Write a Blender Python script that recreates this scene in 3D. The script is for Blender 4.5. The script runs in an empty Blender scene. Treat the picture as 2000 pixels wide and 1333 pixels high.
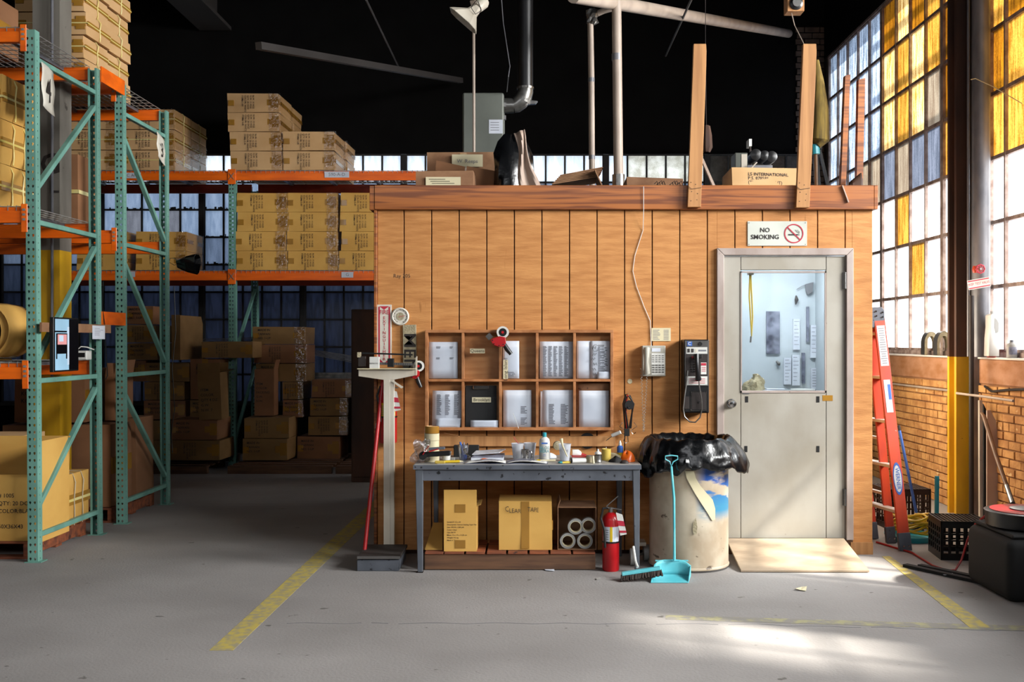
import bpy, bmesh, math, random
from mathutils import Vector, Matrix, noise as mn
random.seed(7)
R = random.uniform
# ------------------------------------------------------------------ camera, world, sun, window light, exposure
F, CX, CY, CZ = 2000.0, 1045.0, 667.0, 1.6
sc = bpy.context.scene
cd = bpy.data.cameras.new('camera'); cam = bpy.data.objects.new('camera', cd)
sc.collection.objects.link(cam); sc.camera = cam
cd.sensor_width = 36; cd.lens = 36; cd.shift_x = -0.0225; cd.clip_end = 100
cam.location = (0, 0, CZ); cam.rotation_euler = (math.pi/2, 0, 0)
sc.view_settings.view_transform = 'Standard'; sc.view_settings.look = 'None'
sc.view_settings.gamma = 1; sc.view_settings.use_curve_mapping = False
sc.view_settings.exposure = 0.05
wd = bpy.data.worlds.new('sky'); sc.world = wd; wd.use_nodes = True
bg = wd.node_tree.nodes['Background']; bg.inputs[0].default_value = (0.84, 0.92, 1.0, 1); bg.inputs[1].default_value = 1.9
def lamp(name, kind, energy, col, loc, aim, size=(1, 1), angle=None):
    l = bpy.data.lights.new(name, kind); l.energy = energy; l.color = col
    o = bpy.data.objects.new(name, l); sc.collection.objects.link(o)
    o.location = loc; d = Vector(aim) - Vector(loc)
    o.rotation_euler = d.to_track_quat('-Z', 'Y').to_euler()
    if kind == 'AREA': l.shape = 'RECTANGLE'; l.size, l.size_y = size
    if angle is not None: l.angle = angle
    return o
SUN = Vector((1, -0.47, 1.02))
lamp('sun', 'SUN', 16.0, (1.0, 0.93, 0.82), (20, -9, 20), Vector((20, -9, 20)) - SUN, angle=math.radians(2.2))
# daylight entering by the tall windows of the right wall nearer than the frame; front fill and office side lamp are added
lamp('sky_at_right_windows', 'AREA', 2500, (1.0, 0.985, 0.97), (8.3, 4.0, 4.9), (0, 6.5, 1.3), (3.2, 2.4))
lamp('sky_at_nearer_right_windows', 'AREA', 1350, (1.0, 0.985, 0.97), (8.3, -0.6, 4.9), (-2.0, 5.5, 0.6), (3.2, 2.4))
lamp('added_front_fill', 'AREA', 110, (1.0, 0.97, 0.95), (-1.5, -3.9, 5.2), (-1.5, 6, 1.2), (9.0, 1.8))  # added unseen fill from high behind the camera
lamp('office_ceiling_lamp', 'AREA', 30, (0.90, 0.96, 1.0), (1.9, 8.2, 2.46), (1.9, 8.25, 0), (0.9, 0.3))
lamp('added_brick_fill', 'AREA', 72, (1.0, 0.86, 0.66), (2.60, 9.7, 1.55), (4, 9.7, 1.0), (1.9, 1.1))  # added warm lamp behind the office, brightens the brick wall
# ------------------------------------------------------------------ helpers
def PX(px, y): return (px - CX) * y / F
def PZ(py, y): return CZ + (CY - py) * y / F
def PP(px, py, y): return Vector((PX(px, y), y, PZ(py, y)))
def hexc(h):
    h = h.lstrip('#'); o = []
    for i in (0, 2, 4):
        v = int(h[i:i+2], 16) / 255
        o.append(v / 12.92 if v <= 0.04045 else ((v + 0.055) / 1.055) ** 2.4)
    return (*o, 1)
MATS = {}
def mat(name, col, rough=0.6, metal=0.0, col2=None, scale=(3, 3, 3), amt=0.5, lo=0.35, hi=0.65, bump=0, bscale=None, spec=0.5, emis=0, coat=0, detail=5, speck=None, distort=0):
    m = bpy.data.materials.new(name); m.use_nodes = True; MATS[name] = m
    nt = m.node_tree; N, L = nt.nodes, nt.links; b = N['Principled BSDF']
    b.inputs['Roughness'].default_value = rough; b.inputs['Metallic'].default_value = metal
    b.inputs['Specular IOR Level'].default_value = spec; b.inputs['Coat Weight'].default_value = coat
    col = hexc(col) if isinstance(col, str) else col
    g = N.new('ShaderNodeNewGeometry')
    def noi(sc3, det=detail, dist=0):
        mp = N.new('ShaderNodeMapping'); mp.inputs['Scale'].default_value = sc3; L.new(g.outputs['Position'], mp.inputs[0])
        n = N.new('ShaderNodeTexNoise'); n.inputs['Scale'].default_value = 1; n.inputs['Detail'].default_value = det
        n.inputs['Distortion'].default_value = dist; L.new(mp.outputs[0], n.inputs['Vector']); return n.outputs['Fac']
    out = None
    if col2 is None:
        c3 = [min(1, c * 1.0) for c in col[:3]]; col2 = (*[c * (1 - 0.35 * amt) for c in c3], 1)
    else: col2 = hexc(col2) if isinstance(col2, str) else col2
    r = N.new('ShaderNodeMapRange'); r.inputs[1].default_value = lo; r.inputs[2].default_value = hi
    L.new(noi(scale, dist=distort), r.inputs[0])
    mx = N.new('ShaderNodeMix'); mx.data_type = 'RGBA'; mx.inputs[6].default_value = col; mx.inputs[7].default_value = col2
    L.new(r.outputs[0], mx.inputs[0]); out = mx.outputs[2]
    if speck:   # (colour, scale, threshold)
        r2 = N.new('ShaderNodeMapRange'); r2.inputs[1].default_value = speck[2]; r2.inputs[2].default_value = speck[2] + 0.04
        L.new(noi(speck[1] if isinstance(speck[1], tuple) else (speck[1],) * 3, 3), r2.inputs[0])
        m2 = N.new('ShaderNodeMix'); m2.data_type = 'RGBA'; L.new(out, m2.inputs[6]); m2.inputs[7].default_value = hexc(speck[0])
        L.new(r2.outputs[0], m2.inputs[0]); out = m2.outputs[2]
    L.new(out, b.inputs['Base Color'])
    if emis:
        L.new(out, b.inputs['Emission Color']); b.inputs['Emission Strength'].default_value = emis
    if bump:
        bp = N.new('ShaderNodeBump'); bp.inputs['Strength'].default_value = bump; bp.inputs['Distance'].default_value = 0.01
        L.new(noi(bscale or scale), bp.inputs['Height']); L.new(bp.outputs[0], b.inputs['Normal'])
    return m
def M(x): return MATS[x] if isinstance(x, str) else x

class MB:
    def __init__(s): s.v, s.f = [], []
    def add(s, vs, fs):
        n = len(s.v); s.v += [tuple(v) for v in vs]; s.f += [tuple(i + n for i in f) for f in fs]; return s
    def box(s, x0, x1, y0, y1, z0, z1):
        return s.add([(x0,y0,z0),(x1,y0,z0),(x1,y1,z0),(x0,y1,z0),(x0,y0,z1),(x1,y0,z1),(x1,y1,z1),(x0,y1,z1)],
              [(0,3,2,1),(4,5,6,7),(0,1,5,4),(1,2,6,5),(2,3,7,6),(3,0,4,7)])
    def bar(s, p0, p1, w, h, up=(0, 0, 1)):
        p0, p1 = Vector(p0), Vector(p1); d = (p1 - p0).normalized(); u = Vector(up)
        a = d.cross(u); a = (a if a.length > 1e-4 else d.cross(Vector((1, 0, 0)))).normalized(); b = a.cross(d).normalized()
        a *= w / 2; b *= h / 2
        return s.add([p0-a-b, p0+a-b, p0+a+b, p0-a+b, p1-a-b, p1+a-b, p1+a+b, p1-a+b],
              [(3,2,1,0),(4,5,6,7),(0,1,5,4),(1,2,6,5),(2,3,7,6),(3,0,4,7)])
    def tube(s, pts, r, n=8, closed=False, caps=True):
        pts = [Vector(p) for p in pts]; m = len(pts); rs = r if isinstance(r, (list, tuple)) else [r] * m
        prev = None; rings = []
        for i, p in enumerate(pts):
            if closed: t = pts[(i+1) % m] - pts[i-1]
            else: t = pts[min(i+1, m-1)] - pts[max(i-1, 0)]
            t.normalize()
            if prev is None:
                a = t.orthogonal().normalized()
            else:
                a = prev - t * prev.dot(t); a = a.normalized() if a.length > 1e-6 else t.orthogonal().normalized()
            prev = a; b = t.cross(a)
            rings.append([p + (a * math.cos(k*2*math.pi/n) + b * math.sin(k*2*math.pi/n)) * rs[i] for k in range(n)])
        vs = [v for rg in rings for v in rg]; fs = []
        for i in range(m if closed else m - 1):
            j = (i + 1) % m
            for k in range(n): fs.append((i*n+k, i*n+(k+1)%n, j*n+(k+1)%n, j*n+k))
        if caps and not closed: fs += [tuple(range(n))[::-1], tuple((m-1)*n+k for k in range(n))]
        return s.add(vs, fs)
    def cyl(s, p0, p1, r0, r1=None, n=16): return s.tube([p0, p1], [r0, r0 if r1 is None else r1], n)
    def lathe(s, prof, c=(0, 0, 0), n=24, ax='z', fn=None):
        vs, fs = [], []
        for (r, h) in prof:
            for k in range(n):
                t = 2 * math.pi * k / n; rr = r + (fn(t, h) if fn else 0)
                a, b = rr * math.cos(t), rr * math.sin(t)
                q = (a, b, h) if ax == 'z' else ((a, h, b) if ax == 'y' else (h, a, b))
                vs.append((q[0]+c[0], q[1]+c[1], q[2]+c[2]))
        for i in range(len(prof) - 1):
            for k in range(n): fs.append((i*n+k, i*n+(k+1)%n, (i+1)*n+(k+1)%n, (i+1)*n+k))
        ring = prof[0] == prof[-1]
        if ring: pass
        elif prof[0][0] > 1e-4 and not fn: fs.append(tuple(range(n))[::-1])
        if not ring and prof[-1][0] > 1e-4 and not fn: fs.append(tuple((len(prof)-1)*n+k for k in range(n)))
        return s.add(vs, fs)
    def prism(s, pts, ext):
        n = len(pts); e = Vector(ext); vs = [Vector(p) for p in pts]; vs += [p + e for p in vs]
        fs = [tuple(range(n))[::-1], tuple(range(n, 2*n))] + [(i, (i+1)%n, n+(i+1)%n, n+i) for i in range(n)]
        return s.add(vs, fs)
    def quad(s, a, b, c, d): return s.add([a, b, c, d], [(0, 1, 2, 3)])
    def grid(s, fn, nu, nv):
        vs = [fn(i/nu, j/nv) for j in range(nv+1) for i in range(nu+1)]
        return s.add(vs, [(j*(nu+1)+i, j*(nu+1)+i+1, (j+1)*(nu+1)+i+1, (j+1)*(nu+1)+i) for j in range(nv) for i in range(nu)])
    def text(s, t, size, o, xd=(1, 0, 0), yd=(0, 0, 1), bold=0, align='CENTER', sx=1):
        vs, fs = text_geo(t, bold, align); o, xd, yd = Vector(o), Vector(xd), Vector(yd)
        return s.add([o + xd * (x * size * sx) + yd * (y * size) for x, y in vs], fs)
    def build(s, name, m, parent=None, bevel=0, smooth=False, label=None, seg=1, closed=True, solid=0):
        me = bpy.data.meshes.new(name); L = WL.get(parent.name, Vector()) if parent else Vector()
        me.from_pydata([(v[0]-L.x, v[1]-L.y, v[2]-L.z) for v in s.v], [], s.f)
        if closed or bevel:
            bm = bmesh.new(); bm.from_mesh(me)
            if closed: bmesh.ops.recalc_face_normals(bm, faces=bm.faces)
            if bevel:
                es = [e for e in bm.edges if len(e.link_faces) == 2 and e.calc_face_angle(0) > 0.6]
                bmesh.ops.bevel(bm, geom=es, offset=bevel, segments=seg, profile=0.5, affect='EDGES', clamp_overlap=True)
            bm.to_mesh(me); bm.free()
        if smooth:
            for p in me.polygons: p.use_smooth = True
            me.set_sharp_from_angle(angle=math.radians(38))
        me.materials.append(M(m))
        o = bpy.data.objects.new(name, me); sc.collection.objects.link(o)
        if parent: o.parent = parent; WL[o.name] = L
        else: WL[o.name] = Vector()
        if solid:
            md = o.modifiers.new('sheet', 'SOLIDIFY'); md.thickness = solid; md.offset = 0
        if label: o['label'] = label
        return o
WL = {}; TG = {}
def text_geo(t, bold, align):
    k = (t, bold, align)
    if k not in TG:
        cu = bpy.data.curves.new('t', 'FONT'); cu.body = t; cu.size = 1; cu.align_x = align; cu.align_y = 'CENTER'
        cu.offset = bold; cu.resolution_u = 2; o = bpy.data.objects.new('t', cu); sc.collection.objects.link(o)
        dg = bpy.context.evaluated_depsgraph_get(); me = o.evaluated_get(dg).to_mesh()
        TG[k] = ([(v.co.x, v.co.y) for v in me.vertices], [tuple(p.vertices) for p in me.polygons])
        o.evaluated_get(dg).to_mesh_clear(); bpy.data.objects.remove(o); bpy.data.curves.remove(cu)
    return TG[k]
def tag(o, label, cat, group=None, kind=None):
    if label: o['label'] = label
    if cat: o['category'] = cat
    if group: o['group'] = group
    if kind: o['kind'] = kind
    return o
def thing(name, label, cat, loc=(0, 0, 0), group=None, kind=None):
    o = bpy.data.objects.new(name, None); sc.collection.objects.link(o); o.location = loc
    o.empty_display_size = 0.1; WL[o.name] = Vector(loc); return tag(o, label, cat, group, kind)
def struct(name, loc=(0, 0, 0)): return thing(name, None, None, loc, kind='structure')
def S(o): o['kind'] = 'stuff'; return o
def copy_tree(root, loc, label=None, rz=None):
    r = root.copy(); sc.collection.objects.link(r); r.location = loc; WL[r.name] = Vector(loc)
    if rz is not None: r.rotation_euler = (0, 0, rz)
    if label: r['label'] = label
    for ch in root.children:
        c = ch.copy(); sc.collection.objects.link(c); c.parent = r; WL[c.name] = Vector(loc)
        for g in ch.children:
            d = g.copy(); sc.collection.objects.link(d); d.parent = c
    return r
# ------------------------------------------------------------------ materials
mat('concrete', '#979391', 0.78, col2='#827e7c', scale=(0.7, 0.9, 1), bump=0.25, bscale=(60, 60, 60), speck=('#5a5653', (9, 11, 9), 0.70))
mat('stripe_yellow', '#b5a250', 0.8, col2='#958d72', scale=(22, 22, 22), lo=0.42, hi=0.62)
mat('stripe_faint', '#9d9874', 0.85, col2='#84807a', scale=(14, 14, 14), lo=0.40, hi=0.55)
mat('black_roof', '#050505', 0.95, spec=0.1)
mat('dark_wall', '#0b0a0a', 0.9, col2='#070606', spec=0.1)
mat('dim_steel', '#2b2624', 0.7)
mat('office_wood', '#be844a', 0.72, col2='#a66c36', scale=(5, 5, 34), lo=0.36, hi=0.70, bump=0.25, bscale=(24, 24, 170), speck=('#9a6430', (30, 30, 3.0), 0.72))
mat('groove', '#3a1c0c', 0.9)
mat('fascia_wood', '#9c5a24', 0.55, col2='#6c3610', scale=(1.1, 4, 26), lo=0.42, hi=0.60, detail=2, distort=1.2, coat=0.1)
mat('pine', '#b07e4c', 0.65, col2='#98683c', scale=(26, 26, 1.6), lo=0.40, hi=0.66, speck=('#6d4020', (16, 16, 7), 0.76))
mat('cubby_wood', '#a97043', 0.6, col2='#8c5528', scale=(14, 14, 14), lo=0.4, hi=0.66)
mat('cubby_back', '#b07a48', 0.65, col2='#9c6636', scale=(4, 4, 30))
mat('door_paint', '#a5a096', 0.5, col2='#948d80', scale=(3, 3, 2), speck=('#6f675c', (13, 13, 9), 0.74))
mat('frame_paint', '#a99b94', 0.5, col2='#94847c', scale=(7, 7, 3), speck=('#776a62', (20, 20, 12), 0.74))
mat('ply', '#a8957e', 0.7, col2='#8c7a66', scale=(4, 9, 3))
mat('brick', '#bd8d54', 0.88, col2='#9c6c3c', scale=(5, 5, 7), lo=0.38, hi=0.62, bump=0.5, bscale=(40, 40, 40), speck=('#c9a878', 9, 0.66))
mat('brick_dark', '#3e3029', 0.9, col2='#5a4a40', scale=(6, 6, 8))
mat('mortar', '#8b6340', 0.95, col2='#6f4a2c', bump=0.5, bscale=(50, 50, 50))
mat('mortar_dark', '#241c18', 0.95)
mat('parging', '#8d5e38', 0.85, col2='#a4785a', scale=(4, 4, 9), bump=0.3, bscale=(30, 30, 30))
mat('sill_paint', '#cfc8c2', 0.7)
mat('muntin', '#77625a', 0.7, col2='#a3928a', scale=(12, 12, 12))
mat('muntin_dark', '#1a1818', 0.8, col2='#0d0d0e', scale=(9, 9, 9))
mat('column_brown', '#4a2b18', 0.7, col2='#2e1a10', scale=(4, 4, 1.5))
mat('safety_yellow', '#c99a10', 0.55, col2='#b0840c', scale=(6, 6, 2), speck=('#5b4310', 26, 0.74))
mat('column_concrete', '#6d6860', 0.85, col2='#5a554e', scale=(5, 5, 1.5), speck=('#3a342e', 7, 0.70))
mat('pipe_grey', '#77767a', 0.45, metal=0.3, col2='#5f6066', scale=(9, 9, 4))
mat('pipe_dark', '#2c2422', 0.6, metal=0.3)
mat('rack_green', '#6f9f92', 0.45, col2='#5a8478', scale=(5, 5, 2), speck=('#8a877a', 24, 0.75))
mat('rack_orange', '#ef6c0a', 0.4, col2='#d25708', scale=(2, 6, 14), speck=('#7a3a18', 22, 0.76))
mat('rack_red', '#8e2b10', 0.5, col2='#6a200c')
mat('wire', '#a8a6a2', 0.4, metal=0.6)
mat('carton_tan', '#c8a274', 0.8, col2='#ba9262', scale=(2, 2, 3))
mat('carton_shade', '#8a6a40', 0.85, col2='#785a32', scale=(2, 2, 3))  # heap cardboard darkened: shade at the back put into its colour
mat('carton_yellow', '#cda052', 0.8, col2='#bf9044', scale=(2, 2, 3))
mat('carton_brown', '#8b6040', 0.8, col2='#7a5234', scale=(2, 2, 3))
mat('carton_old', '#8f6a4c', 0.85, col2='#6e4a30', scale=(4, 4, 6), speck=('#4a2f1e', 14, 0.70))
mat('carton_inside', '#6d4a2c', 0.85)
mat('tape', '#a0742c', 0.25, col2='#8d6424', coat=0.3)
mat('ink', '#2a2320', 0.7)
mat('ink_soft', '#74757c', 0.8)
mat('strap', '#c9b25a', 0.45, col2='#d8cf9a')
mat('twine', '#b6ab92', 0.8)
mat('paper', '#c9cdd6', 0.7, col2='#b9bec9', scale=(6, 6, 6))
mat('paper_cream', '#cfc4a2', 0.7)
mat('white_plastic', '#d0cfca', 0.45)
mat('white_metal', '#c6bfb2', 0.4, col2='#b2a898', scale=(5, 5, 2), speck=('#7a6e60', 22, 0.75))
mat('ivory_pipe', '#a8988a', 0.5, col2='#95867a', scale=(6, 6, 3))
mat('black_plastic', '#0e0e10', 0.35)
mat('black_matte', '#0b0b0c', 0.8)
mat('bag_black', '#0a0b0d', 0.22, spec=0.6, bump=0.6, bscale=(14, 14, 9))
mat('table_grey', '#5b5f68', 0.4, col2='#464a52', scale=(4, 4, 4), speck=('#15161a', 24, 0.64))
mat('table_top', '#9b9a98', 0.45, col2='#85827e', scale=(3, 8, 3), speck=('#4b4744', 14, 0.72))
mat('leg_grey', '#5f646c', 0.4, col2='#4a4e56', scale=(9, 9, 4), speck=('#1d1e22', 30, 0.72))
mat('chrome', '#b8b6b4', 0.18, metal=1)
mat('steel', '#8e8c8a', 0.35, metal=0.9, col2='#6f6d6b')
mat('galv', '#8c8b88', 0.3, metal=0.85, col2='#6c6a67', scale=(16, 16, 16))
mat('red_gloss', '#a80e16', 0.35)
mat('red_matte', '#a3161c', 0.5)
mat('sign_red', '#b02038', 0.5)
mat('sign_white', '#cfc9bd', 0.5, col2='#bfb9ac')
mat('sign_pale', '#c4c6bc', 0.4)
mat('orange_fibre', '#c2401c', 0.4, col2='#a83a26', scale=(10, 10, 3), speck=('#d8a090', 16, 0.72))
mat('cabinet_grey', '#62665f', 0.5)
mat('blue', '#2f5fae', 0.5)
mat('teal', '#2a93a0', 0.4)
mat('pan_teal', '#4fb0bd', 0.4, col2='#6cc0ca', scale=(8, 8, 8))
mat('bristle', '#3a2e28', 0.9, col2='#241c18', scale=(60, 60, 60))
mat('yellow_plastic', '#c8a818', 0.4)
mat('orange_plastic', '#c8560f', 0.35)
mat('wax', '#c3a848', 0.5)
mat('grey_plastic', '#8f8f8c', 0.5)
mat('phone_beige', '#a7a397', 0.5)
mat('key_grey', '#5f5e5a', 0.5)
mat('photo_dark', '#2e3040', 0.5, col2='#8a8ea0', scale=(9, 9, 9))
mat('magazine', '#a9abb2', 0.35, col2='#d0d2d8', scale=(16, 16, 4))
mat('cloth_beige', '#a49a80', 0.95, col2='#8d8268', scale=(26, 26, 26), bump=0.5, bscale=(90, 90, 90))
mat('office_inner', '#b4bcc2', 0.8)
mat('old_wood', '#6b4a32', 0.8, col2='#4b3222', scale=(3, 26, 26))
mat('pallet_red', '#8a4a28', 0.8, col2='#5c3020', scale=(4, 20, 20), speck=('#3a2018', 13, 0.66))
mat('handle_wood', '#7d5a3a', 0.5, col2='#62432a', scale=(14, 14, 3))
mat('broom_yellow', '#7a6426', 0.9, col2='#4c3c16', scale=(40, 40, 3))
mat('beige_board', '#b09c8e', 0.6, col2='#a08a7c')
mat('screen_blue', '#8fb4cc', 0.4, emis=0.35)
mat('screen_pale', '#b8c8d8', 0.4, emis=0.4)
mat('screen_pink', '#c98a8a', 0.4, emis=0.5)
mat('screen_black', '#08080b', 0.2)
mat('clear_gloss', '#ffffff', 0.1)
def shader(name, build):
    m = bpy.data.materials.new(name); m.use_nodes = True; MATS[name] = m; nt = m.node_tree
    N, L = nt.nodes, nt.links; N.remove(N['Principled BSDF']); L.new(build(N, L), N['Material Output'].inputs[0]); return m
def mixsh(N, L, a, b, fac):
    x = N.new('ShaderNodeMixShader')
    if isinstance(fac, (int, float)): x.inputs[0].default_value = fac
    else: L.new(fac, x.inputs[0])
    L.new(a, x.inputs[1]); L.new(b, x.inputs[2]); return x.outputs[0]
def glossy(N, rough, col=(1, 1, 1, 1)):
    g = N.new('ShaderNodeBsdfGlossy'); g.inputs['Roughness'].default_value = rough; g.inputs[0].default_value = col; return g
def clear(name, tint, g=0.08, rough=0.05, bump=None):
    def b(N, L):
        t = N.new('ShaderNodeBsdfTransparent'); t.inputs[0].default_value = (*tint, 1); q = glossy(N, rough)
        if bump:
            n = N.new('ShaderNodeTexNoise'); n.inputs['Scale'].default_value = bump; ge = N.new('ShaderNodeNewGeometry')
            L.new(ge.outputs['Position'], n.inputs['Vector']); bp = N.new('ShaderNodeBump'); bp.inputs['Distance'].default_value = 0.02
            L.new(n.outputs[0], bp.inputs['Height']); L.new(bp.outputs[0], q.inputs['Normal'])
        return mixsh(N, L, t.outputs[0], q.outputs[0], g)
    return shader(name, b)
clear('glass', (0.95, 0.97, 0.97), 0.02)
clear('clear_strip', (0.96, 0.97, 0.98), 0.005, 0.3)
clear('wrap', (0.90, 0.88, 0.84), 0.16, 0.12, bump=26)
clear('cup_clear', (0.74, 0.76, 0.80), 0.22, 0.15)
clear('bubble_plastic', (0.78, 0.76, 0.76), 0.28, 0.15, bump=60)
def cupmat(N, L):
    t = N.new('ShaderNodeBsdfTransparent'); t.inputs[0].default_value = (.9, .92, .95, 1); d = N.new('ShaderNodeBsdfDiffuse'); d.inputs[0].default_value = (.62, .64, .68, 1)
    return mixsh(N, L, mixsh(N, L, t.outputs[0], d.outputs[0], .45), glossy(N, .2).outputs[0], .06)
shader('cup_cloudy', cupmat)
def pane(name, c1, c2, scale=(40, 3, 3), lo=0.35, hi=0.65, streak=None):
    """tinted glass, some of it dirty or painted: daylight scattered through it"""
    def b(N, L):
        ge = N.new('ShaderNodeNewGeometry'); fac = []
        for s_, d in ((scale, 6), ((90, 90, 90), 3)):
            mp = N.new('ShaderNodeMapping'); mp.inputs['Scale'].default_value = s_; L.new(ge.outputs['Position'], mp.inputs[0])
            n = N.new('ShaderNodeTexNoise'); n.inputs['Scale'].default_value = 1; n.inputs['Detail'].default_value = d; L.new(mp.outputs[0], n.inputs['Vector']); fac.append(n.outputs[0])
        ad = N.new('ShaderNodeMath'); ad.operation = 'MULTIPLY_ADD'; L.new(fac[1], ad.inputs[0]); ad.inputs[1].default_value = 0.5; L.new(fac[0], ad.inputs[2])
        r = N.new('ShaderNodeMapRange'); r.inputs[1].default_value = lo + 0.25; r.inputs[2].default_value = hi + 0.25; L.new(ad.outputs[0], r.inputs[0])
        mx = N.new('ShaderNodeMix'); mx.data_type = 'RGBA'; mx.inputs[6].default_value = hexc(c1); mx.inputs[7].default_value = hexc(c2); L.new(r.outputs[0], mx.inputs[0])
        t = N.new('ShaderNodeBsdfTranslucent'); L.new(mx.outputs[2], t.inputs[0])
        return mixsh(N, L, t.outputs[0], glossy(N, 0.3).outputs[0], 0.04)
    return shader(name, b)
V = (3, 24, 3)
pane('pane_white', '#ffffff', '#f2f4f8', V)
pane('pane_amber', '#9c7230', '#62400e', V)
pane('pane_amber_dark', '#754c0e', '#462806', V)
pane('pane_amber_light', '#c8ae78', '#8a6024', V)
pane('pane_tan', '#6e665a', '#54493e', V)
pane('pane_blue', '#8c9aae', '#404c5c', V)
pane('pane_grey', '#4e5462', '#343a46', V)
H = (24, 3, 5)
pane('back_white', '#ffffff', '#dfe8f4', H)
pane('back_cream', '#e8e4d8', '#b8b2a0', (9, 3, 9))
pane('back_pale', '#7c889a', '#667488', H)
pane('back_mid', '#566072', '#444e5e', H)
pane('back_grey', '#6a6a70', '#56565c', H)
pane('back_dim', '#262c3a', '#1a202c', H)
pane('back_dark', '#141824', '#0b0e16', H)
# ------------------------------------------------------------------ the setting
def slab(name, m, *a, parent=None):
    o = MB().box(*a).build(name, m, parent)
    if not parent: o['kind'] = 'structure'
    return o
W = 7.69                                     # front plane of the office wall, 260 px per metre
slab('floor', 'concrete', -12, 4.4, -4.2, 14.8, -0.2, 0)
slab('ceiling', 'black_roof', -12.2, 4.6, -4.3, 14.9, 6.8, 7.0)
slab('wall_left', 'dark_wall', -12.2, -12, -4.2, 14.8, 0, 6.8)
wf = struct('wall_front')
for a in ((-12, 4.4, 0, 4.2), (-12, 4.4, 6.2, 6.8), (-12, -6.2, 4.2, 6.2), (3.2, 4.4, 4.2, 6.2)):  # high opening shaped for the added front fill
    MB().box(a[0], a[1], -4.2, -4.0, a[2], a[3]).build('panel', 'dark_wall', wf)
wb = struct('wall_back')
MB().box(-12, 4.4, 14.55, 14.75, 0, 0.72).build('lower_wall', 'dark_wall', wb)
MB().box(-12, 4.4, 14.55, 14.75, 4.26, 6.8).build('upper_wall', 'dark_wall', wb)
MB().box(-12, PX(1, 14.5), 14.55, 14.75, 0.72, 4.26).build('side_wall', 'dark_wall', wb)
MB().box(PX(1384, 14.5), 4.4, 14.55, 14.75, 0.72, 4.26).build('pier', 'mortar_dark', wb)
m = MB()
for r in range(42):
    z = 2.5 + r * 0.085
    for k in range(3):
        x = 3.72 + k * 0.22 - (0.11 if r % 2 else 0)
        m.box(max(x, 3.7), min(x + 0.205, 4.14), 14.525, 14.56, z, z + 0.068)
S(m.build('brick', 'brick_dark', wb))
# right wall: brick below, parging, sill
wr = struct('wall_right')
MB().box(4.012, 4.4, -4.2, 14.75, 0, 1.40).build('mortar_bed', 'mortar', wr)
MB().box(4.0, 4.4, -4.2, 14.75, 1.215, 1.44).build('parging', 'parging', wr, bevel=0.01)
MB().box(3.985, 4.4, -4.2, 14.75, 1.44, 1.455).build('sill', 'sill_paint', wr)
MB().box(4.1, 4.4, -4.2, 14.75, 5.6, 6.8).build('upper_wall', 'dark_wall', wr)
for a, b in ((9.28, 10.06), (4.42, 5.06), (0.0, 0.5), (-4.2, -3.6), (14.42, 14.75)):
    MB().box(4.1, 4.4, a, b, 1.455, 5.6).build('pier', 'mortar_dark', wr)
bb = MB(); bricks = []; nb = 0; master = {}
for r in range(16):
    z = 0.004 + r * 0.0757; y = 8.32 - (0.11 if r % 2 else 0) + R(-.01, .01)
    while y < 12.5:
        hdr = (r % 6 == 5); L_ = 0.098 if hdr else 0.205
        if nb < 300 and not hdr:
            k = nb % 9
            if k not in master:
                q = MB().box(0, 0.02 + 0.004 * (k % 3), 0, L_ + R(-.012, .004), 0, 0.066 + R(-.004, .002))
                o = q.build('brick', 'brick', wr, bevel=0.004); master[k] = o
            else:
                o = master[k].copy(); sc.collection.objects.link(o)
            o.location = (3.997 - 0.002 * (k % 4), y, z); nb += 1
        else: bb.box(3.998 + R(-.003, .003), 4.02, y, y + L_, z, z + 0.066)
        y += L_ + 0.011
S(bb.build('brick', 'brick', wr))
# steel sash windows of the right wall
rows = [5.57 - 0.58 * k for k in range(8)]
def window_right(name, ys, thick, colour, x=4.15):
    w = struct(name); fm = MB()
    for i, y in enumerate(ys):
        t = 0.035 if i in thick else 0.013
        fm.box(x - 0.03, x + 0.02, y - t, y + t, rows[-1], rows[0])
    for z in rows: fm.box(x - 0.022, x + 0.018, ys[-1], ys[0], z - 0.017, z + 0.017)
    fm.box(x - 0.04, x + 0.03, ys[-1], ys[0], rows[-1] - 0.06, rows[-1] - 0.01).box(x - 0.04, x + 0.03, ys[-1], ys[0], rows[0], rows[0] + 0.05)
    fm.build('muntin', 'muntin', w)
    for i in range(len(ys) - 1):
        for r in range(7):
            c = colour(i, r, ys[i])
            MB().box(x, x + 0.001, ys[i+1], ys[i], rows[r+1], rows[r]).quad((x, ys[i], 0), (x, ys[i], 0), (x, ys[i], 0), (x, ys[i], 0)) if False else None
            MB().quad((x, ys[i+1], rows[r+1]), (x, ys[i], rows[r+1]), (x, ys[i], rows[r]), (x, ys[i+1], rows[r])).build('pane', c, w, closed=False)
    return w
UA = [14.40, 13.97, 13.54, 13.10, 12.66, 12.20]; UB = [11.72, 11.28, 10.83, 10.38]; UC = [9.98]
tab = {0: 'bbbbb', 1: 'bbbbb', 2: 'bbbbb', 3: 'bbbtg'}
def col1(i, r, y):
    if i < 5: return {'b': 'pane_blue', 't': 'pane_tan', 'g': 'pane_tan'}[tab[r][i]] if r < 4 else 'pane_white'
    T = {0: 'DLDA', 1: 'LALA', 2: 'LALT', 3: 'GTGG', 4: 'WAWW', 5: 'WWAW', 6: 'WWWW'}
    if i < 9: return {'D': 'pane_amber_dark', 'L': 'pane_amber_light', 'A': 'pane_amber', 'T': 'pane_tan', 'G': 'pane_grey', 'W': 'pane_white'}[T[r][i-5]]
    return ('pane_amber', 'pane_amber_dark', 'pane_amber_dark', 'pane_amber')[r] if r < 4 else 'pane_white'
window_right('window_1', UA + UB + UC, (0, 5, 9), col1)
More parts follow.
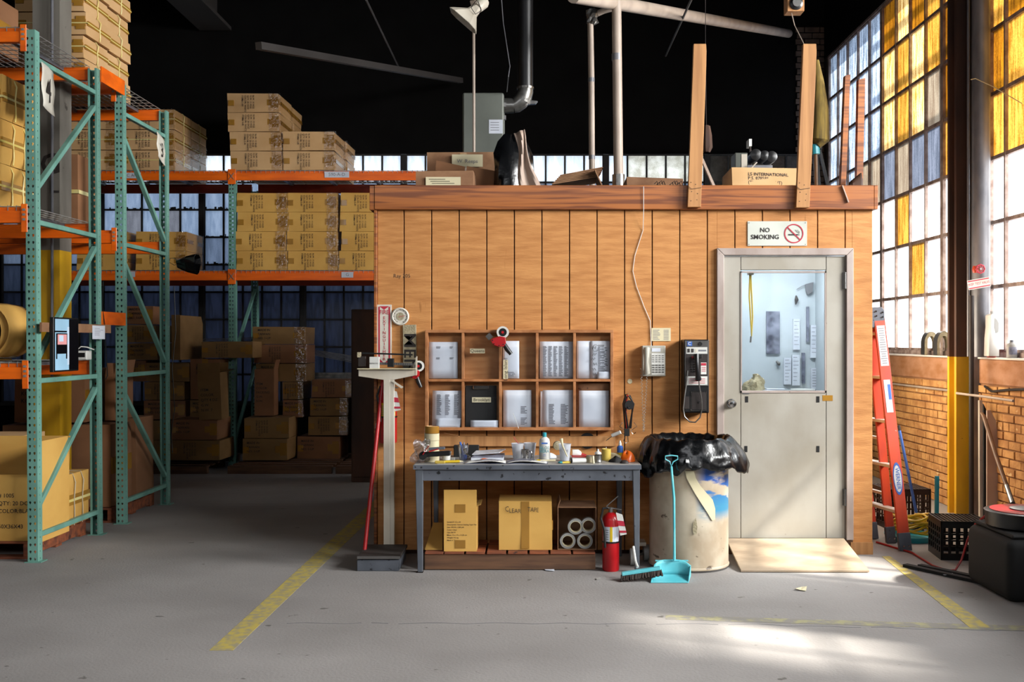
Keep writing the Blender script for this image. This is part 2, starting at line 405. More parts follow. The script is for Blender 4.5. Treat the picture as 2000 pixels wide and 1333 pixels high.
ys2 = [9.30, 8.99] + [8.99 - 0.437 * k for k in range(1, 10)]
def col2(i, r, y):
    if y < 8.2: return 'glass'
    return ('pane_amber', 'pane_amber', 'pane_amber_dark', 'pane_amber')[(r + i) % 4] if r < 4 else 'pane_white'
window_right('window_2', ys2, (0, 4, 8), col2)
window_right('window_3', [4.42 - 0.435 * k for k in range(10)], (0, 4, 8), lambda i, r, y: 'glass')
# strip window of the back wall
w4 = struct('window_4'); yb = 14.5; fm = MB(); zr = [4.235 - 0.3885 * k for k in range(10)]
xs = []
for u in range(-2, 6):
    x0 = PX(395 + 197 * u, yb) + 0.035; x1 = PX(395 + 197 * (u + 1), yb) - 0.035
    xs.append([x0 + (x1 - x0) * k / 5 for k in range(6)])
for u, xx in enumerate(xs):
    for k, x in enumerate(xx): fm.box(x - 0.012, x + 0.012, yb - 0.02, yb + 0.02, zr[-1], zr[0])
    fm.box(xx[-1], xx[-1] + 0.07, yb - 0.04, yb + 0.04, zr[-1], zr[0])
    for z in zr: fm.box(xx[0], xx[-1], yb - 0.018, yb + 0.018, z - 0.012, z + 0.012)
    for r in range(9):
        for k in range(5):
            c = ('back_white', 'back_pale', 'back_pale', 'back_mid', 'back_dim', 'back_dark', 'back_dark', 'back_dark', 'back_dark')[r]  # tint gets darker towards the lower rows
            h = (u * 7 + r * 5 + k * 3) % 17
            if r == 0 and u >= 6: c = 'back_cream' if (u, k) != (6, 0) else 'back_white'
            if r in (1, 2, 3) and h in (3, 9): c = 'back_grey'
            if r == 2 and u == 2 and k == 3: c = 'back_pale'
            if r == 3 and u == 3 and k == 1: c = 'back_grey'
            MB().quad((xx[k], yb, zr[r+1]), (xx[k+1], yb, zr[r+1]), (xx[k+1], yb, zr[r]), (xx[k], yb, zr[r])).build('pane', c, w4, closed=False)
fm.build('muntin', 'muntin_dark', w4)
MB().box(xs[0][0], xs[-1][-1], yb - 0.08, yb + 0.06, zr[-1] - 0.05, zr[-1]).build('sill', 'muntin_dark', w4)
m = MB()                                   # old putty crumbling off the glazing bars
for u, xx in enumerate(xs[1:5]):
    for r in range(1, 5):
        for k in range(5):
            for q in range(7):
                x = R(xx[k] + .01, xx[k+1] - .01); w_ = R(.01, .035); m.box(x, x + w_, yb - 0.012, yb - 0.004, zr[r], zr[r] + R(.012, .045))
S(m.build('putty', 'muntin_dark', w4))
# girders, ducts and pipes under the black roof
slab('trim_1', 'dim_steel', -4.75, -4.30, -4, 14.5, 6.0, 6.05)
t1 = slab('trim_2', 'dim_steel', -4.54, -4.50, -4, 14.5, 6.05, 6.75)
for y in (7.5, 9.8, 12.1): slab('trim_3', 'dim_steel', -4.7, -4.34, y, y + 0.12, 5.96, 6.0)
def pole(name, label, cat, pts, r, m, n=10, group=None, kind=None):
    return tag(MB().tube(pts, r, n).build(name, m, smooth=True), label, cat, group, kind)
o = MB().bar(PP(505, 90, 9.8), PP(900, 158, 14.3), 0.07, 0.07).build('roof_brace', 'dim_steel'); tag(o, 'dim brown angle brace slanting across the black roof space left of the horn speaker', 'brace')
for i, (a, b) in enumerate((((715, 0, 10), (780, 135, 13.8)), ((1352, -5, 9), (1300, 110, 13.5)))):
    o = MB().tube([PP(*a), PP(*b)], 0.012, 5).build('hanger_rod', 'dim_steel')
    tag(o, ('thin dim steel rod slanting from the roof left of the horn speaker', 'thin dim steel rod crossing under the big pale ceiling pipe')[i], 'rod')
pole('ceiling_pipe', 'big pale ceiling pipe running away across the black roof', 'pipe', [PP(1120, -8, 8.0), PP(1540, 66, 14.3)], 0.058, 'ivory_pipe', 14)
# office: planked front with the door
X = lambda px: PX(px, W)
Z = lambda py: PZ(py, W)
wo = struct('wall_office')
xl, xr, dl, dr = X(735), X(1705), X(1400), X(1664)
for a in ((xl, dl, 0.0, 2.62), (dr, xr, 0, 2.62), (dl, dr, Z(486), 2.62)): MB().box(a[0], a[1], W + 0.018, W + 0.08, a[2], a[3]).build('backing', 'groove', wo)
MB().box(xl, xl + 0.08, W + 0.03, 10.6, 0, 2.62).build('side_wall', 'office_wood', wo)
for q_ in ((W + .03, 8.75, 0, 2.62), (8.75, 10.6, 0, .98), (8.75, 10.6, 2.14, 2.62)): MB().box(xr - 0.08, xr, *q_).build('side_wall', 'office_wood', wo)
MB().box(xl, xr, 10.5, 10.6, 0, 2.62).build('rear_wall', 'office_wood', wo)
g = [735 + 1.5] + [789 + 53.85 * k for k in range(17)] + [1705]
for a, b in zip(g, g[1:]):
    x0, x1 = X(a) + 0.004, X(b) - 0.004
    segs = []
    if b < 1402 or a > 1650 : segs = [(x0, x1, 0.03, 2.6)]
    elif a < 1400: segs = [(x0, dl, 0.03, 2.6), (dl, x1, Z(486), 2.6)]
    else: segs = [(x0, x1, Z(486), 2.6)]
    if a < 1664 < b: segs = [(x0, dr, Z(486), 2.6), (dr, x1, 0.05, 2.6)]
    for s_ in segs: MB().box(s_[0], s_[1], W, W + 0.02, s_[2], s_[3]).build('plank', 'office_wood', wo, bevel=0.002)
MB().box(X(731), X(737), W - 0.02, W + 0.05, 0, 2.6).build('corner_trim', 'fascia_wood', wo, bevel=0.003)
MB().box(X(1660), X(1703), W - 0.025, W + 0.02, 0, 0.09).build('base_block', 'pine', wo)
MB().box(xl, xr, W + 0.08, 10.5, 2.50, 2.60).build('office_roof', 'office_inner', wo)
fb = struct('trim_4')
MB().box(X(733), xr - 0.005, W - 0.04, W - 0.002, Z(411), Z(364)).build('fascia_board', 'fascia_wood', fb, bevel=0.003)
MB().box(xr - 0.004, xr + 0.025, W - 0.04, 10.6, Z(411), Z(364)).build('fascia_board', 'fascia_wood', fb, bevel=0.003)
MB().box(X(723), X(733), W - 0.035, 10.6, Z(412), Z(365)).build('fascia_board', 'fascia_wood', fb, bevel=0.003)
fr = struct('trim_5')
for pts in ([(1399, 486), (1665, 486), (1651, 500), (1413, 500)],):
    MB().prism([(X(a), W - 0.03, Z(b)) for a, b in pts], (0, 0.06, 0)).build('door_head', 'frame_paint', fr, bevel=0.004)
MB().prism([(X(1399), W - 0.03, Z(486)), (X(1413), W - 0.03, Z(500)), (X(1413), W - 0.03, Z(1055)), (X(1399), W - 0.03, Z(1055))], (0, 0.09, 0)).build('door_jamb', 'frame_paint', fr, bevel=0.004)
MB().prism([(X(1665), W - 0.03, Z(486)), (X(1651), W - 0.03, Z(500)), (X(1651), W - 0.03, Z(1055)), (X(1665), W - 0.03, Z(1055))], (0, 0.09, 0)).build('door_jamb', 'frame_paint', fr, bevel=0.004)
MB().box(X(1399), X(1665), W - 0.01, W + 0.1, 0, Z(1056)).build('door_sill', 'old_wood', fr)
d = struct('door_1')
D0, D1 = W - 0.005, W + 0.035
zb, zt = Z(1052), Z(501)
for n_, a in (('stile', (1413.5, 1446, zb, zt)), ('stile', (1613.5, 1650, zb, zt)), ('top_rail', (1447, 1612.5, Z(528), zt)), ('lower_panel', (1447, 1612.5, zb, Z(766)))):
    MB().box(X(a[0]), X(a[1]), D0, D1, a[2], a[3]).build(n_, 'door_paint', d, bevel=0.0025)
MB().box(X(1447), X(1612), W + 0.012, W + 0.016, Z(766), Z(528)).build('pane', 'glass', d)
gb = MB()
for a in ((1446, 1448.5, 531, 768), (1610.5, 1613, 531, 768), (1446, 1613, 531, 534), (1446, 1613, 764, 768)):
    gb.box(X(a[0]), X(a[1]), D0 - 0.006, W + 0.01, Z(a[3]), Z(a[2]))
gb.build('glazing_bead', 'frame_paint', d)
kb = MB().lathe([(0.001, -0.07), (0.024, -0.066), (0.03, -0.052), (0.026, -0.036), (0.012, -0.03), (0.012, -0.012), (0.034, -0.01), (0.036, 0)], (X(1428), D0, Z(789)), 20, 'y')
kb.build('door_knob', 'chrome', d, smooth=True)
for py in (549, 972):
    h = MB().cyl((X(1649.5), D0 - 0.012, Z(py + 16)), (X(1649.5), D0 - 0.012, Z(py - 16)), 0.011, n=10)
    for k in (-15, -5, 5, 15): h.cyl((X(1649.5), D0 - 0.012, Z(py + k) - .004), (X(1649.5), D0 - 0.012, Z(py + k) + .004), 0.013, n=10)
    h.box(X(1645), X(1649), D0 - 0.005, D0, Z(py + 16), Z(py - 16)).build('hinge', 'steel', d)
for a, b in ((1458, 781), (1597, 781), (1456.5, 878), (1597, 878)):
    MB().box(X(a - 3), X(a + 3), D0 - 0.002, D0 + .001, Z(b + 6), Z(b - 6)).build('felt_strip', 'black_matte', d)
MB().box(X(1450), X(1463), D0 - 0.002, D0 + .001, Z(771), Z(767)).build('label_scrap', 'steel', d)
MB().box(X(1606), X(1626), D0 - 0.0015, D0 + .001, Z(784), Z(773)).build('tape_scrap', 'tape', d)
# office interior behind the glass
wi = struct('wall_interior'); yi = 8.9
MB().box(xl + 0.08, xr - 0.08, yi, yi + 0.06, 0.1, 2.5).build('panel', 'office_inner', wi)
MB().box(1.05, 1.12, W + 0.08, yi, 0.1, 2.5).build('panel', 'office_inner', wi)
MB().box(2.435, 2.456, W + 0.08, yi, 0.1, 2.5).build('panel', 'office_inner', wi)
# steel post of the rack bay, yellow below
cp = struct('column_1')
for nm, a, b, mt in (('upper_shaft', 2.37, 6.8, 'column_concrete'), ('yellow_shaft', 0, 2.37, 'safety_yellow')):
    MB().box(-4.25, -4.02, 8.66, 8.70, a, b).box(-4.25, -4.02, 8.84, 8.88, a, b).box(-4.16, -4.11, 8.70, 8.84, a, b).box(-4.04, -4.02, 8.70, 8.84, a, b).build(nm, mt, cp)
MB().text('G', 0.24, (PX(98, 8.65), 8.655, PZ(322, 8.65)), bold=0.02).text('L', 0.15, (PX(106, 8.65), 8.655, PZ(366, 8.65)), bold=0.02).build('painted_letter', 'ink', cp, closed=False)
tag(MB().tube([(-4.07, 8.63, z) for z in (1.3, 2.5, 6.7)], 0.012, 8).build('conduit', 'pipe_grey', smooth=True), 'grey conduit running up the concrete post lettered G', 'conduit')
# brown column on the right wall, yellow below
cr = struct('column_2')
for nm, a, b, mt in (('upper_shaft', 1.455, 6.8, 'column_brown'), ('yellow_shaft', 0, 1.455, 'safety_yellow')):
    MB().box(3.85, 3.965, 9.36, 9.40, a, b).box(3.85, 3.965, 9.52, 9.56, a, b).box(3.895, 3.92, 9.40, 9.52, a, b).build(nm, mt, cr)
cg = struct('column_3')
MB().box(3.955, 4.10, 9.22, 9.28, 0, 6.8).build('flange', 'pipe_grey', cg); MB().box(3.97, 4.0, 9.28, 9.36, 0, 6.8).build('web', 'pipe_dark', cg)
def vp(name, label, x, y, r, m, z0=0, z1=6.8): return pole(name, label, 'pipe', [(x, y, z0), (x, y, (z0+z1)/2), (x, y, z1)], r, m, 14)
vp('sprinkler_riser', 'wide grey riser pipe beside the brown and yellow column', 3.965, 9.10, 0.075, 'pipe_grey', 1.46)
vp('drain_pipe', 'thin dark pipe between the grey riser and the brown column', 3.845, 9.02, 0.022, 'pipe_dark', 0.0, 2.0)
vp('conduit', 'thin grey conduit right behind the edge of the brown column', 3.915, 9.25, 0.013, 'pipe_grey', 1.46)
pole('wall_conduit', 'thin pale conduit running level along the brick wall', 'conduit', [(3.965, y, 1.125) for y in (12.3, 10.5, 9.6)] + [(3.83, 9.3, 1.125)] + [(3.83, 8.7, 1.125), (3.83, 8.2, 1.12)], 0.011, 'ivory_pipe', 8)
# added unseen screen, its gaps shaped for the floor sun patches, and a fire-stair outside the amber ones: they shade the glass
sun_mask = struct('added_sun_mask'); xn, dy, dz = 9.5, -1.95, 4.23
for a in ((-9, 3.15, -4.3, 9), (4.15, 5.3, -4.3, 9), (6.15, 7.55, -4.3, 9), (3.15, 4.15, -4.3, 3.65), (3.15, 4.15, 4.9, 9), (5.3, 6.15, -4.3, 2.6), (5.3, 6.15, 4.15, 9)):
    MB().box(xn, xn + 0.2, a[0] + dy, a[1] + dy, a[2] + dz, a[3] + dz).build('panel', 'dark_wall', sun_mask)
fs = struct('trim_6')
for y in (8.2, 10.15, 10.55, 12.3):
    MB().box(4.75, 4.79, y, y + 0.07, 2, 8).build('stair_post', 'dim_steel', fs)
for z in (4.45, 5.1, 5.75, 6.4): MB().box(4.72, 4.76, 8.0, 12.4, z, z + 0.07).build('stair_rail', 'dim_steel', fs)
# painted lines on the floor
def stripe(label, pts, m, name='painted_line'):
    o = MB().prism([(a, b, 0.0005) for a, b in pts], (0, 0, 0.0008 if m == 'stripe_faint' else .0014)).build(name, m); tag(o, label, 'floor line')
def fl(px, py): y = CZ * F / (py - CY); return (PX(px, y), y)
stripe('long yellow floor line running from the foreground to the office corner', [fl(409, 1272), fl(455, 1272), fl(740, 1000), fl(740, 970)], 'stripe_yellow')
stripe('yellow floor line slanting from the plywood ramp to the right corner', [fl(1722, 1088), fl(1738, 1088), fl(1935, 1228), fl(1895, 1228)], 'stripe_yellow')
stripe('faint worn yellow floor line running level across the foreground', [fl(1300, 1203), fl(1300, 1211), fl(2010, 1234), fl(2010, 1224)], 'stripe_faint')
m = MB(); px = 560
while px < 2000:
    q = px + R(25, 60); f_ = lambda p: 1219 + (0 if p < 1000 else (p - 1000) * .004 if p < 1450 else 1.8 + (p - 1450) * .025) + 1.2 * math.sin(p * .05)
    m.bar((*fl(px, f_(px)), .001), (*fl(q, f_(q)), .001), R(.0015, .004), .001); px = q if R(0, 1) < .85 else q + 20
tag(m.build('floor_crack', 'ink_soft'), 'hairline crack in the concrete running level across the foreground', 'floor crack')
w5 = struct('added_side_window')                     # added unseen window, framing the lamp that brightens the brick wall
for y in (8.75, 9.7, 10.63): MB().box(2.54, 2.58, y, y + .04, .98, 2.13).build('added_frame', 'frame_paint', w5)
for z in (.96, 2.12): MB().box(2.54, 2.58, 8.75, 10.67, z, z + .04).build('added_frame', 'frame_paint', w5)
# ------------------------------------------------------------------ pallet racks
def post_face(m, o, ud, cols, z0, z1, w, pitch=0.0508, hw=0.0085, hh=0.0105, tear=True):
    """sheet face with real punched holes; o = lower corner, ud = unit vector across"""
    o, ud = Vector(o), Vector(ud); n = int((z1 - z0) / pitch); cw = 0.026
    edges = []; x = 0
    for c in cols: edges.append((x, c - cw/2)); x = c + cw/2
    edges.append((x, w))
    P = lambda a, b: o + ud * a + Vector((0, 0, b))
    for a, b in edges:
        if b - a > 1e-4: m.quad(P(a, 0), P(b, 0), P(b, z1 - z0), P(a, z1 - z0))
    ts = [(-1, .1), (-.8, .8), (0, 1.1), (.8, .8), (1, .1), (.55, -.7), (0, -1.15), (-.55, -.7)] if tear else [(-1, 0), (-1, 1), (0, 1), (1, 1), (1, 0), (1, -1), (0, -1), (-1, -1)]
    for c in cols:
        for k in range(n):
            zc = (k + .5) * pitch; q = pitch / 2; h = cw / 2
            out = [(-h, 0), (-h, q), (0, q), (h, q), (h, 0), (h, -q), (0, -q), (-h, -q)]
            vs = [P(c + a, zc + b) for a, b in out] + [P(c + a * hw, zc + b * hh) for a, b in ts]
            m.add(vs, [(i, (i+1) % 8, 8 + (i+1) % 8, 8 + i) for i in range(8)])
        m.quad(P(c - cw/2, n*pitch), P(c + cw/2, n*pitch), P(c + cw/2, z1 - z0), P(c - cw/2, z1 - z0))
def upright(parent, xr, y, s, H=3.85, w=0.072, dp=0.068):
    """s = +1: punched face towards the camera at y, legs of the channel going back; -1: reversed"""
    m = MB(); x0 = xr - w; ya = y + s * dp
    post_face(m, (x0, y, 0), (1, 0, 0), (0.019, 0.053), 0, H, w)
    for xx in (x0, xr): post_face(m, (xx, y, 0), (0, s, 0), (dp * .5,), 0, H, dp, hw=.0035, hh=.006, tear=False)
    m.quad((x0, ya, 0), (x0 + .016, ya, 0), (x0 + .016, ya, H), (x0, ya, H)).quad((xr - .016, ya, 0), (xr, ya, 0), (xr, ya, H), (xr - .016, ya, H))
    m.build('upright_post', 'rack_green', parent, closed=False, solid=0.0022)
    MB().box(x0 - .02, xr + .03, min(y, ya) - .015, max(y, ya) + .02, 0, .006).build('foot_plate', 'rack_green', parent)
def brace(parent, xr, y0, z0, y1, z1): MB().bar((xr - .028, y0, z0), (xr - .028, y1, z1), 0.036, 0.04, (1, 0, 0)).build('brace', 'rack_green', parent, bevel=.003)
def beam(parent, x0, x1, y, z0, z1, front, m='rack_orange', conn=True):
    MB().box(x0, x1, y, y + .05, z0, z1 - .028).box(x0, x1, y + (.02 if front else 0), y + (.05 if front else .03), z1 - .028, z1).build('beam', m, parent, bevel=.002)
    if conn:
        c = MB().box(x1 - .035, x1 + .012, y - .008, y - .001, z0 - .07, z1 + .02).build('beam_connector', m, parent, bevel=.004)
        k = MB(); zc = (z0 + z1) / 2
        for dz in (-.035, 0, .035): k.box(x1 - .022, x1 - .002, y - .012, y - .008, zc + dz - .008, zc + dz + .008)
        k.build('lock_clip', 'wire', c)
def deck(parent, x0, x1, y0, y1, z, dense=.062):
    m = MB(); x = x1
    while x > x0: m.box(x - .0025, x + .0025, y0, y1, z, z + .005); m.box(x - .0025, x + .0025, y0 - .003, y0, z - .035, z + .005); x -= dense
    y = y0
    while y < y1 + .01: m.box(x0, x1, y - .0025, y + .0025, z - .005, z); y += .115
    S(m.build('wire_deck', 'wire', parent))
    for k in range(int((x1 - x0) / .6)):
        xx = x1 - .22 - k * .6; MB().box(xx - .02, xx + .02, y0 + .02, y1 - .02, z - .035, z - .006).build('deck_channel', 'pipe_grey', parent)
LV = [(3.76, 3.865), (2.455, 2.57), (1.325, 1.44)]
ra = thing('pallet_rack', 'green and orange pallet rack at the left edge, hung with the number 4', 'rack', (-3.6, 7.39, 0))
upright(ra, -3.588, 7.39, 1); upright(ra, -3.588, 8.50, -1)
for z in (3.65, 2.465, 1.31, .19): brace(ra, -3.588, 7.45, z, 8.44, z)
for a, b in ((2.71, 3.53), (1.47, 2.37), (.40, 1.21)): brace(ra, -3.588, 7.45, a, 8.44, b)
for z0, z1 in LV:
    beam(ra, -6.2, -3.655, 7.385, z0, z1, True); beam(ra, -6.2, -3.665, 8.46, z0, z1, False, 'rack_orange', False); deck(ra, -6.2, -3.67, 7.40, 8.49, z1 + .006)
ra.rotation_euler = (0, -0.006, 0)
rb = thing('pallet_rack', 'green and orange pallet rack behind the first one, hung with the number 3', 'rack', (-3.62, 8.94, 0))
upright(rb, -3.583, 8.94, 1); upright(rb, -3.583, 10.06, -1)
for z in (3.60, 2.45, 1.30, .19): brace(rb, -3.583, 9.0, z, 10.0, z)
for a, b in ((3.40, 2.58), (2.30, 1.40), (1.14, .28)): brace(rb, -3.583, 9.0, a, 10.0, b)
for i, (z0, z1) in enumerate(LV[:2]):
    beam(rb, -6.2, -3.65, 8.935, z0, z1, True); beam(rb, -6.2, -3.66, 10.01, z0, z1, False, 'rack_orange', False)
    deck(rb, -6.2, -3.66 if i == 0 else -4.1, 8.95, 10.05, z1 + .006)
for z0, z1 in ((3.75, 3.88), (1.735, 1.845)): MB().box(-3.59, -3.578, 8.49, 8.97, z0, z1).build('row_spacer', 'rack_orange', rb)
rb.rotation_euler = (0, -0.004, 0)
rc = thing('pallet_rack', 'long orange beamed pallet rack standing across the back under the strip window', 'rack', (-3.85, 13.0, 0))
for x in (-3.80, -1.22, -6.38):
    upright(rc, x, 13.0, 1, 3.66, .09); upright(rc, x, 14.1, -1, 3.66, .09)
    for a, b in ((.3, 1.25), (1.4, 2.3), (2.5, 3.5)): brace(rc, x - .01, 13.06, a, 14.04, b)
for a, b in ((-6.38, -3.89), (-3.80, -1.31)):
    for z0, z1 in ((3.64, 3.76), (2.37, 2.49)):
        beam(rc, a - .02, b, 12.99, z0, z1, True, conn=False); beam(rc, a, b, 14.05, z0 - .01, z1 - .01, False, 'rack_red', False); deck(rc, a, b, 13.0, 14.09, z1 + .006)
for x in (-3.845, -1.265):
    for z in (3.69, 2.42):
        c = MB().box(x - .05, x + .05, 12.975, 12.988, z - .10, z + .09).build('beam_connector', 'rack_orange', rc, bevel=.004)
        MB().bar((x - .03, 12.972, z - .04), (x + .03, 12.972, z + .04), .012, .006).bar((x - .03, 12.972, z + .04), (x + .03, 12.972, z - .04), .012, .006).build('lock_clip', 'wire', c)
# number flags and shelf tickets
def flag(ch, label, px0, px1, py0, py1, y0, y1, lines=None):
    a, b, c_, d_ = PP(px0, py0, y0), PP(px1, py0 + 22, y1), PP(px1 + 1, py1 + 22, y1), PP(px0 + 3, py1, y0)
    o = MB().grid(lambda u, v: a.lerp(b, u).lerp(d_.lerp(c_, u), v) + Vector((.006 * math.sin(v * 9 + u * 4), -.004, 0)), 4, 8).build('number_flag', 'sign_white', smooth=True, closed=False, solid=.002)
    tag(o, label, 'flag'); xd = (b - a).normalized(); mid = (a + b + c_ + d_) / 4
    MB().text(ch, (a - d_).length * .78, mid + Vector((.012, -.016, -.02)), xd * .85, (0, 0, 1), .01).build('numeral', 'ink', o, closed=False)
flag('4', 'white cloth flag painted with the black numeral four', 81, 106, 121, 207, 7.47, 7.75)
flag('3', 'white cloth flag painted with the black numeral three', 306, 324, 257, 306, 9.75, 10.03)
def ticket(label, px0, px1, py0, py1, y, t):
    o = MB().box(PX(px0, y), PX(px1, y), y - .004, y - .001, PZ(py1, y), PZ(py0, y)).build('shelf_ticket', 'paper'); tag(o, label, 'ticket')
    MB().text(t, (py1 - py0) * y / F * .8, (PX((px0 + px1) / 2, y), y - .006, PZ((py0 + py1) / 2, y))).build('handwriting', 'ink_soft', o, closed=False)
ticket('paper ticket reading 590-A-D on the high rear shelf beam', 634, 682, 336, 347.5, 12.985, '590-A-D')
ticket('paper ticket lettered G on the lower rear shelf beam', 667, 690, 532, 543, 12.985, 'G')
ticket('paper ticket on the rear beam just behind the 3 post', 246, 275, 338, 349, 12.985, 'C AMP')
ticket('blank paper ticket on the lower rear beam behind the green posts', 246, 264, 531, 542, 12.985, 'A')
# ------------------------------------------------------------------ cartons
def gridbox(w, d, h, bulge, n=4, jit=.004):
    m = MB(); J = [[R(-jit, jit) for _ in range(3)] for _ in range(8)]; key = {}
    def pt(u, v, t):
        k = (round(u, 3), round(v, 3), round(t, 3))
        if k in key: return key[k]
        j = [0, 0, 0]
        for c in range(8):
            a, b, e = (c & 1), (c >> 1) & 1, (c >> 2) & 1
            wgt = (u if a else 1-u) * (v if b else 1-v) * (t if e else 1-t)
            for i in range(3): j[i] += J[c][i] * wgt
        s = lambda q: math.sin(math.pi * q)
        x = (u - .5) * w + j[0] + (bulge * (-1 if u == 0 else 1 if u == 1 else 0)) * s(v) * s(t)
        y = (v - .5) * d + j[1] + (bulge * (-1 if v == 0 else 1 if v == 1 else 0)) * s(u) * s(t)
        z = t * h + (j[2] if t > 0 else 0) + (bulge * (1 if t == 1 else 0)) * .4 * s(u) * s(v)
        key[k] = len(m.v); m.v.append((x, y, z)); return key[k]
    for ax in range(3):
        for side in (0, 1):
            for i in range(n):
                for j in range(n):
                    q = []
                    for a, b in ((i, j), (i+1, j), (i+1, j+1), (i, j+1)):
                        p = [0, 0, 0]; p[ax] = side; p[(ax+1) % 3] = a/n; p[(ax+2) % 3] = b/n; q.append(pt(*p))
                    m.f.append(tuple(q))
    return m
T1 = ['ITEM# 5-81', 'COLOR: WHITE', 'QTY: 20 DOZ', 'G.W. 12 KGS', 'N.W. 10 KGS']
def carton(label, x0, x1, y0, y1, z0, z1, m='carton_tan', group=None, tape=None, text=None, straps=0, wrap=False, rz=0, bulge=.008, name='cardboard_box', side=True, jit=.004, twine=False):
    w, d, h = x1 - x0, y1 - y0, z1 - z0
    r = thing(name, label, 'box', (0, 0, 0), group)
    gridbox(w, d, h - .003, bulge, 4, jit).build('body', m, r, smooth=True)
    fy = -d/2 - bulge; e = .0012
    if tape == 'h':      # sideways package: end tapes on the front, a band over the right end
        for q_ in ((-w/2 + .01, -w/2 + .08, h*.33, h*.62), (w/2 - .15, w/2 - .005, h*.35, h*.66), (w/2 - .09, w/2 - .01, h*.22, h*.80)):
            MB().box(q_[0], q_[1], fy - e - (.0004 if q_[2] < h*.3 else 0), fy + bulge * .8, q_[2], q_[3]).build('packing_tape', 'tape', r)
    elif tape == 'v':
        MB().box(-.028, .028, fy - e, fy + bulge * .8, 0.01, h - .005).build('packing_tape', 'tape', r)
    elif tape == 's':
        for q_ in ((h - .08, h), (.005, .07)): MB().box(-.035, .035, fy - e, fy + bulge * .8, *q_).build('packing_tape', 'tape', r)
    if side and tape: MB().box(w/2 - .002, w/2 + bulge + e, -d*.48, d*.48, h*.40, h*.60).build('packing_tape', 'tape', r)
    if text:
        k = MB(); mode, lines, sz = text
        if mode == 'r':
            for i, t in enumerate(lines): k.text(t, sz, (-w*.10 + (i - 2) * sz * 1.15, fy - .003, h*.88), (0, 0, -1), (1, 0, 0), .01, 'LEFT')
        else:
            for i, t in enumerate(lines): k.text(t, sz, (-w*.40, fy - .003, h*mode - i * sz * 1.3), bold=.01, align='LEFT')
        k.build('printed_lettering', 'ink', r, closed=False)
    for s_ in range(straps):
        yy = -d/2 + d * (s_ + 1) / (straps + 1); b_ = bulge + .003; n = 6
        pts = [(-w/2 - b_, yy, h * .5)] + [(-w/2, yy, h + .001), (0, yy, h + bulge * .5 + .002), (w/2, yy, h + .001)] + [(w/2 + b_ + .003 * math.sin(q), yy + .01 * math.sin(q * 1.7), h * (1 - q/n)) for q in range(1, n + 1)]
        MB().tube(pts, .0045 if twine else .006, 4).build('packing_strap', 'strap' if not twine else 'twine', r)
    if straps:
        b_ = bulge + .003; MB().box(-w/2 - b_, w/2 + b_, -d/2 - b_, -d/2 - b_ + .002, h*.47, h*.52).box(w/2 + b_ - .002, w/2 + b_, -d/2 - b_, d/2, h*.47, h*.52).build('packing_band', 'strap', r)
    if wrap:
        MB().add([(w*.30, -d/2 - bulge - .006, .005), (w/2 + bulge + .008, -d/2 - bulge - .006, .004), (w/2 + bulge + .008, d/2, .006), (w*.30, -d/2 - bulge - .006, h), (w/2 + bulge + .008, -d/2 - bulge - .006, h), (w/2 + bulge + .008, d/2, h)], [(0, 1, 4, 3), (1, 2, 5, 4)]).build('plastic_wrap', 'wrap', r, closed=False)
    r.location = ((x0 + x1)/2, (y0 + y1)/2, z0); r.rotation_euler = (0, 0, rz); WL[r.name] = Vector(r.location)
    return r
def clone(src, label, x0, y0, z0, rz=0, fl=False):
    return copy_tree(src, (x0, y0, z0), label, rz)
# rear shelf, upper level
z1 = 3.772; w_ = .67
ordn = ['top', 'second', 'third', 'bottom']
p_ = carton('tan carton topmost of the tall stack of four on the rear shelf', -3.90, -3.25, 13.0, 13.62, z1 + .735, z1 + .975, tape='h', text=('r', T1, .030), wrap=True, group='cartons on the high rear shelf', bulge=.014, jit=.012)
xs_ = [-3.575, -3.57, -3.545, -3.535]
p_.location.x = xs_[0]
for i in (1, 2, 3): clone(p_, f'tan carton {ordn[i]} of the tall stack of four on the rear shelf', xs_[i], 13.31, z1 + .245 * (3 - i))
for i, (a, b) in enumerate(((-3.59, 0), (-3.56, 1), (-3.55, 2), (-3.53, 3))):
    clone(p_, f'taped carton end {("on top", "second down", "third down", "at the bottom")[i]} behind the tall stack of four', a + .01, 13.95, z1 + .245 * (3 - i), R(-.01, .01))
for i in (0, 1):
    clone(p_, f'tan wrapped carton {("on top of", "under")[i]} the pair beside the tall stack of four', -2.87, 13.31, z1 + .25 * (1 - i))
    clone(p_, f'{("upper", "lower")[i]} wrapped carton end behind the pair beside the tall stack', -2.84, 13.94, z1 + .25 * (1 - i))
# rear shelf upper level, left
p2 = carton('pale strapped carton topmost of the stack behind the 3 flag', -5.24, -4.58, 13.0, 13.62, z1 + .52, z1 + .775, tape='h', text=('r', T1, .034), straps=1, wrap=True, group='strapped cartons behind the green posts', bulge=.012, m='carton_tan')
for r_ in range(3):
    for c in range(2):
        for dd in range(2):
            if (r_, c, dd) == (2, 0, 0) or (c == 1 and dd == 1): continue
            clone(p2, 'pale strapped carton ' + ('bottom', 'middle', 'top')[r_] + ' of the ' + ('stack behind the 3 flag', 'stack between the two green frames')[c] + (', rear one' if dd else ''), -4.91 - c * .73, 13.31 + dd * .64, z1 + .26 * r_)
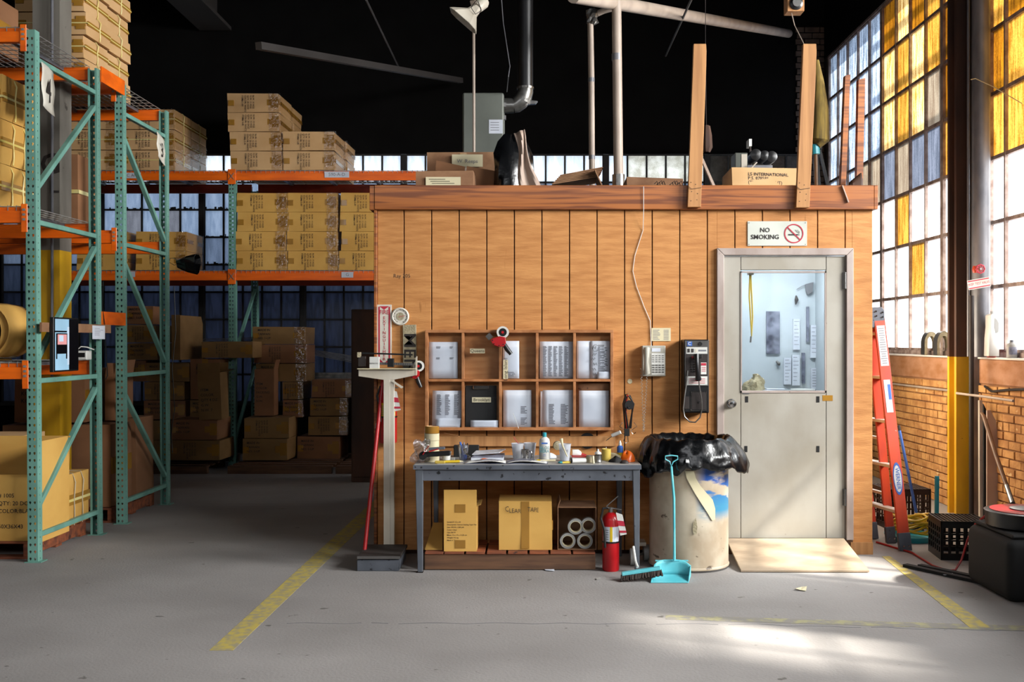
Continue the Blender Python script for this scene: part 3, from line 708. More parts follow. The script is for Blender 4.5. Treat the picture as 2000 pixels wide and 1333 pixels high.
# rear shelf, lower level: three stacks of four
z2 = 2.502
cols = [(460, 560), (564, 656), (663, 760)]
nm = ['stack next to the green post', 'middle stack', 'stack running behind the office corner']
p3 = None
for c, (a, b) in enumerate(cols):
    for r_ in range(4):
        xc = PX((a + b)/2 + R(-2, 2) + (2 if r_ % 2 and c == 2 else 0), 13.0)
        lb = f'carton {("bottom", "third", "second", "top")[r_]} in the {nm[c]} on the lower rear shelf'
        if p3 is None:
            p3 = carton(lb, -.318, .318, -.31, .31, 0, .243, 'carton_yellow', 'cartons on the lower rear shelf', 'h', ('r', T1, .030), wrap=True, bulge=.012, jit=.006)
            p3.location = (xc, 13.32, z2)
        else: clone(p3, lb, xc, 13.32 + R(-.01, .01), z2 + .246 * r_, R(-.012, .012))
for c in range(2):
    for r_ in range(1, 3): clone(p3, f'carton {("low", "high")[r_-1]} on the lower rear shelf in the gap {("left of the green frames", "between the green frames")[c]}', -4.75 - .75 * c, 13.32, z2 + .246 * (r_ - 1))
# cartons on the floor under the rear rack
FS = [(248, 300, 598, 633, 'T'), (248, 305, 635, 669, 'T'), (248, 307, 671, 703, 'T'), (250, 284, 705, 745, 'T'), (284, 371, 710, 745, 0), (282, 360, 747, 781, 0), (281, 361, 783, 819, 0),
      (250, 332, 822, 859, 0), (250, 330, 861, 899, 0), (371, 428, 702, 780, 'S'), (372, 428, 782, 817, 0), (394, 494, 668, 699, 0), (335, 424, 820, 859, 0), (333, 430, 861, 899, 0),
      (494, 596, 639, 672, 'W'), (496, 597, 674, 709, 'W'), (500, 597, 711, 745, 'W'), (552, 590, 747, 780, 'W'), (552, 590, 782, 815, 'W'), (476, 563, 817, 856, 0), (474, 562, 858, 899, 0),
      (608, 690, 743, 776, 'W'), (606, 679, 778, 812, 'W'), (602, 678, 814, 850, 'W'), (581, 664, 854, 896, 0), (692, 738, 745, 780, 0), (690, 738, 782, 818, 0), (694, 738, 820, 856, 0), (694, 738, 858, 899, 0)]
wh = ['far left against the green frame', 'between the green posts', 'left of the leaning tall carton', 'right of the green rear post', 'before the pallet shadow', 'nearest the office corner']
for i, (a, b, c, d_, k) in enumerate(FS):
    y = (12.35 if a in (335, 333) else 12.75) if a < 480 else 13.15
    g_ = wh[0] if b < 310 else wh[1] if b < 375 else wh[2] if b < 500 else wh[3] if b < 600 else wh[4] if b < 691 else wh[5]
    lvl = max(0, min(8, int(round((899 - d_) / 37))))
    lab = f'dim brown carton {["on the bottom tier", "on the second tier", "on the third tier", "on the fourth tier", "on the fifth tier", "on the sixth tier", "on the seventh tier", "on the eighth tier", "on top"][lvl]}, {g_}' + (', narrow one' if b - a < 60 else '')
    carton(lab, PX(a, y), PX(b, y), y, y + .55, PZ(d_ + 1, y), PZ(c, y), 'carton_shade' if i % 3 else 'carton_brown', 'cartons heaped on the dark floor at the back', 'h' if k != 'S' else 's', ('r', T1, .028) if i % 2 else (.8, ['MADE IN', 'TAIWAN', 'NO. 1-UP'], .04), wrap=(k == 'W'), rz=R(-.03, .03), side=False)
def open_carton(label, px0, px1, py0, py1, y, d, m, flaps, text=None, lean=0, name='open_cardboard_box', sideflap=None):
    x0, x1, z0, z1 = PX(px0, y), PX(px1, y), PZ(py1, y), PZ(py0, y); r = thing(name, label, 'box', (x0, y, z0)); t = .006
    MB().box(x0, x1, y, y + t, z0, z1).box(x0, x1, y + d - t, y + d, z0, z1).box(x0, x0 + t, y + t, y + d - t, z0, z1).box(x1 - t, x1, y + t, y + d - t, z0, z1).box(x0 + t, x1 - t, y + t, y + d - t, z0, z0 + t).build('body', m, r)
    for (side, ln, ang) in flaps:
        ca, sa = math.cos(ang) * ln, math.sin(ang) * ln
        if side == 'f': q = [(x0, y, z1), (x1, y, z1), (x1, y - ca, z1 + sa), (x0, y - ca, z1 + sa)]; e = (0, t, 0)
        elif side == 'b': q = [(x0, y + d, z1), (x1, y + d, z1), (x1, y + d + ca, z1 + sa), (x0, y + d + ca, z1 + sa)]; e = (0, -t, 0)
        elif side == 'r': q = [(x1, y, z1), (x1, y + d, z1), (x1 + ca, y + d, z1 + sa), (x1 + ca, y, z1 + sa)]; e = (-t, 0, 0)
        else: q = [(x0, y, z1), (x0, y + d, z1), (x0 - ca, y + d, z1 + sa), (x0 - ca, y, z1 + sa)]; e = (t, 0, 0)
        MB().prism(q, e).build('flap', m, r)
    if text:
        k = MB()
        for i, tt in enumerate(text[1]): k.text(tt, text[0], (x0 + text[2], y - .002, z0 + text[3] - i * text[0] * 1.35), bold=.008, align='LEFT')
        k.build('printed_lettering', 'ink', r, closed=False)
    if lean:
        r.rotation_euler = (0, lean, 0)
    return r
open_carton('tall open carton standing among the dark heap, flap up', 389, 433, 730, 822, 12.30, .30, 'carton_shade', (('f', .12, 1.75), ('r', .1, .3), ('b', .12, 1.2)), (.045, ['ITEM', 'COLOR', 'QTY 4 DZ', 'G.W.', 'N.W. 7'], .03, .36), lean=-.04)
open_carton('upright open carton beside the green rear post', 497, 535, 722, 813, 12.9, .22, 'carton_brown', (('r', .12, 1.35),), (.04, ['ITEM', 'COLOR', 'PACKING', 'G.W.', 'N.W.'], .02, .40))
open_carton('open carton high in the heap behind the second green frame', 335, 352, 632, 704, 12.45, .85, 'carton_shade', (('r', .1, 1.8), ('f', .1, 1.5)))
for i, (x0, x1) in enumerate(((-6.2, -4.75), (-4.7, -3.95), (-3.7, -2.45), (-2.4, -1.7))):
    r = thing('wooden_pallet', f'dark wooden pallet under the rear cartons, {("left end", "beside the green frame", "centre", "by the office corner")[i]}', 'pallet', (x0, 13.1, 0), 'pallets under the rear cartons')
    for k in range(3): MB().box(x0, x1, 12.32 + k * .66, 12.40 + k * .66, 0, .075).build('stringer', 'old_wood', r)
    for k in range(7): MB().box(x0, x1, 12.32 + k * .22, 12.44 + k * .22, .076, .092).build('deck_board', 'old_wood', r)
o = thing('storage_cabinet', 'tall dark brown cabinet standing behind the office corner', 'cabinet', (PX(700, 11.6), 11.6, 0))
y = 11.6
MB().box(PX(686, y), PX(760, y), y, y + .5, 0, PZ(605, y)).build('carcass', 'column_brown', o, bevel=.006)
MB().box(PX(689, y), PX(735, y), y - .02, y - .002, .06, PZ(609, y)).build('door', 'column_brown', o, bevel=.004)
for i, (a, b, c, d_) in enumerate(((370, 494, 664, 661), (596, 690, 682, 697), (602, 690, 731, 731))):
    y = 13.9; r = thing('metal_sheet_bundle', ('bundle of pale metal strips lying behind the heap, left one', 'bundle of pale metal strips sloping right of the wrapped cartons', 'wide pale metal sheet lying above the right cartons')[i], 'metal strips', (PX(a, y), y, PZ(c, y)))
    for k in range(5):
        MB().bar(PP(a, c + k * (2.2 if i < 2 else 5), y - k * .02), PP(b, d_ + k * (3 if i < 2 else 5), y - k * .02), .05, .008 if i < 2 else .03).build('strip', 'galv', r)
# rack behind number 4, top: tall stack of strapped cartons
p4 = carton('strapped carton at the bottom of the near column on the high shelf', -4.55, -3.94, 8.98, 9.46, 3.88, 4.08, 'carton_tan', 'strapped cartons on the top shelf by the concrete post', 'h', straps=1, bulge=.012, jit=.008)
for c in range(2):
    for r_ in range(5):
        if c == 0 and r_ == 0: continue
        clone(p4, f'strapped carton {("lowest", "second", "third", "fourth", "uppermost")[r_]} of the {("near", "far")[c]} column on the high shelf', -4.245 + (-.012 if r_ % 2 else .01) - c * .01, 9.22 + c * .5, 3.88 + .205 * r_, R(-.01, .01))
# rack number 4
for i, x in enumerate((-4.25, -4.9)):
    carton(f'dark carton {("beside the concrete post", "at the frame corner")[i]} on the top left shelf', x - .6, x + R(-.01, .02), 8.0, 8.42, 3.89, 4.32, 'carton_brown', 'dark cartons on the top left shelf', 'h', ('r', T1, .036), straps=0)
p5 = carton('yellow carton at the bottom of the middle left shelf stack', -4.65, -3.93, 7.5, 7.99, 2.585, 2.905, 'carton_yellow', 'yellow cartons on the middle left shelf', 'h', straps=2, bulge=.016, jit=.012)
for i in (1, 2): clone(p5, f'yellow carton {("in the middle", "on top")[i-1]} of the middle left shelf stack', -4.29 + .012 * i, 7.745, 2.585 + .325 * i, R(-.02, .02))
# lower shelf: bent cardboard sheets, papers, transformer
r = thing('bent_cardboard', 'big curled sheet of yellow cardboard on the lower left shelf', 'cardboard', (-4.0, 7.5, 1.45))
def curl(u, v):
    t = -1.2 + 2.4 * u
    return (-4.13 + .25 * math.cos(t) + .05 * math.sin(v * 5), 7.55 + .55 * v, 1.68 + .215 * math.sin(t))
MB().grid(curl, 14, 3).build('outer_sheet', 'carton_yellow', r, smooth=True, closed=False, solid=.006)
MB().grid(lambda u, v: Vector(curl(u, v)) + Vector((-.05 - .02 * u, .01, 0)), 14, 3).build('inner_sheet', 'carton_yellow', r, smooth=True, closed=False, solid=.006)
for k in range(8):
    y = 7.55; o = MB().box(-4.75, -3.98 - R(0, .06) - .02 * k, 7.52 + R(0, .02), 7.9, 1.452 + k * .021, 1.452 + k * .021 + .014).build('paper_stack', 'paper_cream' if k % 2 else 'carton_yellow')
    tag(o, 'flat cardboard and paper ' + ('lowest sheet', 'second sheet up', 'third sheet up', 'fourth sheet up', 'fifth sheet up', 'sixth sheet up', 'seventh sheet up', 'uppermost sheet')[k] + ' in the pile inside the curled cardboard', 'paper', 'sheets piled on the lower left shelf')
o = thing('power_adapter', 'small white power supply on the lower left shelf behind the framed screen', 'adapter', (-3.75, 8.3, 1.45))
MB().box(PX(151, 8.3), PX(169, 8.3), 8.3, 8.4, 1.447, PZ(686, 8.3)).build('body', 'white_plastic', o, bevel=.005)
MB().box(PX(153, 8.3), PX(166, 8.3), 8.294, 8.3, 1.47, PZ(690, 8.3)).build('front_panel', 'black_plastic', o)
pole('white_cable', 'short white cable looping out of the small power supply', 'cable', [PP(151, 684, 8.28), PP(158, 678, 8.28), PP(170, 679, 8.3), PP(184, 684, 8.35)], .005, 'white_plastic', 6)
# screen on a wooden batten fixed across the frame
o = MB().bar((-3.553, 7.36, 1.70), (-3.553, 8.56, 1.70), .016, .068, (0, 0, 1)).build('wooden_batten', 'carton_old'); tag(o, 'thin wooden batten bolted across the green frame', 'batten')
r = thing('framed_screen', 'black framed screen showing a narrow doorway, hung on the green frame', 'screen', (-3.54, 7.65, 1.57))
xs0, ya, yb_, za, zb_ = -3.542, 7.47, 7.88, 1.372, 1.775
MB().box(xs0, xs0 + .03, ya, yb_, za, zb_).build('case', 'black_plastic', r, bevel=.003)
def scr(a, b, c, d_, m, nm_='picture_area'):    # fractions of the face
    f = lambda u: ya + .012 + (yb_ - ya - .024) * u; h = lambda v: za + .012 + (zb_ - za - .024) * v; x = xs0 + .0312
    scr.n += 1; x += scr.n * .0003
    MB().quad((x, f(a), h(c)), (x, f(b), h(c)), (x, f(b), h(d_)), (x, f(a), h(d_))).build(nm_, m, r, closed=False)
scr.n = 0
for q in ((0, 1, 0, 1, 'screen_black'), (.02, .6, .0, 1, 'screen_blue'), (.06, .56, .22, .72, 'screen_black'), (.12, .5, .5, .7, 'screen_pink'), (.18, .36, .56, .68, 'screen_pale'), (.52, .60, .1, .85, 'screen_pale'), (.0, .5, .74, .77, 'screen_black'), (.1, .46, .2, .32, 'screen_blue')): scr(*q)
o = MB().box(-3.5455, -3.5445, 8.20, 8.44, 1.615, 1.725).build('paper_tag', 'paper'); tag(o, 'small white paper card pinned on the wooden batten', 'card')
m = MB()
for k in range(5): m.box(-3.5442, -3.5438, 8.24, 8.24 + R(.08, .17), 1.70 - k * .013, 1.703 - k * .013)
m.build('printed_lines', 'ink_soft', o)
tag(MB().tube([PP(197, 550, 8.5) + Vector((.02, 0, 0)), PP(200, 600, 8.5), PP(205, 640, 8.5), PP(207, 690, 8.5), PP(210, 735, 8.5), PP(206, 742, 8.5)], .004, 5).build('black_cable', 'black_plastic', smooth=True), 'thin black cable hanging down the rear post of the 4 rack', 'cable')
tag(MB().tube([PP(340, 560, 10.1), PP(343, 650, 10.1), PP(336, 720, 10.1), PP(341, 800, 10.1), PP(334, 850, 10.1), PP(337, 885, 10.1)], .0045, 5).build('black_cable', 'black_plastic', smooth=True), 'thin black cable hanging beside the rear post of the 3 rack', 'cable')
r = thing('clamp_lamp', 'black clamp lamp with a wire hook clipped to the second green frame', 'lamp', PP(362, 512, 10.1))
c_ = PP(366, 515, 10.1)
MB().lathe([(.03, -.10), (.05, -.06), (.075, 0), (.10, .10)], c_, 12, 'x', fn=lambda t, h: .012 * math.sin(3 * t)).build('shade', 'bag_black', r, closed=False, solid=.004)
MB().tube([c_ + Vector((-.08, 0, .01)), c_ + Vector((-.13, 0, .05)), c_ + Vector((-.17, 0, .05)), c_ + Vector((-.18, 0, .01)), c_ + Vector((-.13, 0, -.02)), c_ + Vector((-.08, 0, 0))], .003, 5).build('wire_hook', 'chrome', r)
# pallets and big cartons at floor level on the left
def pallet(label, x0, x1, y0, y1, h=.13, m='pallet_red', grp=None):
    r = thing('wooden_pallet', label, 'pallet', (x1, y0, 0), grp); L_ = y1 - y0
    for x in (x0, (x0 + x1)/2, x1 - .04):
        MB().box(x, x + .04, y0, y1, .018, h - .018).build('stringer', m, r, bevel=.003)
    for k in range(6): MB().box(x0, x1, y0 + k * (L_ - .1)/5, y0 + .1 + k * (L_ - .1)/5, h - .017, h).build('deck_board', m, r, bevel=.002)
    for k in range(3): MB().box(x0, x1, y0 + k * (L_ - .1)/2, y0 + .1 + k * (L_ - .1)/2, 0, .017).build('bottom_board', m, r, bevel=.002)
pallet('red brown wooden pallet under the cartons in the 4 rack', -4.9, -3.71, 7.5, 8.46)
pallet('red brown wooden pallet under the big cartons in the 3 rack', -4.9, -3.72, 9.0, 10.0)
open_carton('big open yellow carton marked #1005 on the lowest left pallet', -110, 82, 927, 1060, 7.52, .44, 'carton_yellow', (('f', .02, .2), ('r', .24, 1.62), ('b', .24, 1.5)), (.042, ['# 1005', 'QTY: 20 DOZ', 'COLOR:BLACK', '', '50X36X43'], .40, .34))
carton('strapped yellow carton behind the big open one on the left pallet', -4.4, -3.68, 8.0, 8.44, .135, .545, 'carton_yellow', None, 'h', straps=2, bulge=.014, twine=True)
carton('brown carton seen over the big open carton in the 4 rack', -4.75, -4.02, 8.02, 8.4, .56, .86, 'carton_tan', None, 'v')
carton('big brown carton at the foot of the second green frame, near one', -4.7, -3.74, 9.03, 9.48, .135, .86, 'carton_brown', 'big brown cartons in the second rack', 's', (.8, ['11', '1005', 'QTY', 'KGS', 'KGS'], .05))
carton('big brown carton at the foot of the second green frame, far one', -4.7, -3.72, 9.54, 9.98, .135, .88, 'carton_brown', 'big brown cartons in the second rack', None)
carton('brown carton standing on the big ones behind the yellow post', -4.6, -3.98, 9.05, 9.5, .88, 1.36, 'carton_brown', None, 's', (.8, ['11', 'DOZ', 'KGS', 'KGS'], .05))
open_carton('open brown carton behind the lower orange row spacer', 205, 224, 735, 822, 9.2, .42, 'carton_brown', (('r', .14, 1.4), ('f', .12, 1.9)))
carton('plain brown carton standing on the middle shelf behind the concrete post', -4.55, PX(152, 9.0), 9.0, 9.45, 2.585, 3.25, 'carton_brown', None, None, straps=1)
# ------------------------------------------------------------------ on the office roof
RZ = 2.60
def on(y, px0, px1, py0): return PX(px0, y), PX(px1, y), PZ(py0, y)
def rcarton(label, px0, px1, py0, y, d, m='carton_old', tape=None, text=None, base=RZ, rz=0, py1=None):
    x0, x1, zt = on(y, px0, px1, py0)
    return carton(label, x0, x1, y, y + d, base, zt, m, None, tape, text, rz=rz, bulge=.012, jit=.01)
rcarton('battered brown carton with a taped paper, largest on the left of the office roof', 836, 975, 299, 8.75, .55, 'carton_old', 'v', None)
q = rcarton('low brown carton with a long white label at the roof edge', 812, 926, 333, 8.1, .4, 'carton_old', None, None)
y = 8.085; o = q
MB().box(PX(832, 8.1) - q.location.x, PX(900, 8.1) - q.location.x, -.216, -.213, PZ(364, 8.1) - RZ, PZ(347, 8.1) - RZ).build('white_label', 'paper_cream', None).parent = q
m = MB(); b_ = [x for x in q.children if x.name.startswith('white_label')][0]
for k in range(3): m.box(PX(838 + 3*k, 8.1) - q.location.x, PX(870 + 9*k, 8.1) - q.location.x, -.2175, -.216, PZ(352 + 4*k, 8.1) - RZ, PZ(351 + 4*k, 8.1) - RZ)
kk = m.build('handwriting', 'ink', None); kk.parent = b_
q = sc.objects['cardboard_box']
o = MB().prism([PP(852, 314, 8.5), PP(908, 326, 8.5), PP(905, 380, 8.5), PP(848, 380, 8.5)], (0, .02, 0)).build('cardboard_flap', 'carton_brown'); tag(o, 'grey brown cardboard piece leaning before the battered carton, left one', 'cardboard')
o = MB().prism([PP(912, 325, 8.4), PP(970, 335, 8.4), PP(970, 385, 8.4), PP(905, 385, 8.4)], (0, .02, 0)).build('cardboard_flap', 'carton_brown'); tag(o, 'plain brown cardboard piece leaning before the battered carton, right one', 'cardboard')
o = MB().box(PX(883, 8.74), PX(943, 8.74), 8.725, 8.732, PZ(327, 8.74), PZ(303, 8.74)).build('paper_note', 'paper_cream'); tag(o, 'handwritten cream paper taped on the battered carton', 'note')
m = MB(); m.text('W. Reeps', .045, (PX(913, 8.73), 8.722, PZ(316, 8.73)), bold=0); m.build('handwriting', 'ink_soft', o, closed=False)
# grey cabinet, duct, horn on its pole, pipes
y = 9.75; r = thing('electrical_cabinet', 'tall grey metal cabinet standing on the office roof behind the cartons', 'cabinet', (PX(944, y), y, RZ))
MB().box(PX(903, y), PX(984, y), y, y + .35, RZ, PZ(181, y)).build('case', 'cabinet_grey', r, bevel=.02, seg=2)
MB().box(PX(905.5, y), PX(981.5, y), y - .012, y, RZ + .03, PZ(183.5, y)).build('door', 'cabinet_grey', r, bevel=.004)
a = MB().box(PX(955, y), PX(982, y), y - .015, y - .012, PZ(262, y), PZ(235, y)).build('instruction_sheet', 'paper', r)
m = MB()
for k in range(4): m.box(PX(958, y), PX(975, y), y - .0165, y - .015, PZ(241 + 5*k, y), PZ(240 + 5*k, y))
m.build('printed_lines', 'ink_soft', a)
for k in (200, 225): MB().box(PX(984, y), PX(988, y), y + .02, y + .06, PZ(k + 8, y), PZ(k, y)).build('latch', 'steel', r)
y = 9.85; r = thing('flue_duct', 'galvanised duct elbow rising from the grey cabinet into the dark', 'duct', (PX(1010, y), y, 3.6))
MB().tube([PP(984, 207, y), PP(1003, 207, y), PP(1004, 207, y)], .072, 16).build('duct_collar', 'galv', r, smooth=True)
MB().tube([PP(1003, 207, y), PP(1008, 206, y), PP(1016, 199, y), PP(1023, 190, y), PP(1026, 180, y), PP(1026, 172, y)], [.07, .075, .082, .082, .078, .076], 16).build('duct_elbow', 'galv', r, smooth=True)
MB().tube([PP(1026, 174, y), PP(1026, 125, y), Vector((PX(1026, y), y, 6.8))], .075, 18).build('duct_pipe', 'black_plastic', r, smooth=True)
for py in (173, 196): MB().tube([PP(1026 if py < 180 else 1019, py + 2, y), PP(1026 if py < 180 else 1021, py - 2, y)], .083, 16).build('duct_band', 'galv', r)
MB().prism([PP(1034, 196, y), PP(1050, 198, y), PP(1046, 203, y), PP(1030, 204, y)], (0, .05, 0)).build('duct_tab', 'galv', r)
y = 9.36; r = thing('horn_loudspeaker', 'beige horn loudspeaker on a thin pole above the office', 'loudspeaker', (PX(926, y), y, RZ))
MB().tube([Vector((PX(926, y), y, RZ)), PP(925.5, 150, y), Vector((PX(924, y), y, 6.8))], .013, 8).build('pole', 'ivory_pipe', r, smooth=True)
ax = (PP(893, 48, y - .12) - PP(935, 10, y)).normalized(); c0 = PP(930, 18, y - .06)
side = ax.cross(Vector((0, 1, 0))).normalized(); upv = Vector((0, 1, 0))
def ring(c, a, b): return [c + side * (a * sx) + upv * (b * sy) for sx, sy in ((-1, -.6), (-.6, -1), (.6, -1), (1, -.6), (1, .6), (.6, 1), (-.6, 1), (-1, .6))]
vs = ring(c0 - ax * .03, .03, .03) + ring(c0 + ax * .06, .05, .045) + ring(c0 + ax * .16, .13, .10) + ring(c0 + ax * .19, .15, .115)
MB().add(vs, [(k*8+i, k*8+(i+1) % 8, (k+1)*8+(i+1) % 8, (k+1)*8+i) for k in range(3) for i in range(8)]).build('horn_bell', 'white_metal', r, solid=.006, closed=False)
MB().tube([c0 - ax * .13, c0 - ax * .10, c0 - ax * .02], [.045, .058, .05], 12).build('driver', 'white_metal', r, smooth=True)
MB().tube([c0 - ax*.08 + Vector((-.02, -.06, .05)), c0 + Vector((-.04, -.1, -.02)), c0 + Vector((0, -.1, -.08)), c0 + Vector((.05, -.08, -.04)), c0 + Vector((.02, -.05, .05))], .004, 5).build('wire_loop', 'black_plastic', r)
MB().bar(c0 + Vector((-.03, -.02, .07)), c0 + Vector((0, .06, -.03)), .05, .02).build('bracket', 'ivory_pipe', r)
y = 9.2; tag(MB().tube([PP(975, -60, y), PP(983, 45, y), PP(996, 130, y), PP(993, 150, y), PP(990, 180, 9.7)], .004, 5).build('hanging_wire', 'pipe_grey', smooth=True), 'thin wire hanging from the dark roof down to the grey cabinet', 'wire')
y = 8.7; r = thing('vent_pipe', 'thick ivory pipe rising from the office roof with a taped joint', 'pipe', (PX(1207, y), y, RZ))
MB().tube([Vector((PX(1209, y), y, RZ)), PP(1206, 180, y), PP(1204, -5, y), Vector((PX(1203, y), y, 6.8))], .041, 18).build('pipe', 'ivory_pipe', r, smooth=True)
MB().tube([PP(1204.5, 119, y), PP(1204.5, 106, y)], .043, 18).build('tape_joint', 'pipe_grey', r)
MB().tube([Vector((PX(1209, y), y, RZ)), PP(1208, 342, y)], .055, 18).build('foil_collar', 'galv', r)
y = 9.0; r = thing('drain_pipe', 'thinner ivory pipe with a foil wrapped elbow, left of the thick one', 'pipe', (PX(1155, y), y, RZ))
MB().tube([Vector((PX(1157, y), y, RZ)), PP(1155, 150, y), PP(1153, 42, y)], .0265, 14).build('pipe', 'ivory_pipe', r, smooth=True)
MB().tube([PP(1160, 30, y), PP(1180, 21, y), PP(1200, 16, y + .1), PP(1215, 10, y + .3)], .026, 12).build('side_pipe', 'ivory_pipe', r, smooth=True)
MB().lathe([(.02, -.07), (.05, -.05), (.042, -.01), (.055, .02), (.05, .06), (.02, .075)], PP(1157, 34, y), 12, fn=lambda t, h: .009 * math.sin(5 * t + h * 90)).build('foil_wrap', 'galv', r, closed=False)
for py in (157, 308): MB().tube([PP(1155 + (py > 200), py + 4, y), PP(1155 + (py > 200), py - 4, y)], .0285, 14).build('tape_joint', 'pipe_grey', r)
# black bag with a brown coat over it
y = 8.25; r = thing('rubbish_bag', 'black plastic bag piled on the office roof under a brown coat', 'bag', (PX(1000, y), y, RZ))
MB().lathe([(.15, 0), (.18, .10), (.175, .25), (.165, .38), (.155, .52), (.11, .62), (.05, .69)], (PX(999, y), y + .15, RZ), 18, fn=lambda t, h: .03 * math.sin(3*t + 4*h) + .012 * math.sin(7*t + 11*h)).build('bag', 'bag_black', r, smooth=True, closed=False)
def coat(u, v):
    a = PP(1004, 262, 8.12).lerp(PP(1020, 254, 8.12), u); b = PP(1024, 404, 8.05).lerp(PP(1064, 404, 8.05), u)
    p = a.lerp(b, v); return p + Vector((.018 * math.sin(v * 7 + u * 2), .022 * math.sin(u * 9 + v * 5) - .02, 0))
tag(MB().grid(coat, 10, 16).build('brown_coat', 'beige_board', smooth=True, closed=False, solid=.008), 'brown grey coat hanging over the black bag on the roof', 'coat')
# flattened cartons, low box, odds and ends
for k in range(6):
    y = 8.5; o = MB().bar(PP(1078 + 3*k, 366 - 3.2*k, y), PP(1165 + 2*k, 352 - 3.5*k, y), .35, .009).build('flattened_carton', 'carton_old'); tag(o, ('lowest', 'second', 'third', 'fourth', 'fifth', 'uppermost')[k] + ' flattened carton of the slanting pile beside the ivory pipes', 'cardboard', 'flattened cartons on the office roof')
o = MB().bar(PP(1160, 338, 8.4), PP(1200, 428, 8.4), .3, .009).build('flattened_carton', 'carton_old'); tag(o, 'bent flattened carton sagging at the right end of the pile', 'cardboard')
rcarton('low brown carton just right of the thick ivory pipe at the roof edge', 1226, 1334, 347, 8.0, .4)
m = MB()
for k in range(9):
    c = PP(1278 + 4.5*k + (12 if k > 3 else 0), 360 + 2*math.sin(k*2), 7.9); m.tube([c, c + Vector((.02, 0, .02)), c + Vector((.03, 0, -.01))], .004, 4)
tag(m.build('black_clip_string', 'black_plastic'), 'string of small black clips lying on the roof edge', 'clips')
y = 8.3; q = rcarton('big brown carton printed with three lines of capitals beside the right plank', 1431, 1572, 328, y, .5, 'carton_tan')
m = MB()
for i, t in enumerate(('L5 INTERNATIONAL', 'P.S. 878585', '(THROUGHOUT)')): m.text(t, .036, (-.17, -.262, PZ(341 + 8*i, y) - RZ), (1, 0, -.03), (0, 0, 1), .01, 'LEFT')
o = m.build('printed_lettering', 'ink', None, closed=False); o.parent = q
y = 9.0; r = thing('machine_part', 'pale grey metal housing with black motors on the office roof', 'machine', (PX(1470, y), y, RZ))
MB().box(PX(1436, y), PX(1460, y), y, y + .2, RZ, PZ(299, y)).build('housing', 'cabinet_grey', r, bevel=.004)
MB().box(PX(1448, y), PX(1459, y), y - .004, y, RZ + .1, PZ(302, y)).build('side_panel', 'white_metal', r)
MB().box(PX(1460, y), PX(1510, y), y + .02, y + .3, RZ, PZ(322, y)).build('base', 'pipe_grey', r, bevel=.004)
for a_, b_, rr in ((1472, 306, .05), (1489, 308, .045), (1503, 310, .05)): MB().lathe([(.01, -.1), (rr, -.09), (rr, .1), (.01, .12)], PP(a_, b_, y + .12), 14, 'y').build('motor', 'black_plastic', r, smooth=True)
MB().bar(PP(1464, 333, y - .05), PP(1478, 318, y - .05), .03, .01).build('bracket', 'white_metal', r)
o = MB().box(PX(1463, 9.3), PX(1468.5, 9.3), 9.3, 9.42, PZ(286, 9.3), PZ(272, 9.3)).build('junction_box', 'white_plastic'); tag(o, 'small white box on the wall of dark above the machine on the roof', 'box')
tag(MB().tube([PP(1465, 286, 9.36), PP(1466, 330, 9.36), Vector((PX(1466, 9.36), 9.36, RZ))], .01, 6).build('support_rod', 'pipe_dark'), 'thin dark rod holding the small white box up', 'rod')
def plank_up(label, a0, a1, t0, t1, pyb, pyt, y, nail=True):
    r = thing('upright_plank', label, 'plank', PP((a0 + a1)/2, pyb, y))
    o = MB().prism([PP(a0, pyb, y), PP(a1, pyb, y), PP(a1 + (t1 - a1) * .75 + 1, pyt + (pyb - pyt) * .25, y), PP(t1, pyt + 14, y), PP(t1 - 1, pyt, y), PP(t0, pyt, y)], (0, .04, 0)).build('board', 'pine', r, bevel=.002)
    if nail:
        m = MB()
        for (a, b) in ((.25, 12), (.7, 14), (.3, 30), (.75, 26), (.25, 48), (.6, 44)): c = PP(a0 + (a1 - a0) * a, pyb - b, y); m.cyl(c, c - Vector((0, .002, 0)), .0035, n=6)
        S(m.build('nail_head', 'pipe_dark', r))
        MB().tube([PP(a0 - 1, pyb - 43, y - .004), PP(a0 + 8, pyb - 35, y - .004), PP(a1 + 1, pyb - 38, y - .004)], .0018, 4).build('tie_wire', 'pipe_dark', r)
plank_up('tall pine plank nailed to the fascia, left of the two', 1343, 1369, 1355, 1380, 405, 86, W - .085)
plank_up('tall pine plank nailed to the fascia above the door', 1555, 1581, 1569, 1595, 406, 86, W - .085)
o = MB().prism([PP(1640, 424, 8.2), PP(1650, 424, 8.2), PP(1661, 146, 8.2), PP(1651, 148, 8.2)], (0, .06, 0)).build('pine_stud', 'fascia_wood'); tag(o, 'thin leaning orange stud against the blue window, left of the pair', 'stud')
MB_ = MB().prism([PP(1672, 424, 8.2), PP(1684, 424, 8.2), PP(1690, 153, 8.2), PP(1677, 156, 8.2)], (0, .06, 0)).build('pine_stud', 'fascia_wood'); tag(MB_, 'thin leaning orange stud against the blue window, right of the pair', 'stud')
tag(MB().grid(lambda u, v: PP(1664 + 22*u, (430 if v in (0, 1) else 362 - 18 * math.sin(math.pi * v) * (.4 + u)), 8.05) + Vector((0, .1*v, 0)), 6, 8).build('dark_cloth', 'column_brown', smooth=True, closed=False, solid=.01), 'dark crumpled rag at the foot of the right orange stud', 'rag')
tag(MB().bar(PP(1645, 363, W - .05), PP(1657, 396, W - .05), .018, .008).build('pale_stick', 'beige_board'), 'short pale strip of wood hanging over the fascia above the door', 'stick')
y = 8.35; r = thing('straw_broom', 'upturned straw broom standing behind the plank above the door', 'broom', (PX(1600, y), y, RZ))
MB().tube([PP(1596, 118, y), PP(1598, 165, y), PP(1600, 215, y), PP(1599, 275, y), PP(1592, 283, y)], [.015, .05, .075, .085, .05], 12).build('bristle_head', 'broom_yellow', r, smooth=True)
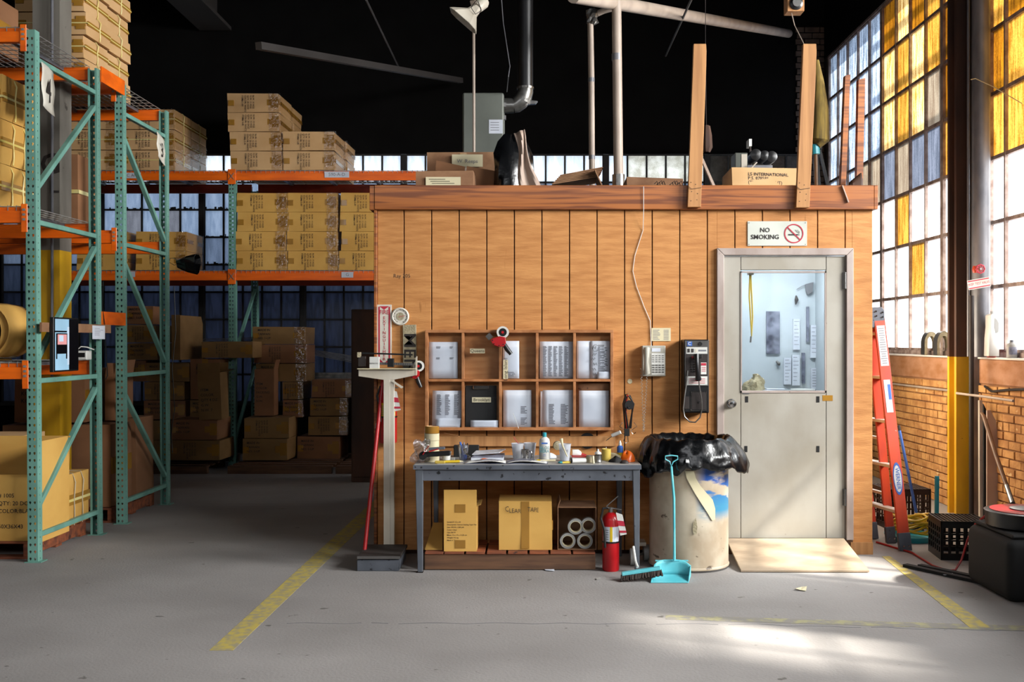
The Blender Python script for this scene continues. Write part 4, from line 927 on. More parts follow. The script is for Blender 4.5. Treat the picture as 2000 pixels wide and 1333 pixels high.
MB().tube([PP(1592, 283, y), PP(1593, 302, y)], .035, 10).build('teal_binding', 'teal', r)
MB().tube([PP(1593, 300, y), Vector((PX(1596, y), y, RZ))], .014, 8).build('handle', 'handle_wood', r)
y = 8.5; r = thing('folding_stand', 'black folding stand with splayed legs above the door', 'stand', (PX(1605, y), y, RZ))
for a_, b_ in ((1594, 1606), (1600, 1633), (1590, 1598)): MB().bar(PP(a_, 290, y), Vector((PX(b_, y), y, RZ)), .03, .02).build('leg', 'black_plastic', r)
MB().box(PX(1588, y), PX(1604, y), y - .03, y + .03, PZ(293, y), PZ(286, y)).build('top_hub', 'black_plastic', r)
o = MB().bar(PP(1371, 312, 8.3), PP(1421, 426, 8.3), .04, .02).build('wooden_strip', 'beige_board'); tag(o, 'short grey wooden strip leaning behind the left tall plank', 'stick')
y = 8.5; r = thing('hanging_rag', 'dark brown rag hanging on a cord behind the left tall plank', 'rag', PP(1380, 270, y))
MB().lathe([(.03, -.12), (.05, -.08), (.045, .02), (.03, .1)], PP(1380, 270, y), 10, fn=lambda t, h: .01*math.sin(3*t)).build('rag', 'column_brown', r, smooth=True)
MB().tube([PP(1380, 272, y), PP(1378, 100, y), Vector((PX(1377, y), y, 6.8))], .003, 4).build('cord', 'pipe_dark', r)
y = 8.0; r = thing('wall_camera', 'small wooden box with a round black lens hanging at the top of the picture', 'camera', PP(1553, 0, y))
MB().box(PX(1538, y), PX(1571, y), y, y + .12, PZ(22, y), PZ(-14, y)).build('case', 'pine', r, bevel=.003)
MB().lathe([(.001, -.012), (.03, -.02), (.052, -.01), (.054, .02)], PP(1555, 7, y), 20, 'y').build('lens', 'black_plastic', r, smooth=True)
MB().lathe([(.028, -.03), (.034, -.03), (.034, -.012), (.028, -.012)], PP(1555, 7, y), 20, 'y').build('lens_ring', 'steel', r)
MB().bar(PP(1530, -10, y + .05), PP(1539, 10, y + .05), .02, .02).bar(PP(1552, -12, y + .06), Vector((PX(1552, y), y + .06, 6.8)), .02, .02).build('bracket', 'pine', r)
tag(MB().tube([PP(1545, 22, 8.05), PP(1552, 50, 8.0), PP(1570, 86, 7.8)], .004, 5).build('hanging_wire', 'ivory_pipe'), 'thin pale wire from the small camera box to the plank above the door', 'wire')
# ------------------------------------------------------------------ things fixed on the plank wall
yw = W - .004
r = thing('no_smoking_sign', 'white metal NO SMOKING sign above the door', 'sign', PP(1518, 457, yw))
MB().box(PX(1460, yw), PX(1576, yw), yw - .003, yw + .002, PZ(481, yw), PZ(433, yw)).build('plate', 'sign_pale', r, bevel=.001)
m = MB().text('NO', .0475, PP(1494, 450.5, yw - .005), bold=.02).text('SMOKING', .0475, PP(1494, 464, yw - .005), bold=.02); m.build('lettering', 'ink', r, closed=False)
c = PP(1550.5, 457, yw - .0045)
MB().lathe([(.064, -.001), (.0725, -.001), (.0725, .001), (.064, .001), (.064, -.001)], c, 40, 'y').build('prohibition_ring', 'sign_red', r)
MB().bar(c + Vector((-.047, -.0015, .047)), c + Vector((.047, -.0015, -.047)), .008, .001, (0, 1, 0)).build('prohibition_bar', 'sign_red', r)
MB().box(c.x - .042, c.x + .03, c.y - .0008, c.y, c.z - .014, c.z - .004).box(c.x + .034, c.x + .036, c.y - .0008, c.y, c.z - .014, c.z - .004).box(c.x + .040, c.x + .042, c.y - .0008, c.y, c.z - .014, c.z - .004).build('cigarette', 'ink', r)
MB().tube([c + Vector(v) for v in ((.038, -.0008, .0), (.036, -.0008, .008), (.022, -.0008, .012), (.018, -.0008, .022), (.01, -.0008, .028))], .0012, 4).tube([c + Vector(v) for v in ((.043, -.0008, .004), (.042, -.0008, .014), (.030, -.0008, .02), (.028, -.0008, .03))], .0012, 4).build('smoke_lines', 'ink', r)
for a, b in ((1463, 436), (1573, 436), (1463, 478), (1573, 478)): MB().cyl(PP(a, b, yw - .003), PP(a, b, yw - .006), .0028, n=8).build('screw', 'ink', r)
r = thing('fire_extinguisher_sign', 'tall red and white FIRE EXTINGUISHER arrow sign at the office corner', 'sign', PP(750, 650, yw))
MB().box(PX(736, yw), PX(765, yw), yw - .004, yw + .002, PZ(712, yw), PZ(596, yw)).build('plate', 'sign_white', r, bevel=.001)
F_ = lambda a, b, k=.0055: PP(a, b, yw - k)
MB().add([F_(739, 600), F_(742, 600), F_(742, 706), F_(739, 700)], [(0, 1, 2, 3)]).add([F_(759, 600), F_(762, 600), F_(762, 700), F_(759, 706)], [(0, 1, 2, 3)]).add([F_(741, 599), F_(760, 599), F_(750.5, 606)], [(0, 1, 2)]).add([F_(739, 700), F_(742, 702), F_(750.5, 711), F_(759, 702), F_(762, 700), F_(762, 711.5), F_(739, 711.5)], [(0, 1, 2, 6), (2, 5, 6), (2, 3, 4, 5)]).build('red_border', 'sign_red', r, closed=False)
m = MB().text('FIRE', .047, F_(750.5, 611, .0065), bold=.006, sx=.86)
for i, ch in enumerate('EXTINGUISHER'): m.text(ch, .032, F_(750.5, 622 + 7.3 * i, .0065), bold=.008)
m.build('lettering', 'sign_red', r, closed=False)
r = thing('dial_thermometer', 'round white dial thermometer on the plank wall', 'thermometer', PP(782, 619, yw))
c = PP(782, 619, yw)
MB().lathe([(.001, -.012), (.052, -.012), (.058, -.018), (.066, -.014), (.067, 0)], c, 32, 'y').build('case', 'sign_white', r, smooth=True)
m = MB()
for k in range(24):
    t = math.pi * 2 * k / 24
    if 17 <= k <= 19: continue
    d_ = Vector((math.cos(t), 0, math.sin(t))); m.bar(c + d_ * .044 + Vector((0, -.0128, 0)), c + d_ * .051 + Vector((0, -.0128, 0)), .003 if k % 2 else .006, .001, (0, 1, 0))
m.build('scale_marks', 'ink', r)
MB().lathe([(.001, -.014), (.030, -.0135)], c, 24, 'y').build('dial_face', 'cloth_beige', r, closed=False)
MB().bar(c + Vector((-.012, -.015, -.004)), c + Vector((.038, -.015, .006)), .003, .001, (0, 1, 0)).build('needle', 'sign_red', r)
r = thing('stencil_plank', 'grey painted board lettered MEN hung upright beside the thermometer', 'sign', PP(800, 678, yw))
MB().prism([PP(787, 636, yw), PP(813, 635, yw), PP(814, 722, yw), PP(788, 722, yw)], (0, -.018, 0)).build('board', 'cloth_beige', r, bevel=.002)
MB().text('MEN', .125, PP(799.5, 691, yw - .0195), (0, 0, -1), (1, 0, 0), .008, sx=1.2).build('lettering', 'ink', r, closed=False)
MB().cyl(PP(802, 657, yw - .02), PP(802, 657, yw - .018), .009, n=10).build('knot_mark', 'ink', r)
m = MB().text('Ray 205', .04, PP(785, 540, W - .0015), bold=-.005); tag(m.build('pencil_writing', 'ink', closed=False), 'small pencilled word on the planks above the extinguisher sign', 'writing')
# cubby shelf of ten open pigeonholes
yf, ybk = 7.595, W - .002
C = lambda px: PX(px, yf)
E = lambda py: PZ(py, yf)
cb = thing('pigeonhole_shelf', 'brown wooden wall shelf of ten shallow pigeonholes', 'shelf', PP(1014, 744, yf))
MB().box(C(836), C(1192), ybk - .008, ybk, E(838), E(650)).build('back_board', 'cubby_back', cb)
for nm_, a in (('top_rail', (830, 1198, 645, 651)), ('bottom_rail', (830, 1198, 836, 842)), ('middle_rail', (836, 1192, 741.5, 746.5))): MB().box(C(a[0]), C(a[1]), yf, ybk - .008, E(a[3]), E(a[2])).build(nm_, 'cubby_wood', cb, bevel=.002)
for a in (830, 1192): MB().box(C(a), C(a + 6), yf, ybk - .008, E(836), E(651)).build('side_rail', 'cubby_wood', cb, bevel=.002)
for a in (904, 977, 1049, 1122):
    for b, c in ((651, 741.5), (746.5, 836)): MB().box(C(a - 2.6), C(a + 2.6), yf + .002, ybk - .008, E(c), E(b)).build('divider', 'cubby_wood', cb, bevel=.0015)
for b, c in ((678, 738), (773, 834)): MB().box(C(831), C(1197), yf - .0035, yf - .0015, E(c), E(b)).build('clear_strip', 'clear_strip', cb)
def sheet(label, px0, px1, py0, py1, y, lines=None, curl=.01, skew=0, m='paper', thick=.003, name='paper_sheet', cat='paper', ink='ink_soft', group='papers in the pigeonholes'):
    a, b = PP(px0 + skew, py0, y), PP(px1 + skew, py0, y); c_, d_ = PP(px1, py1, y), PP(px0, py1, y)
    f = lambda u, v, o=0: a.lerp(b, u).lerp(d_.lerp(c_, u), v) + Vector((0, -curl * math.sin(math.pi * u) * (1 - .5*v) - o, 0))
    o = MB().grid(f, 6, 4).build(name, m, smooth=True, closed=False, solid=thick); tag(o, label, cat, group if cat == 'paper' else None)
    if lines:
        k = MB()
        for (u0, u1, v0, v1, n) in lines:
            for i in range(n):
                v = v0 + (v1 - v0) * (i + .5) / n; h = (v1 - v0) / n * .34; ue = u0 + (u1 - u0) * R(.55, 1)
                k.add([f(u0, v - h, thick/2 + .0012), f(ue, v - h, thick/2 + .0012), f(ue, v + h, thick/2 + .0012), f(u0, v + h, thick/2 + .0012)], [(0, 1, 2, 3)])
        k.build('printed_lines', ink, o, closed=False)
    return o
yp = 7.64
sheet('white memo with four short entries in the upper left pigeonhole', 838, 894, 669, 740, yp, [(.25, .42, .12, .18, 2), (.72, .88, .12, .18, 2), (.25, .42, .42, .48, 2), (.72, .88, .42, .48, 2)])
sheet('narrow folded white paper in the upper middle pigeonhole', 982, 1014, 667, 740, yp, [(.3, .8, .82, .95, 5)])
sheet('white sheet crowded with a printed table, upper row', 1054, 1119, 668, 740, yp, [(.1 + .16*k, .22 + .16*k, .12, .95, 26) for k in range(5)])
sheet('blank white sheet at the left of the upper right pigeonhole', 1126, 1155, 667, 740, yp + .01)
o = sheet('white sheet with black handwriting in the upper right pigeonhole', 1153, 1191, 667, 740, yp, [(.4, .9, .1, .9, 24)])
m = MB()
for k, (a, b) in enumerate(((1156, 680), (1157, 693), (1155, 702), (1158, 712), (1156, 722), (1158, 732))):
    pts = [PP(a + q * 1.6, b + 3 * math.sin(q * 2.1 + k), yp - .014) for q in range(6)]; m.tube(pts, .0016, 4)
m.tube([PP(1163 + 6*math.cos(t), 681 + 7*math.sin(t), yp - .014) for t in [i * .7 for i in range(9)]], .0012, 4); m.build('handwriting', 'ink', o)
sheet('small torn white note at the bottom of the upper right pigeonhole', 1167, 1191, 727, 741, yp - .025, None)
sheet('curled white list of three columns in the lower left pigeonhole', 844, 901, 764, 834, yp, [(.15 + .3*k, .32 + .3*k, .1, .68, 19) for k in range(3)], .025, 1)
sheet('folded white slip lying at the foot of the lower left pigeonhole', 851, 898, 818, 836, yp - .03, None, -.01, 3)
sheet('folded white slip before the black clipboard', 919, 973, 822, 836, yp - .03, None, .01)
sheet('white form in the lower middle pigeonhole', 983, 1038, 763, 837, yp, [(.62, .85, .42, .62, 6), (.62, .85, .72, .92, 6)])
tag(MB().tube([PP(1002, 808, yp - .03), PP(1006, 818, yp - .035), PP(1013, 838, yp - .045)], .0022, 5).build('cable_tie', 'white_plastic'), 'white plastic tie curving before the lower middle form', 'tie')
sheet('grey white sheet behind the two column list, lower row', 1055, 1066, 765, 836, yp + .012, None)
sheet('two column white list in the lower fourth pigeonhole', 1060, 1119, 763, 837, yp, [(.2, .42, .36, .9, 16), (.6, .85, .36, .9, 16)])
sheet('large brown envelope backing the blank sheet, lower right', 1129, 1190, 749, 836, yp + .02, None, m='carton_old', name='brown_envelope', cat='envelope')
sheet('blank white sheet in the lower right pigeonhole', 1131, 1189, 764, 835, yp, None)
r = thing('clipboard', 'black clipboard labelled Brooklyn in the lower row', 'clipboard', PP(940, 834, yp))
MB().box(PX(909, yp), PX(970, yp), yp, yp + .006, PZ(835, yp), PZ(754, yp)).build('board', 'black_matte', r, bevel=.002)
MB().box(PX(924, yp), PX(955, yp), yp - .012, yp, PZ(761, yp), PZ(753.5, yp)).build('clip', 'chrome', r, bevel=.003)
def tape_label(label, t, px0, px1, py0, py1, y, rot=False, parent=None):
    o = MB().box(PX(px0, y), PX(px1, y), y - .0015, y, PZ(py1, y), PZ(py0, y)).build('name_label', 'paper_cream', parent)
    if not parent: tag(o, label, 'label')
    k = MB(); c = PP((px0 + px1)/2, (py0 + py1)/2, y - .003)
    if rot: k.text(t, .038, c, (0, 0, 1), (-1, 0, 0))
    else: k.text(t, .033, c)
    k.build('lettering', 'ink', o, closed=False)
tape_label('cream name label reading Queens on the empty pigeonhole', 'Queens', 918, 947, 682, 691, yf - .005)
tape_label('upright cream name label reading Long Island', 'Long Island', 983, 992, 704, 741, yf - .005, True)
tape_label('', 'Brooklyn', 922, 959, 777, 787, yp - .002, parent=r)
# tape dispensers
def tapegun(label, cx, cy, y, s, ang):
    r = thing('tape_dispenser', label, 'tape dispenser', PP(cx, cy, y)); c = PP(cx, cy, y); ca, sa = math.cos(ang), math.sin(ang)
    q = lambda a, b, e=0: c + Vector(((a*ca - b*sa) * s, e, (a*sa + b*ca) * s))
    MB().lathe([(.040*s/.01*.01/.04*1, -.024), (.044*s, -.024)], c, 8, 'y') if False else None
    MB().lathe([(.030*s, -.025), (.0445*s, -.025), (.0445*s, .025), (.030*s, .025), (.030*s, -.025)], q(0, .0), 28, 'y').build('tape_roll', 'white_plastic', r, smooth=True)
    MB().lathe([(.001, -.022), (.030*s, -.022), (.030*s, .022), (.001, .022)], q(0, 0), 20, 'y').build('spool', 'black_plastic', r)
    MB().lathe([(.001, -.03), (.010*s, -.03), (.010*s, -.02)], q(0, 0), 12, 'y').build('hub_nut', 'red_gloss', r)
    MB().prism([q(-.02, -.03, -.028), q(.02, -.035, -.028), (q(.028, -.075, -.028)), q(.012, -.105, -.028), q(-.03, -.108, -.028), q(-.066, -.095, -.028), q(-.088, -.062, -.028), q(-.07, -.048, -.028)], (0, .056, 0)).build('red_frame', 'red_gloss', r, bevel=.003)
    for a, b in ((-.07, -.062), (-.058, -.088), (-.02, -.098), (.012, -.088)): MB().cyl(q(a, b, -.029), q(a, b, -.033), .004*s, n=10).build('roller_pin', 'chrome', r)
    MB().tube([q(.014, -.088), q(.04, -.125), q(.07, -.158)], [.017*s, .019*s, .015*s], 10).build('handle', 'black_plastic', r, smooth=True)
    MB().bar(q(-.085, -.05), q(-.112, -.022), .04, .003, (0, 1, 0)).build('cutter_blade', 'steel', r)
tapegun('red tape dispenser with black grip hooked over the pigeonhole shelf', 982, 650, 7.555, 1.0, -.05)
r_ = tapegun('red tape dispenser hanging on the wall just behind the scale beam', 818, 716, 7.6, .92, -.32)
# bungee cords, index card, desk phone, pay phone
r = thing('bungee_cords', 'bunch of black and red hooked straps hanging by the pigeonholes', 'straps', PP(1227, 770, 7.66))
y = 7.65
for k, (a, b, c, mm) in enumerate(((1222, 1217, 1221, 'black_plastic'), (1226, 1222, 1224, 'red_matte'), (1230, 1236, 1232, 'black_plastic'), (1228, 1238, 1229, 'black_plastic'), (1224, 1219, 1227, 'black_plastic'))):
    MB().tube([PP(a, 771 + k, y - .006*k), PP(b, 790, y - .006*k), PP((b + c)/2, 812, y - .006*k), PP(c, 838, y - .006*k)], .006, 6).build('strap', mm, r, smooth=True)
MB().lathe([(.01, -.01), (.035, -.01), (.035, .01), (.01, .01)], PP(1229, 792, y - .03), 12, 'y').build('buckle', 'black_matte', r)
MB().cyl(PP(1228, 796, y - .045), PP(1228, 796, y - .035), .008, n=10).build('rivet', 'chrome', r)
MB().box(PX(1219, y), PX(1229, y), y - .03, y - .01, PZ(852, y), PZ(838, y)).build('strap_end', 'black_matte', r)
MB().tube([PP(1221, 852, y - .02), PP(1218, 862, y - .02), PP(1222, 867, y - .02), PP(1227, 864, y - .02), PP(1226, 853, y - .02)], .003, 6, closed=True).build('snap_hook', 'chrome', r, smooth=True)
for a, s_ in ((1216, -1), (1238, 1)): MB().tube([PP(a, 826, y - .02), PP(a - 4*s_ * -1 + 2*s_, 834, y - .02), PP(a - 6*s_, 842, y - .02), PP(a - 2*s_, 849, y - .02), PP(a + 4*s_, 846, y - .02)], .0028, 6).build('wire_hook', 'chrome', r, smooth=True)
MB().cyl(PP(1227, 770, y + .035), PP(1227, 770, y - .03), .004, n=6).build('nail', 'steel', r)
o = MB().box(PX(1272.5, yw), PX(1310, yw), yw - .002, yw + .002, PZ(667, yw), PZ(641.5, yw)).build('index_card', 'paper_cream'); tag(o, 'yellowed printed phone list card above the beige telephone', 'card')
m = MB()
for k in range(8): m.box(PX(1275, yw), PX(1275 + R(9, 16), yw), yw - .003, yw - .002, PZ(646.3 + 2.6*k, yw), PZ(645.3 + 2.6*k, yw)).box(PX(1296, yw), PX(1306, yw), yw - .003, yw - .002, PZ(646.3 + 2.6*k, yw), PZ(645.3 + 2.6*k, yw))
m.build('printed_lines', 'ink_soft', o)
y = 7.62; r = thing('wall_telephone', 'beige push button telephone mounted on the plank wall', 'telephone', PP(1277, 706, y))
MB().box(PX(1254.5, y), PX(1300, y), y, W - .001, PZ(736, y), PZ(676, y)).build('body', 'phone_beige', r, bevel=.006, seg=2)
MB().box(PX(1272, y), PX(1298, y), y - .003, y, PZ(733, y), PZ(691, y)).build('key_panel', 'white_plastic', r, bevel=.001)
MB().box(PX(1273, y), PX(1290, y), y - .002, y + .001, PZ(688, y), PZ(681, y)).build('name_window', 'paper', r)
m = MB()
for i in range(4):
    for j in range(4): m.box(PX(1273.5 + 6.3*i, y), PX(1278 + 6.3*i, y), y - .006, y - .003, PZ(715.5 + 4.5*j, y), PZ(713 + 4.5*j, y))
for i in range(4):
    for j in range(4): m.box(PX(1273.5 + 6.3*i, y), PX(1277.5 + 6.3*i, y), y - .0045, y - .003, PZ(696.5 + 4*j, y), PZ(695 + 4*j, y))
S(m.build('key', 'key_grey', r))
MB().tube([PP(1263, 681, y - .022), PP(1263, 690, y - .034), PP(1262.5, 706, y - .036), PP(1263, 722, y - .034), PP(1263.5, 730, y - .022)], [.024, .021, .016, .021, .024], 12).build('handset', 'phone_beige', r, smooth=True)
pts = []
for k in range(171):
    t = k / 170; u = t * 2
    cx_ = 1264 - 1*u if u < 1 else 1256 - 2*(u-1); cx_ = (1264 + (1257 - 1264)*u) if u < 1 else 1257 - 5*(u-1)
    cy_ = 736 + 108*u if u < 1 else 844 - 124*(u-1)
    ph = k * 1.35; pts.append(PP(cx_, cy_, y) + Vector((.0065*math.cos(ph), .0065*math.sin(ph), 0)))
MB().tube(pts, .0018, 4).build('coiled_cord', 'phone_beige', r)
tag(MB().tube([PP(1257, 365, W - .05), PP(1257, 411, W - .046), PP(1256, 450, W - .006), PP(1240, 500, W - .006), PP(1236, 530, W - .006), PP(1243, 560, W - .006), PP(1258, 600, W - .006), PP(1270, 628, W - .006), PP(1271, 660, W - .006), PP(1272, 677, W - .01)], .0028, 5).build('phone_wire', 'white_plastic', smooth=True), 'thin white wire trailing from the fascia down to the beige telephone', 'wire')
tag(MB().lathe([(.001, 0), (.017, -.001), (.02, .003)], PP(1230, 746, yw), 12, 'y').build('paint_blob', 'paper_cream'), 'small pale paint blob on the planks left of the beige telephone', 'blob')
y = 7.53; G = lambda a, b, k=0: PP(a, b, y - k)
r = thing('pay_phone', 'black coin pay phone with silver face beside the door', 'pay phone', G(1358, 800))
def gbx(nm_, a0, a1, b0, b1, k0, k1, m, bev=0, par=None): return MB().box(PX(a0, y), PX(a1, y), y - k1, y - k0, PZ(b1, y), PZ(b0, y)).build(nm_, m, par or r, bevel=bev)
MB().box(PX(1336, y), PX(1385, y), y, W - .001, PZ(808, y), PZ(664, y)).build('housing', 'black_plastic', r, bevel=.006, seg=2)
gbx('face_plate', 1337.5, 1383.5, 666, 755, 0, .004, 'steel', .002)
gbx('inner_plate', 1339, 1382, 693, 736, .004, .006, 'pipe_dark')
gbx('instruction_card', 1340, 1381, 679, 692, .004, .008, 'white_plastic', .001)
a = gbx('lower_card', 1340, 1381, 736, 753, .004, .008, 'white_plastic', .001)
m = MB()
for k in range(3): m.box(PX(1345, y), PX(1377, y), y - .0095, y - .008, PZ(741.6 + 4*k, y), PZ(740.6 + 4*k, y))
m.build('printed_lines', 'sign_red', a)
gbx('blue_badge', 1342, 1351.5, 668, 677, .004, .008, 'blue', .001)
MB().text('C', .034, G(1346.7, 672.3, .0095), bold=.02).build('badge_letter', 'white_plastic', r, closed=False)
MB().lathe([(.006, -.012), (.014, -.012), (.017, -.004), (.017, 0)], G(1367.5, 672.5), 18, 'y').build('coin_slot_ring', 'chrome', r, smooth=True)
for a_ in (1342, 1349.5, 1357): gbx('pictogram', a_, a_ + 5, 682, 689.5, .008, .0095, 'ink' if a_ < 1355 else 'sign_white')
gbx('small_print', 1364, 1379, 684, 687, .008, .0095, 'ink_soft')
gbx('sticker', 1368.5, 1379.5, 709, 732, .006, .008, 'white_plastic'); gbx('sticker_heading', 1369, 1379, 710, 715, .008, .009, 'sign_red')
for k in range(3): gbx('sticker_line', 1370, 1378, 718 + 3.5*k, 719.2 + 3.5*k, .008, .009, 'sign_red')
m = MB()
for i in range(3):
    for j in range(5): m.box(PX(1350 + 4*i, y), PX(1352.6 + 4*i, y), y - .011, y - .006, PZ(709.3 + 4.6*j, y), PZ(706.5 + 4.6*j, y))
S(m.build('key', 'chrome', r))
gbx('hook_cradle', 1364, 1370, 693, 700, .006, .03, 'chrome', .002); gbx('change_lever', 1350.5, 1354, 697, 701, .006, .012, 'red_matte')
MB().tube([G(1360, 694, .03), G(1361, 705, .05), G(1362, 720, .055), G(1363, 733, .05), G(1364, 742, .03)], [.021, .016, .0145, .017, .024], 12).build('handset', 'black_plastic', r, smooth=True)
gbx('lower_housing', 1337, 1384, 756, 806, 0, .006, 'black_plastic', .003)
gbx('coin_return_frame', 1348, 1379.5, 765, 804, .006, .01, 'chrome', .003); gbx('coin_return_door', 1350.5, 1377.5, 767.5, 801, .01, .013, 'pipe_dark', .002)
gbx('coin_return_flap', 1336.5, 1346, 775, 800, .006, .011, 'pipe_dark', .002)
MB().lathe([(.002, -.02), (.008, -.02), (.008, -.012)], G(1364.5, 786), 10, 'y').build('lock', 'chrome', r)
MB().tube([G(1343, 725, .01), G(1341.5, 745, .02), G(1337, 775, .03), G(1334.5, 800, .03), G(1337, 815, .03), G(1347, 825, .03), G(1358, 826, .03), G(1367, 817, .03), G(1371, 800, .03), G(1370, 780, .03), G(1366, 757, .035), G(1365, 744, .035)], .0052, 8).build('armoured_cord', 'galv', r, smooth=True)
# ------------------------------------------------------------------ inside the office, seen through the door glass
yi_ = 8.885
def inn(nm_, label, cat, a0, a1, b0, b1, m, k=.004, grp=None): return tag(MB().box(PX(a0, yi_), PX(a1, yi_), yi_ - k, yi_ + .01, PZ(b1, yi_), PZ(b0, yi_)).build(nm_, m), label, cat, grp)
inn('poster', 'dark photograph poster on the office wall seen through the door glass', 'poster', 1497, 1523, 609, 692, 'photo_dark')
for i, (a, b, c, d_) in enumerate(((1549, 1562, 624, 684), (1531, 1545, 700, 752), (1547, 1562, 694, 754), (1566, 1572, 690, 750), (1575, 1580, 600, 668), (1583, 1597, 636, 700), (1584, 1597, 720, 762))):
    o = inn('pinned_paper', 'pinned white paper strip inside the office, ' + ('below the small tool, long one', 'left of the three low lists', 'middle of the three low lists', 'narrow speckled one right of the low lists', 'thin one under the grey stain', 'pale one at the right edge', 'lowest by the glass corner')[i], 'paper', a, b, c, d_, 'paper' if i not in (3, 4) else 'photo_dark', .004 + .001*i, 'papers on the office wall')
    m = MB()
    for k in range(7): m.box(PX(a + 2, yi_), PX(a + 2 + (b - a - 3) * R(.5, 1), yi_), yi_ - .0055 - .001*i, yi_ - .004 - .001*i, PZ(c + (d_ - c) * (k + .6)/8 + .8, yi_), PZ(c + (d_ - c) * (k + .6)/8, yi_))
    m.build('printed_lines', 'ink_soft', o)
o = tag(MB().prism([PP(1572, 556, yi_), PP(1588, 552, yi_), PP(1586, 572, yi_), PP(1576, 578, yi_), PP(1573, 570, yi_)], (0, -.02, 0)).build('dark_rag', 'pipe_grey', bevel=.004), 'small dark grey rag pinned high on the office wall behind the glass', 'rag')
tag(MB().tube([PP(1556, 566, yi_ - .01), PP(1566, 560, yi_ - .01), PP(1576, 556, yi_ - .01)], .004, 5).build('hung_cord', 'pipe_grey'), 'thin grey cord reaching the pinned rag behind the glass', 'cord')
tag(MB().tube([PP(1555, 578, yi_ - .01), PP(1556, 586, yi_ - .01), PP(1554, 596, yi_ - .01)], [.006, .018, .004], 8).build('small_brush', 'pipe_dark'), 'small dark tool hanging on the office wall behind the glass', 'tool')
tag(MB().tube([PP(1516, 706, yi_ - .01), PP(1521, 711, yi_ - .01), PP(1523, 715, yi_ - .01)], [.008, .018, .005], 8).build('key_fob', 'steel'), 'small metal object below the dark poster behind the glass', 'hanger')
y = 7.76; r = thing('yellow_strap', 'long yellow fabric loop hanging at the left behind the door glass', 'strap', PP(1465, 540, y))
MB().tube([PP(1465, 538, y), PP(1463.5, 580, y), PP(1466, 620, y), PP(1468, 658, y)], [.008, .007, .006, .004], 6).build('webbing', 'wax', r, smooth=True); MB().tube([PP(1466, 538, y), PP(1468.5, 580, y), PP(1470, 620, y), PP(1468, 658, y)], [.007, .006, .006, .004], 6).build('webbing', 'wax', r, smooth=True)
MB().cyl(PP(1467, 658, y), PP(1466, 670, y), .007, n=8).build('clip', 'steel', r); MB().cyl(PP(1465, 539, y - .012), PP(1465, 539, y + .012), .004, n=6).build('pin', 'steel', r)
MB().box(PX(1460, y), PX(1470, y), W + .03, y + .01, PZ(538, y), PZ(534, y)).build('hanger_bar', 'door_paint', r)
y = 7.85; r = thing('office_counter', 'pale counter just below the door glass inside the office', 'counter', (1.85, y, 0))
MB().box(PX(1440, y), PX(1622, y), y, 8.4, PZ(772, y) - .03, PZ(772, y)).build('counter_top', 'office_inner', r, bevel=.004)
for a in (1445, 1612): MB().box(PX(a, y), PX(a + 5, y), y + .03, y + .08, .1, PZ(772, y) - .031).build('leg', 'office_inner', r)
y = 7.95
def cl_(u, v):
    t = u*6.2832; n_ = mn.noise(Vector((3*math.cos(t), 3*math.sin(t), v*3))) * .6 + mn.noise(Vector((8*math.cos(t), 8*math.sin(t), v*8))) * .3
    r_ = .09 * (1 - v**3) * (1 + .35*n_)
    return Vector((PX(1473, y) + r_*math.cos(t), y + .05 + r_*.8*math.sin(t), PZ(772, 7.85) + .002 + .12*math.sin(v*1.57) * (1 + .3*n_ + .25*math.cos(t))))
m = MB().grid(cl_, 40, 14)
tag(m.build('cloth_bundle', 'cloth_beige', smooth=True, closed=False), 'crumpled beige work cloth behind the lower left of the door glass', 'cloth')
for i, (a, b) in enumerate(((1490, 1525), (1496, 1532))): tag(MB().bar(PP(a, 764 - 3*i, 7.95 + .04*i), PP(b, 766 - 4*i, 7.98), .1, .012).build('letter_pile', 'paper'), ('lower', 'upper')[i] + ' loose letter lying behind the door glass', 'paper')
tag(MB().lathe([(.05, 0), (.09, .012), (.095, .03), (.09, .03)], (PX(1568, 8.1), 8.1, PZ(772, 7.85) + .001), 20).build('plastic_tray', 'white_plastic', smooth=True), 'shallow white dish behind the lower right of the door glass', 'dish')
# ------------------------------------------------------------------ work table and what stands under it
YT, YB, TZ = 7.06, 7.64, .749
T = lambda px, y=YT: PX(px, y)
tb = thing('work_table', 'scuffed grey steel work table against the plank wall', 'table', (0, YT, 0))
MB().box(T(808), T(1252), YT - .01, YB, TZ - .036, TZ).build('table_top', 'table_top', tb, bevel=.006, seg=2)
MB().box(T(807.5), T(1252.5), YT - .013, YT - .011, TZ - .034, TZ - .003).build('top_edge', 'table_grey', tb)
MB().box(T(822), T(1238), YT + .012, YT + .024, TZ - .115, TZ - .037).build('front_apron', 'table_grey', tb, bevel=.002)
for a in (826, 1232): MB().box(T(a), T(a) + .012, YT + .03, YB - .05, TZ - .115, TZ - .037).build('side_apron', 'table_grey', tb)
for a, b, y0 in ((811, 826, YT + .002), (1236, 1250, YT + .002), (830, 842, YB - .06), (1215, 1228, YB - .06)):
    MB().prism([(T(a), y0, TZ - .037), (T(b), y0, TZ - .037), (T(b) - .004, y0, .004), (T(a) + .016, y0, .004)], (0, .045, 0)).build('leg', 'leg_grey', tb, bevel=.003)
for a in (813, 1238): MB().box(T(a), T(a + 13), YT - .002, YT + .05, 0, .004).build('foot', 'ink', tb)
o = MB().box(PX(840, 7.66), PX(1202, 7.66), 7.655, W - .002, PZ(873, 7.66), PZ(853, 7.66)).build('wall_batten', 'pine', bevel=.002); tag(o, 'pale wooden batten fixed on the wall right behind the table', 'batten')
r = thing('wooden_pallet', 'dark wooden pallet under the work table', 'pallet', (T(1000), 7.2, 0))
MB().box(PX(829, 7.14), PX(1163, 7.14), 7.14, 7.18, .005, .112).build('front_board', 'old_wood', r, bevel=.003)
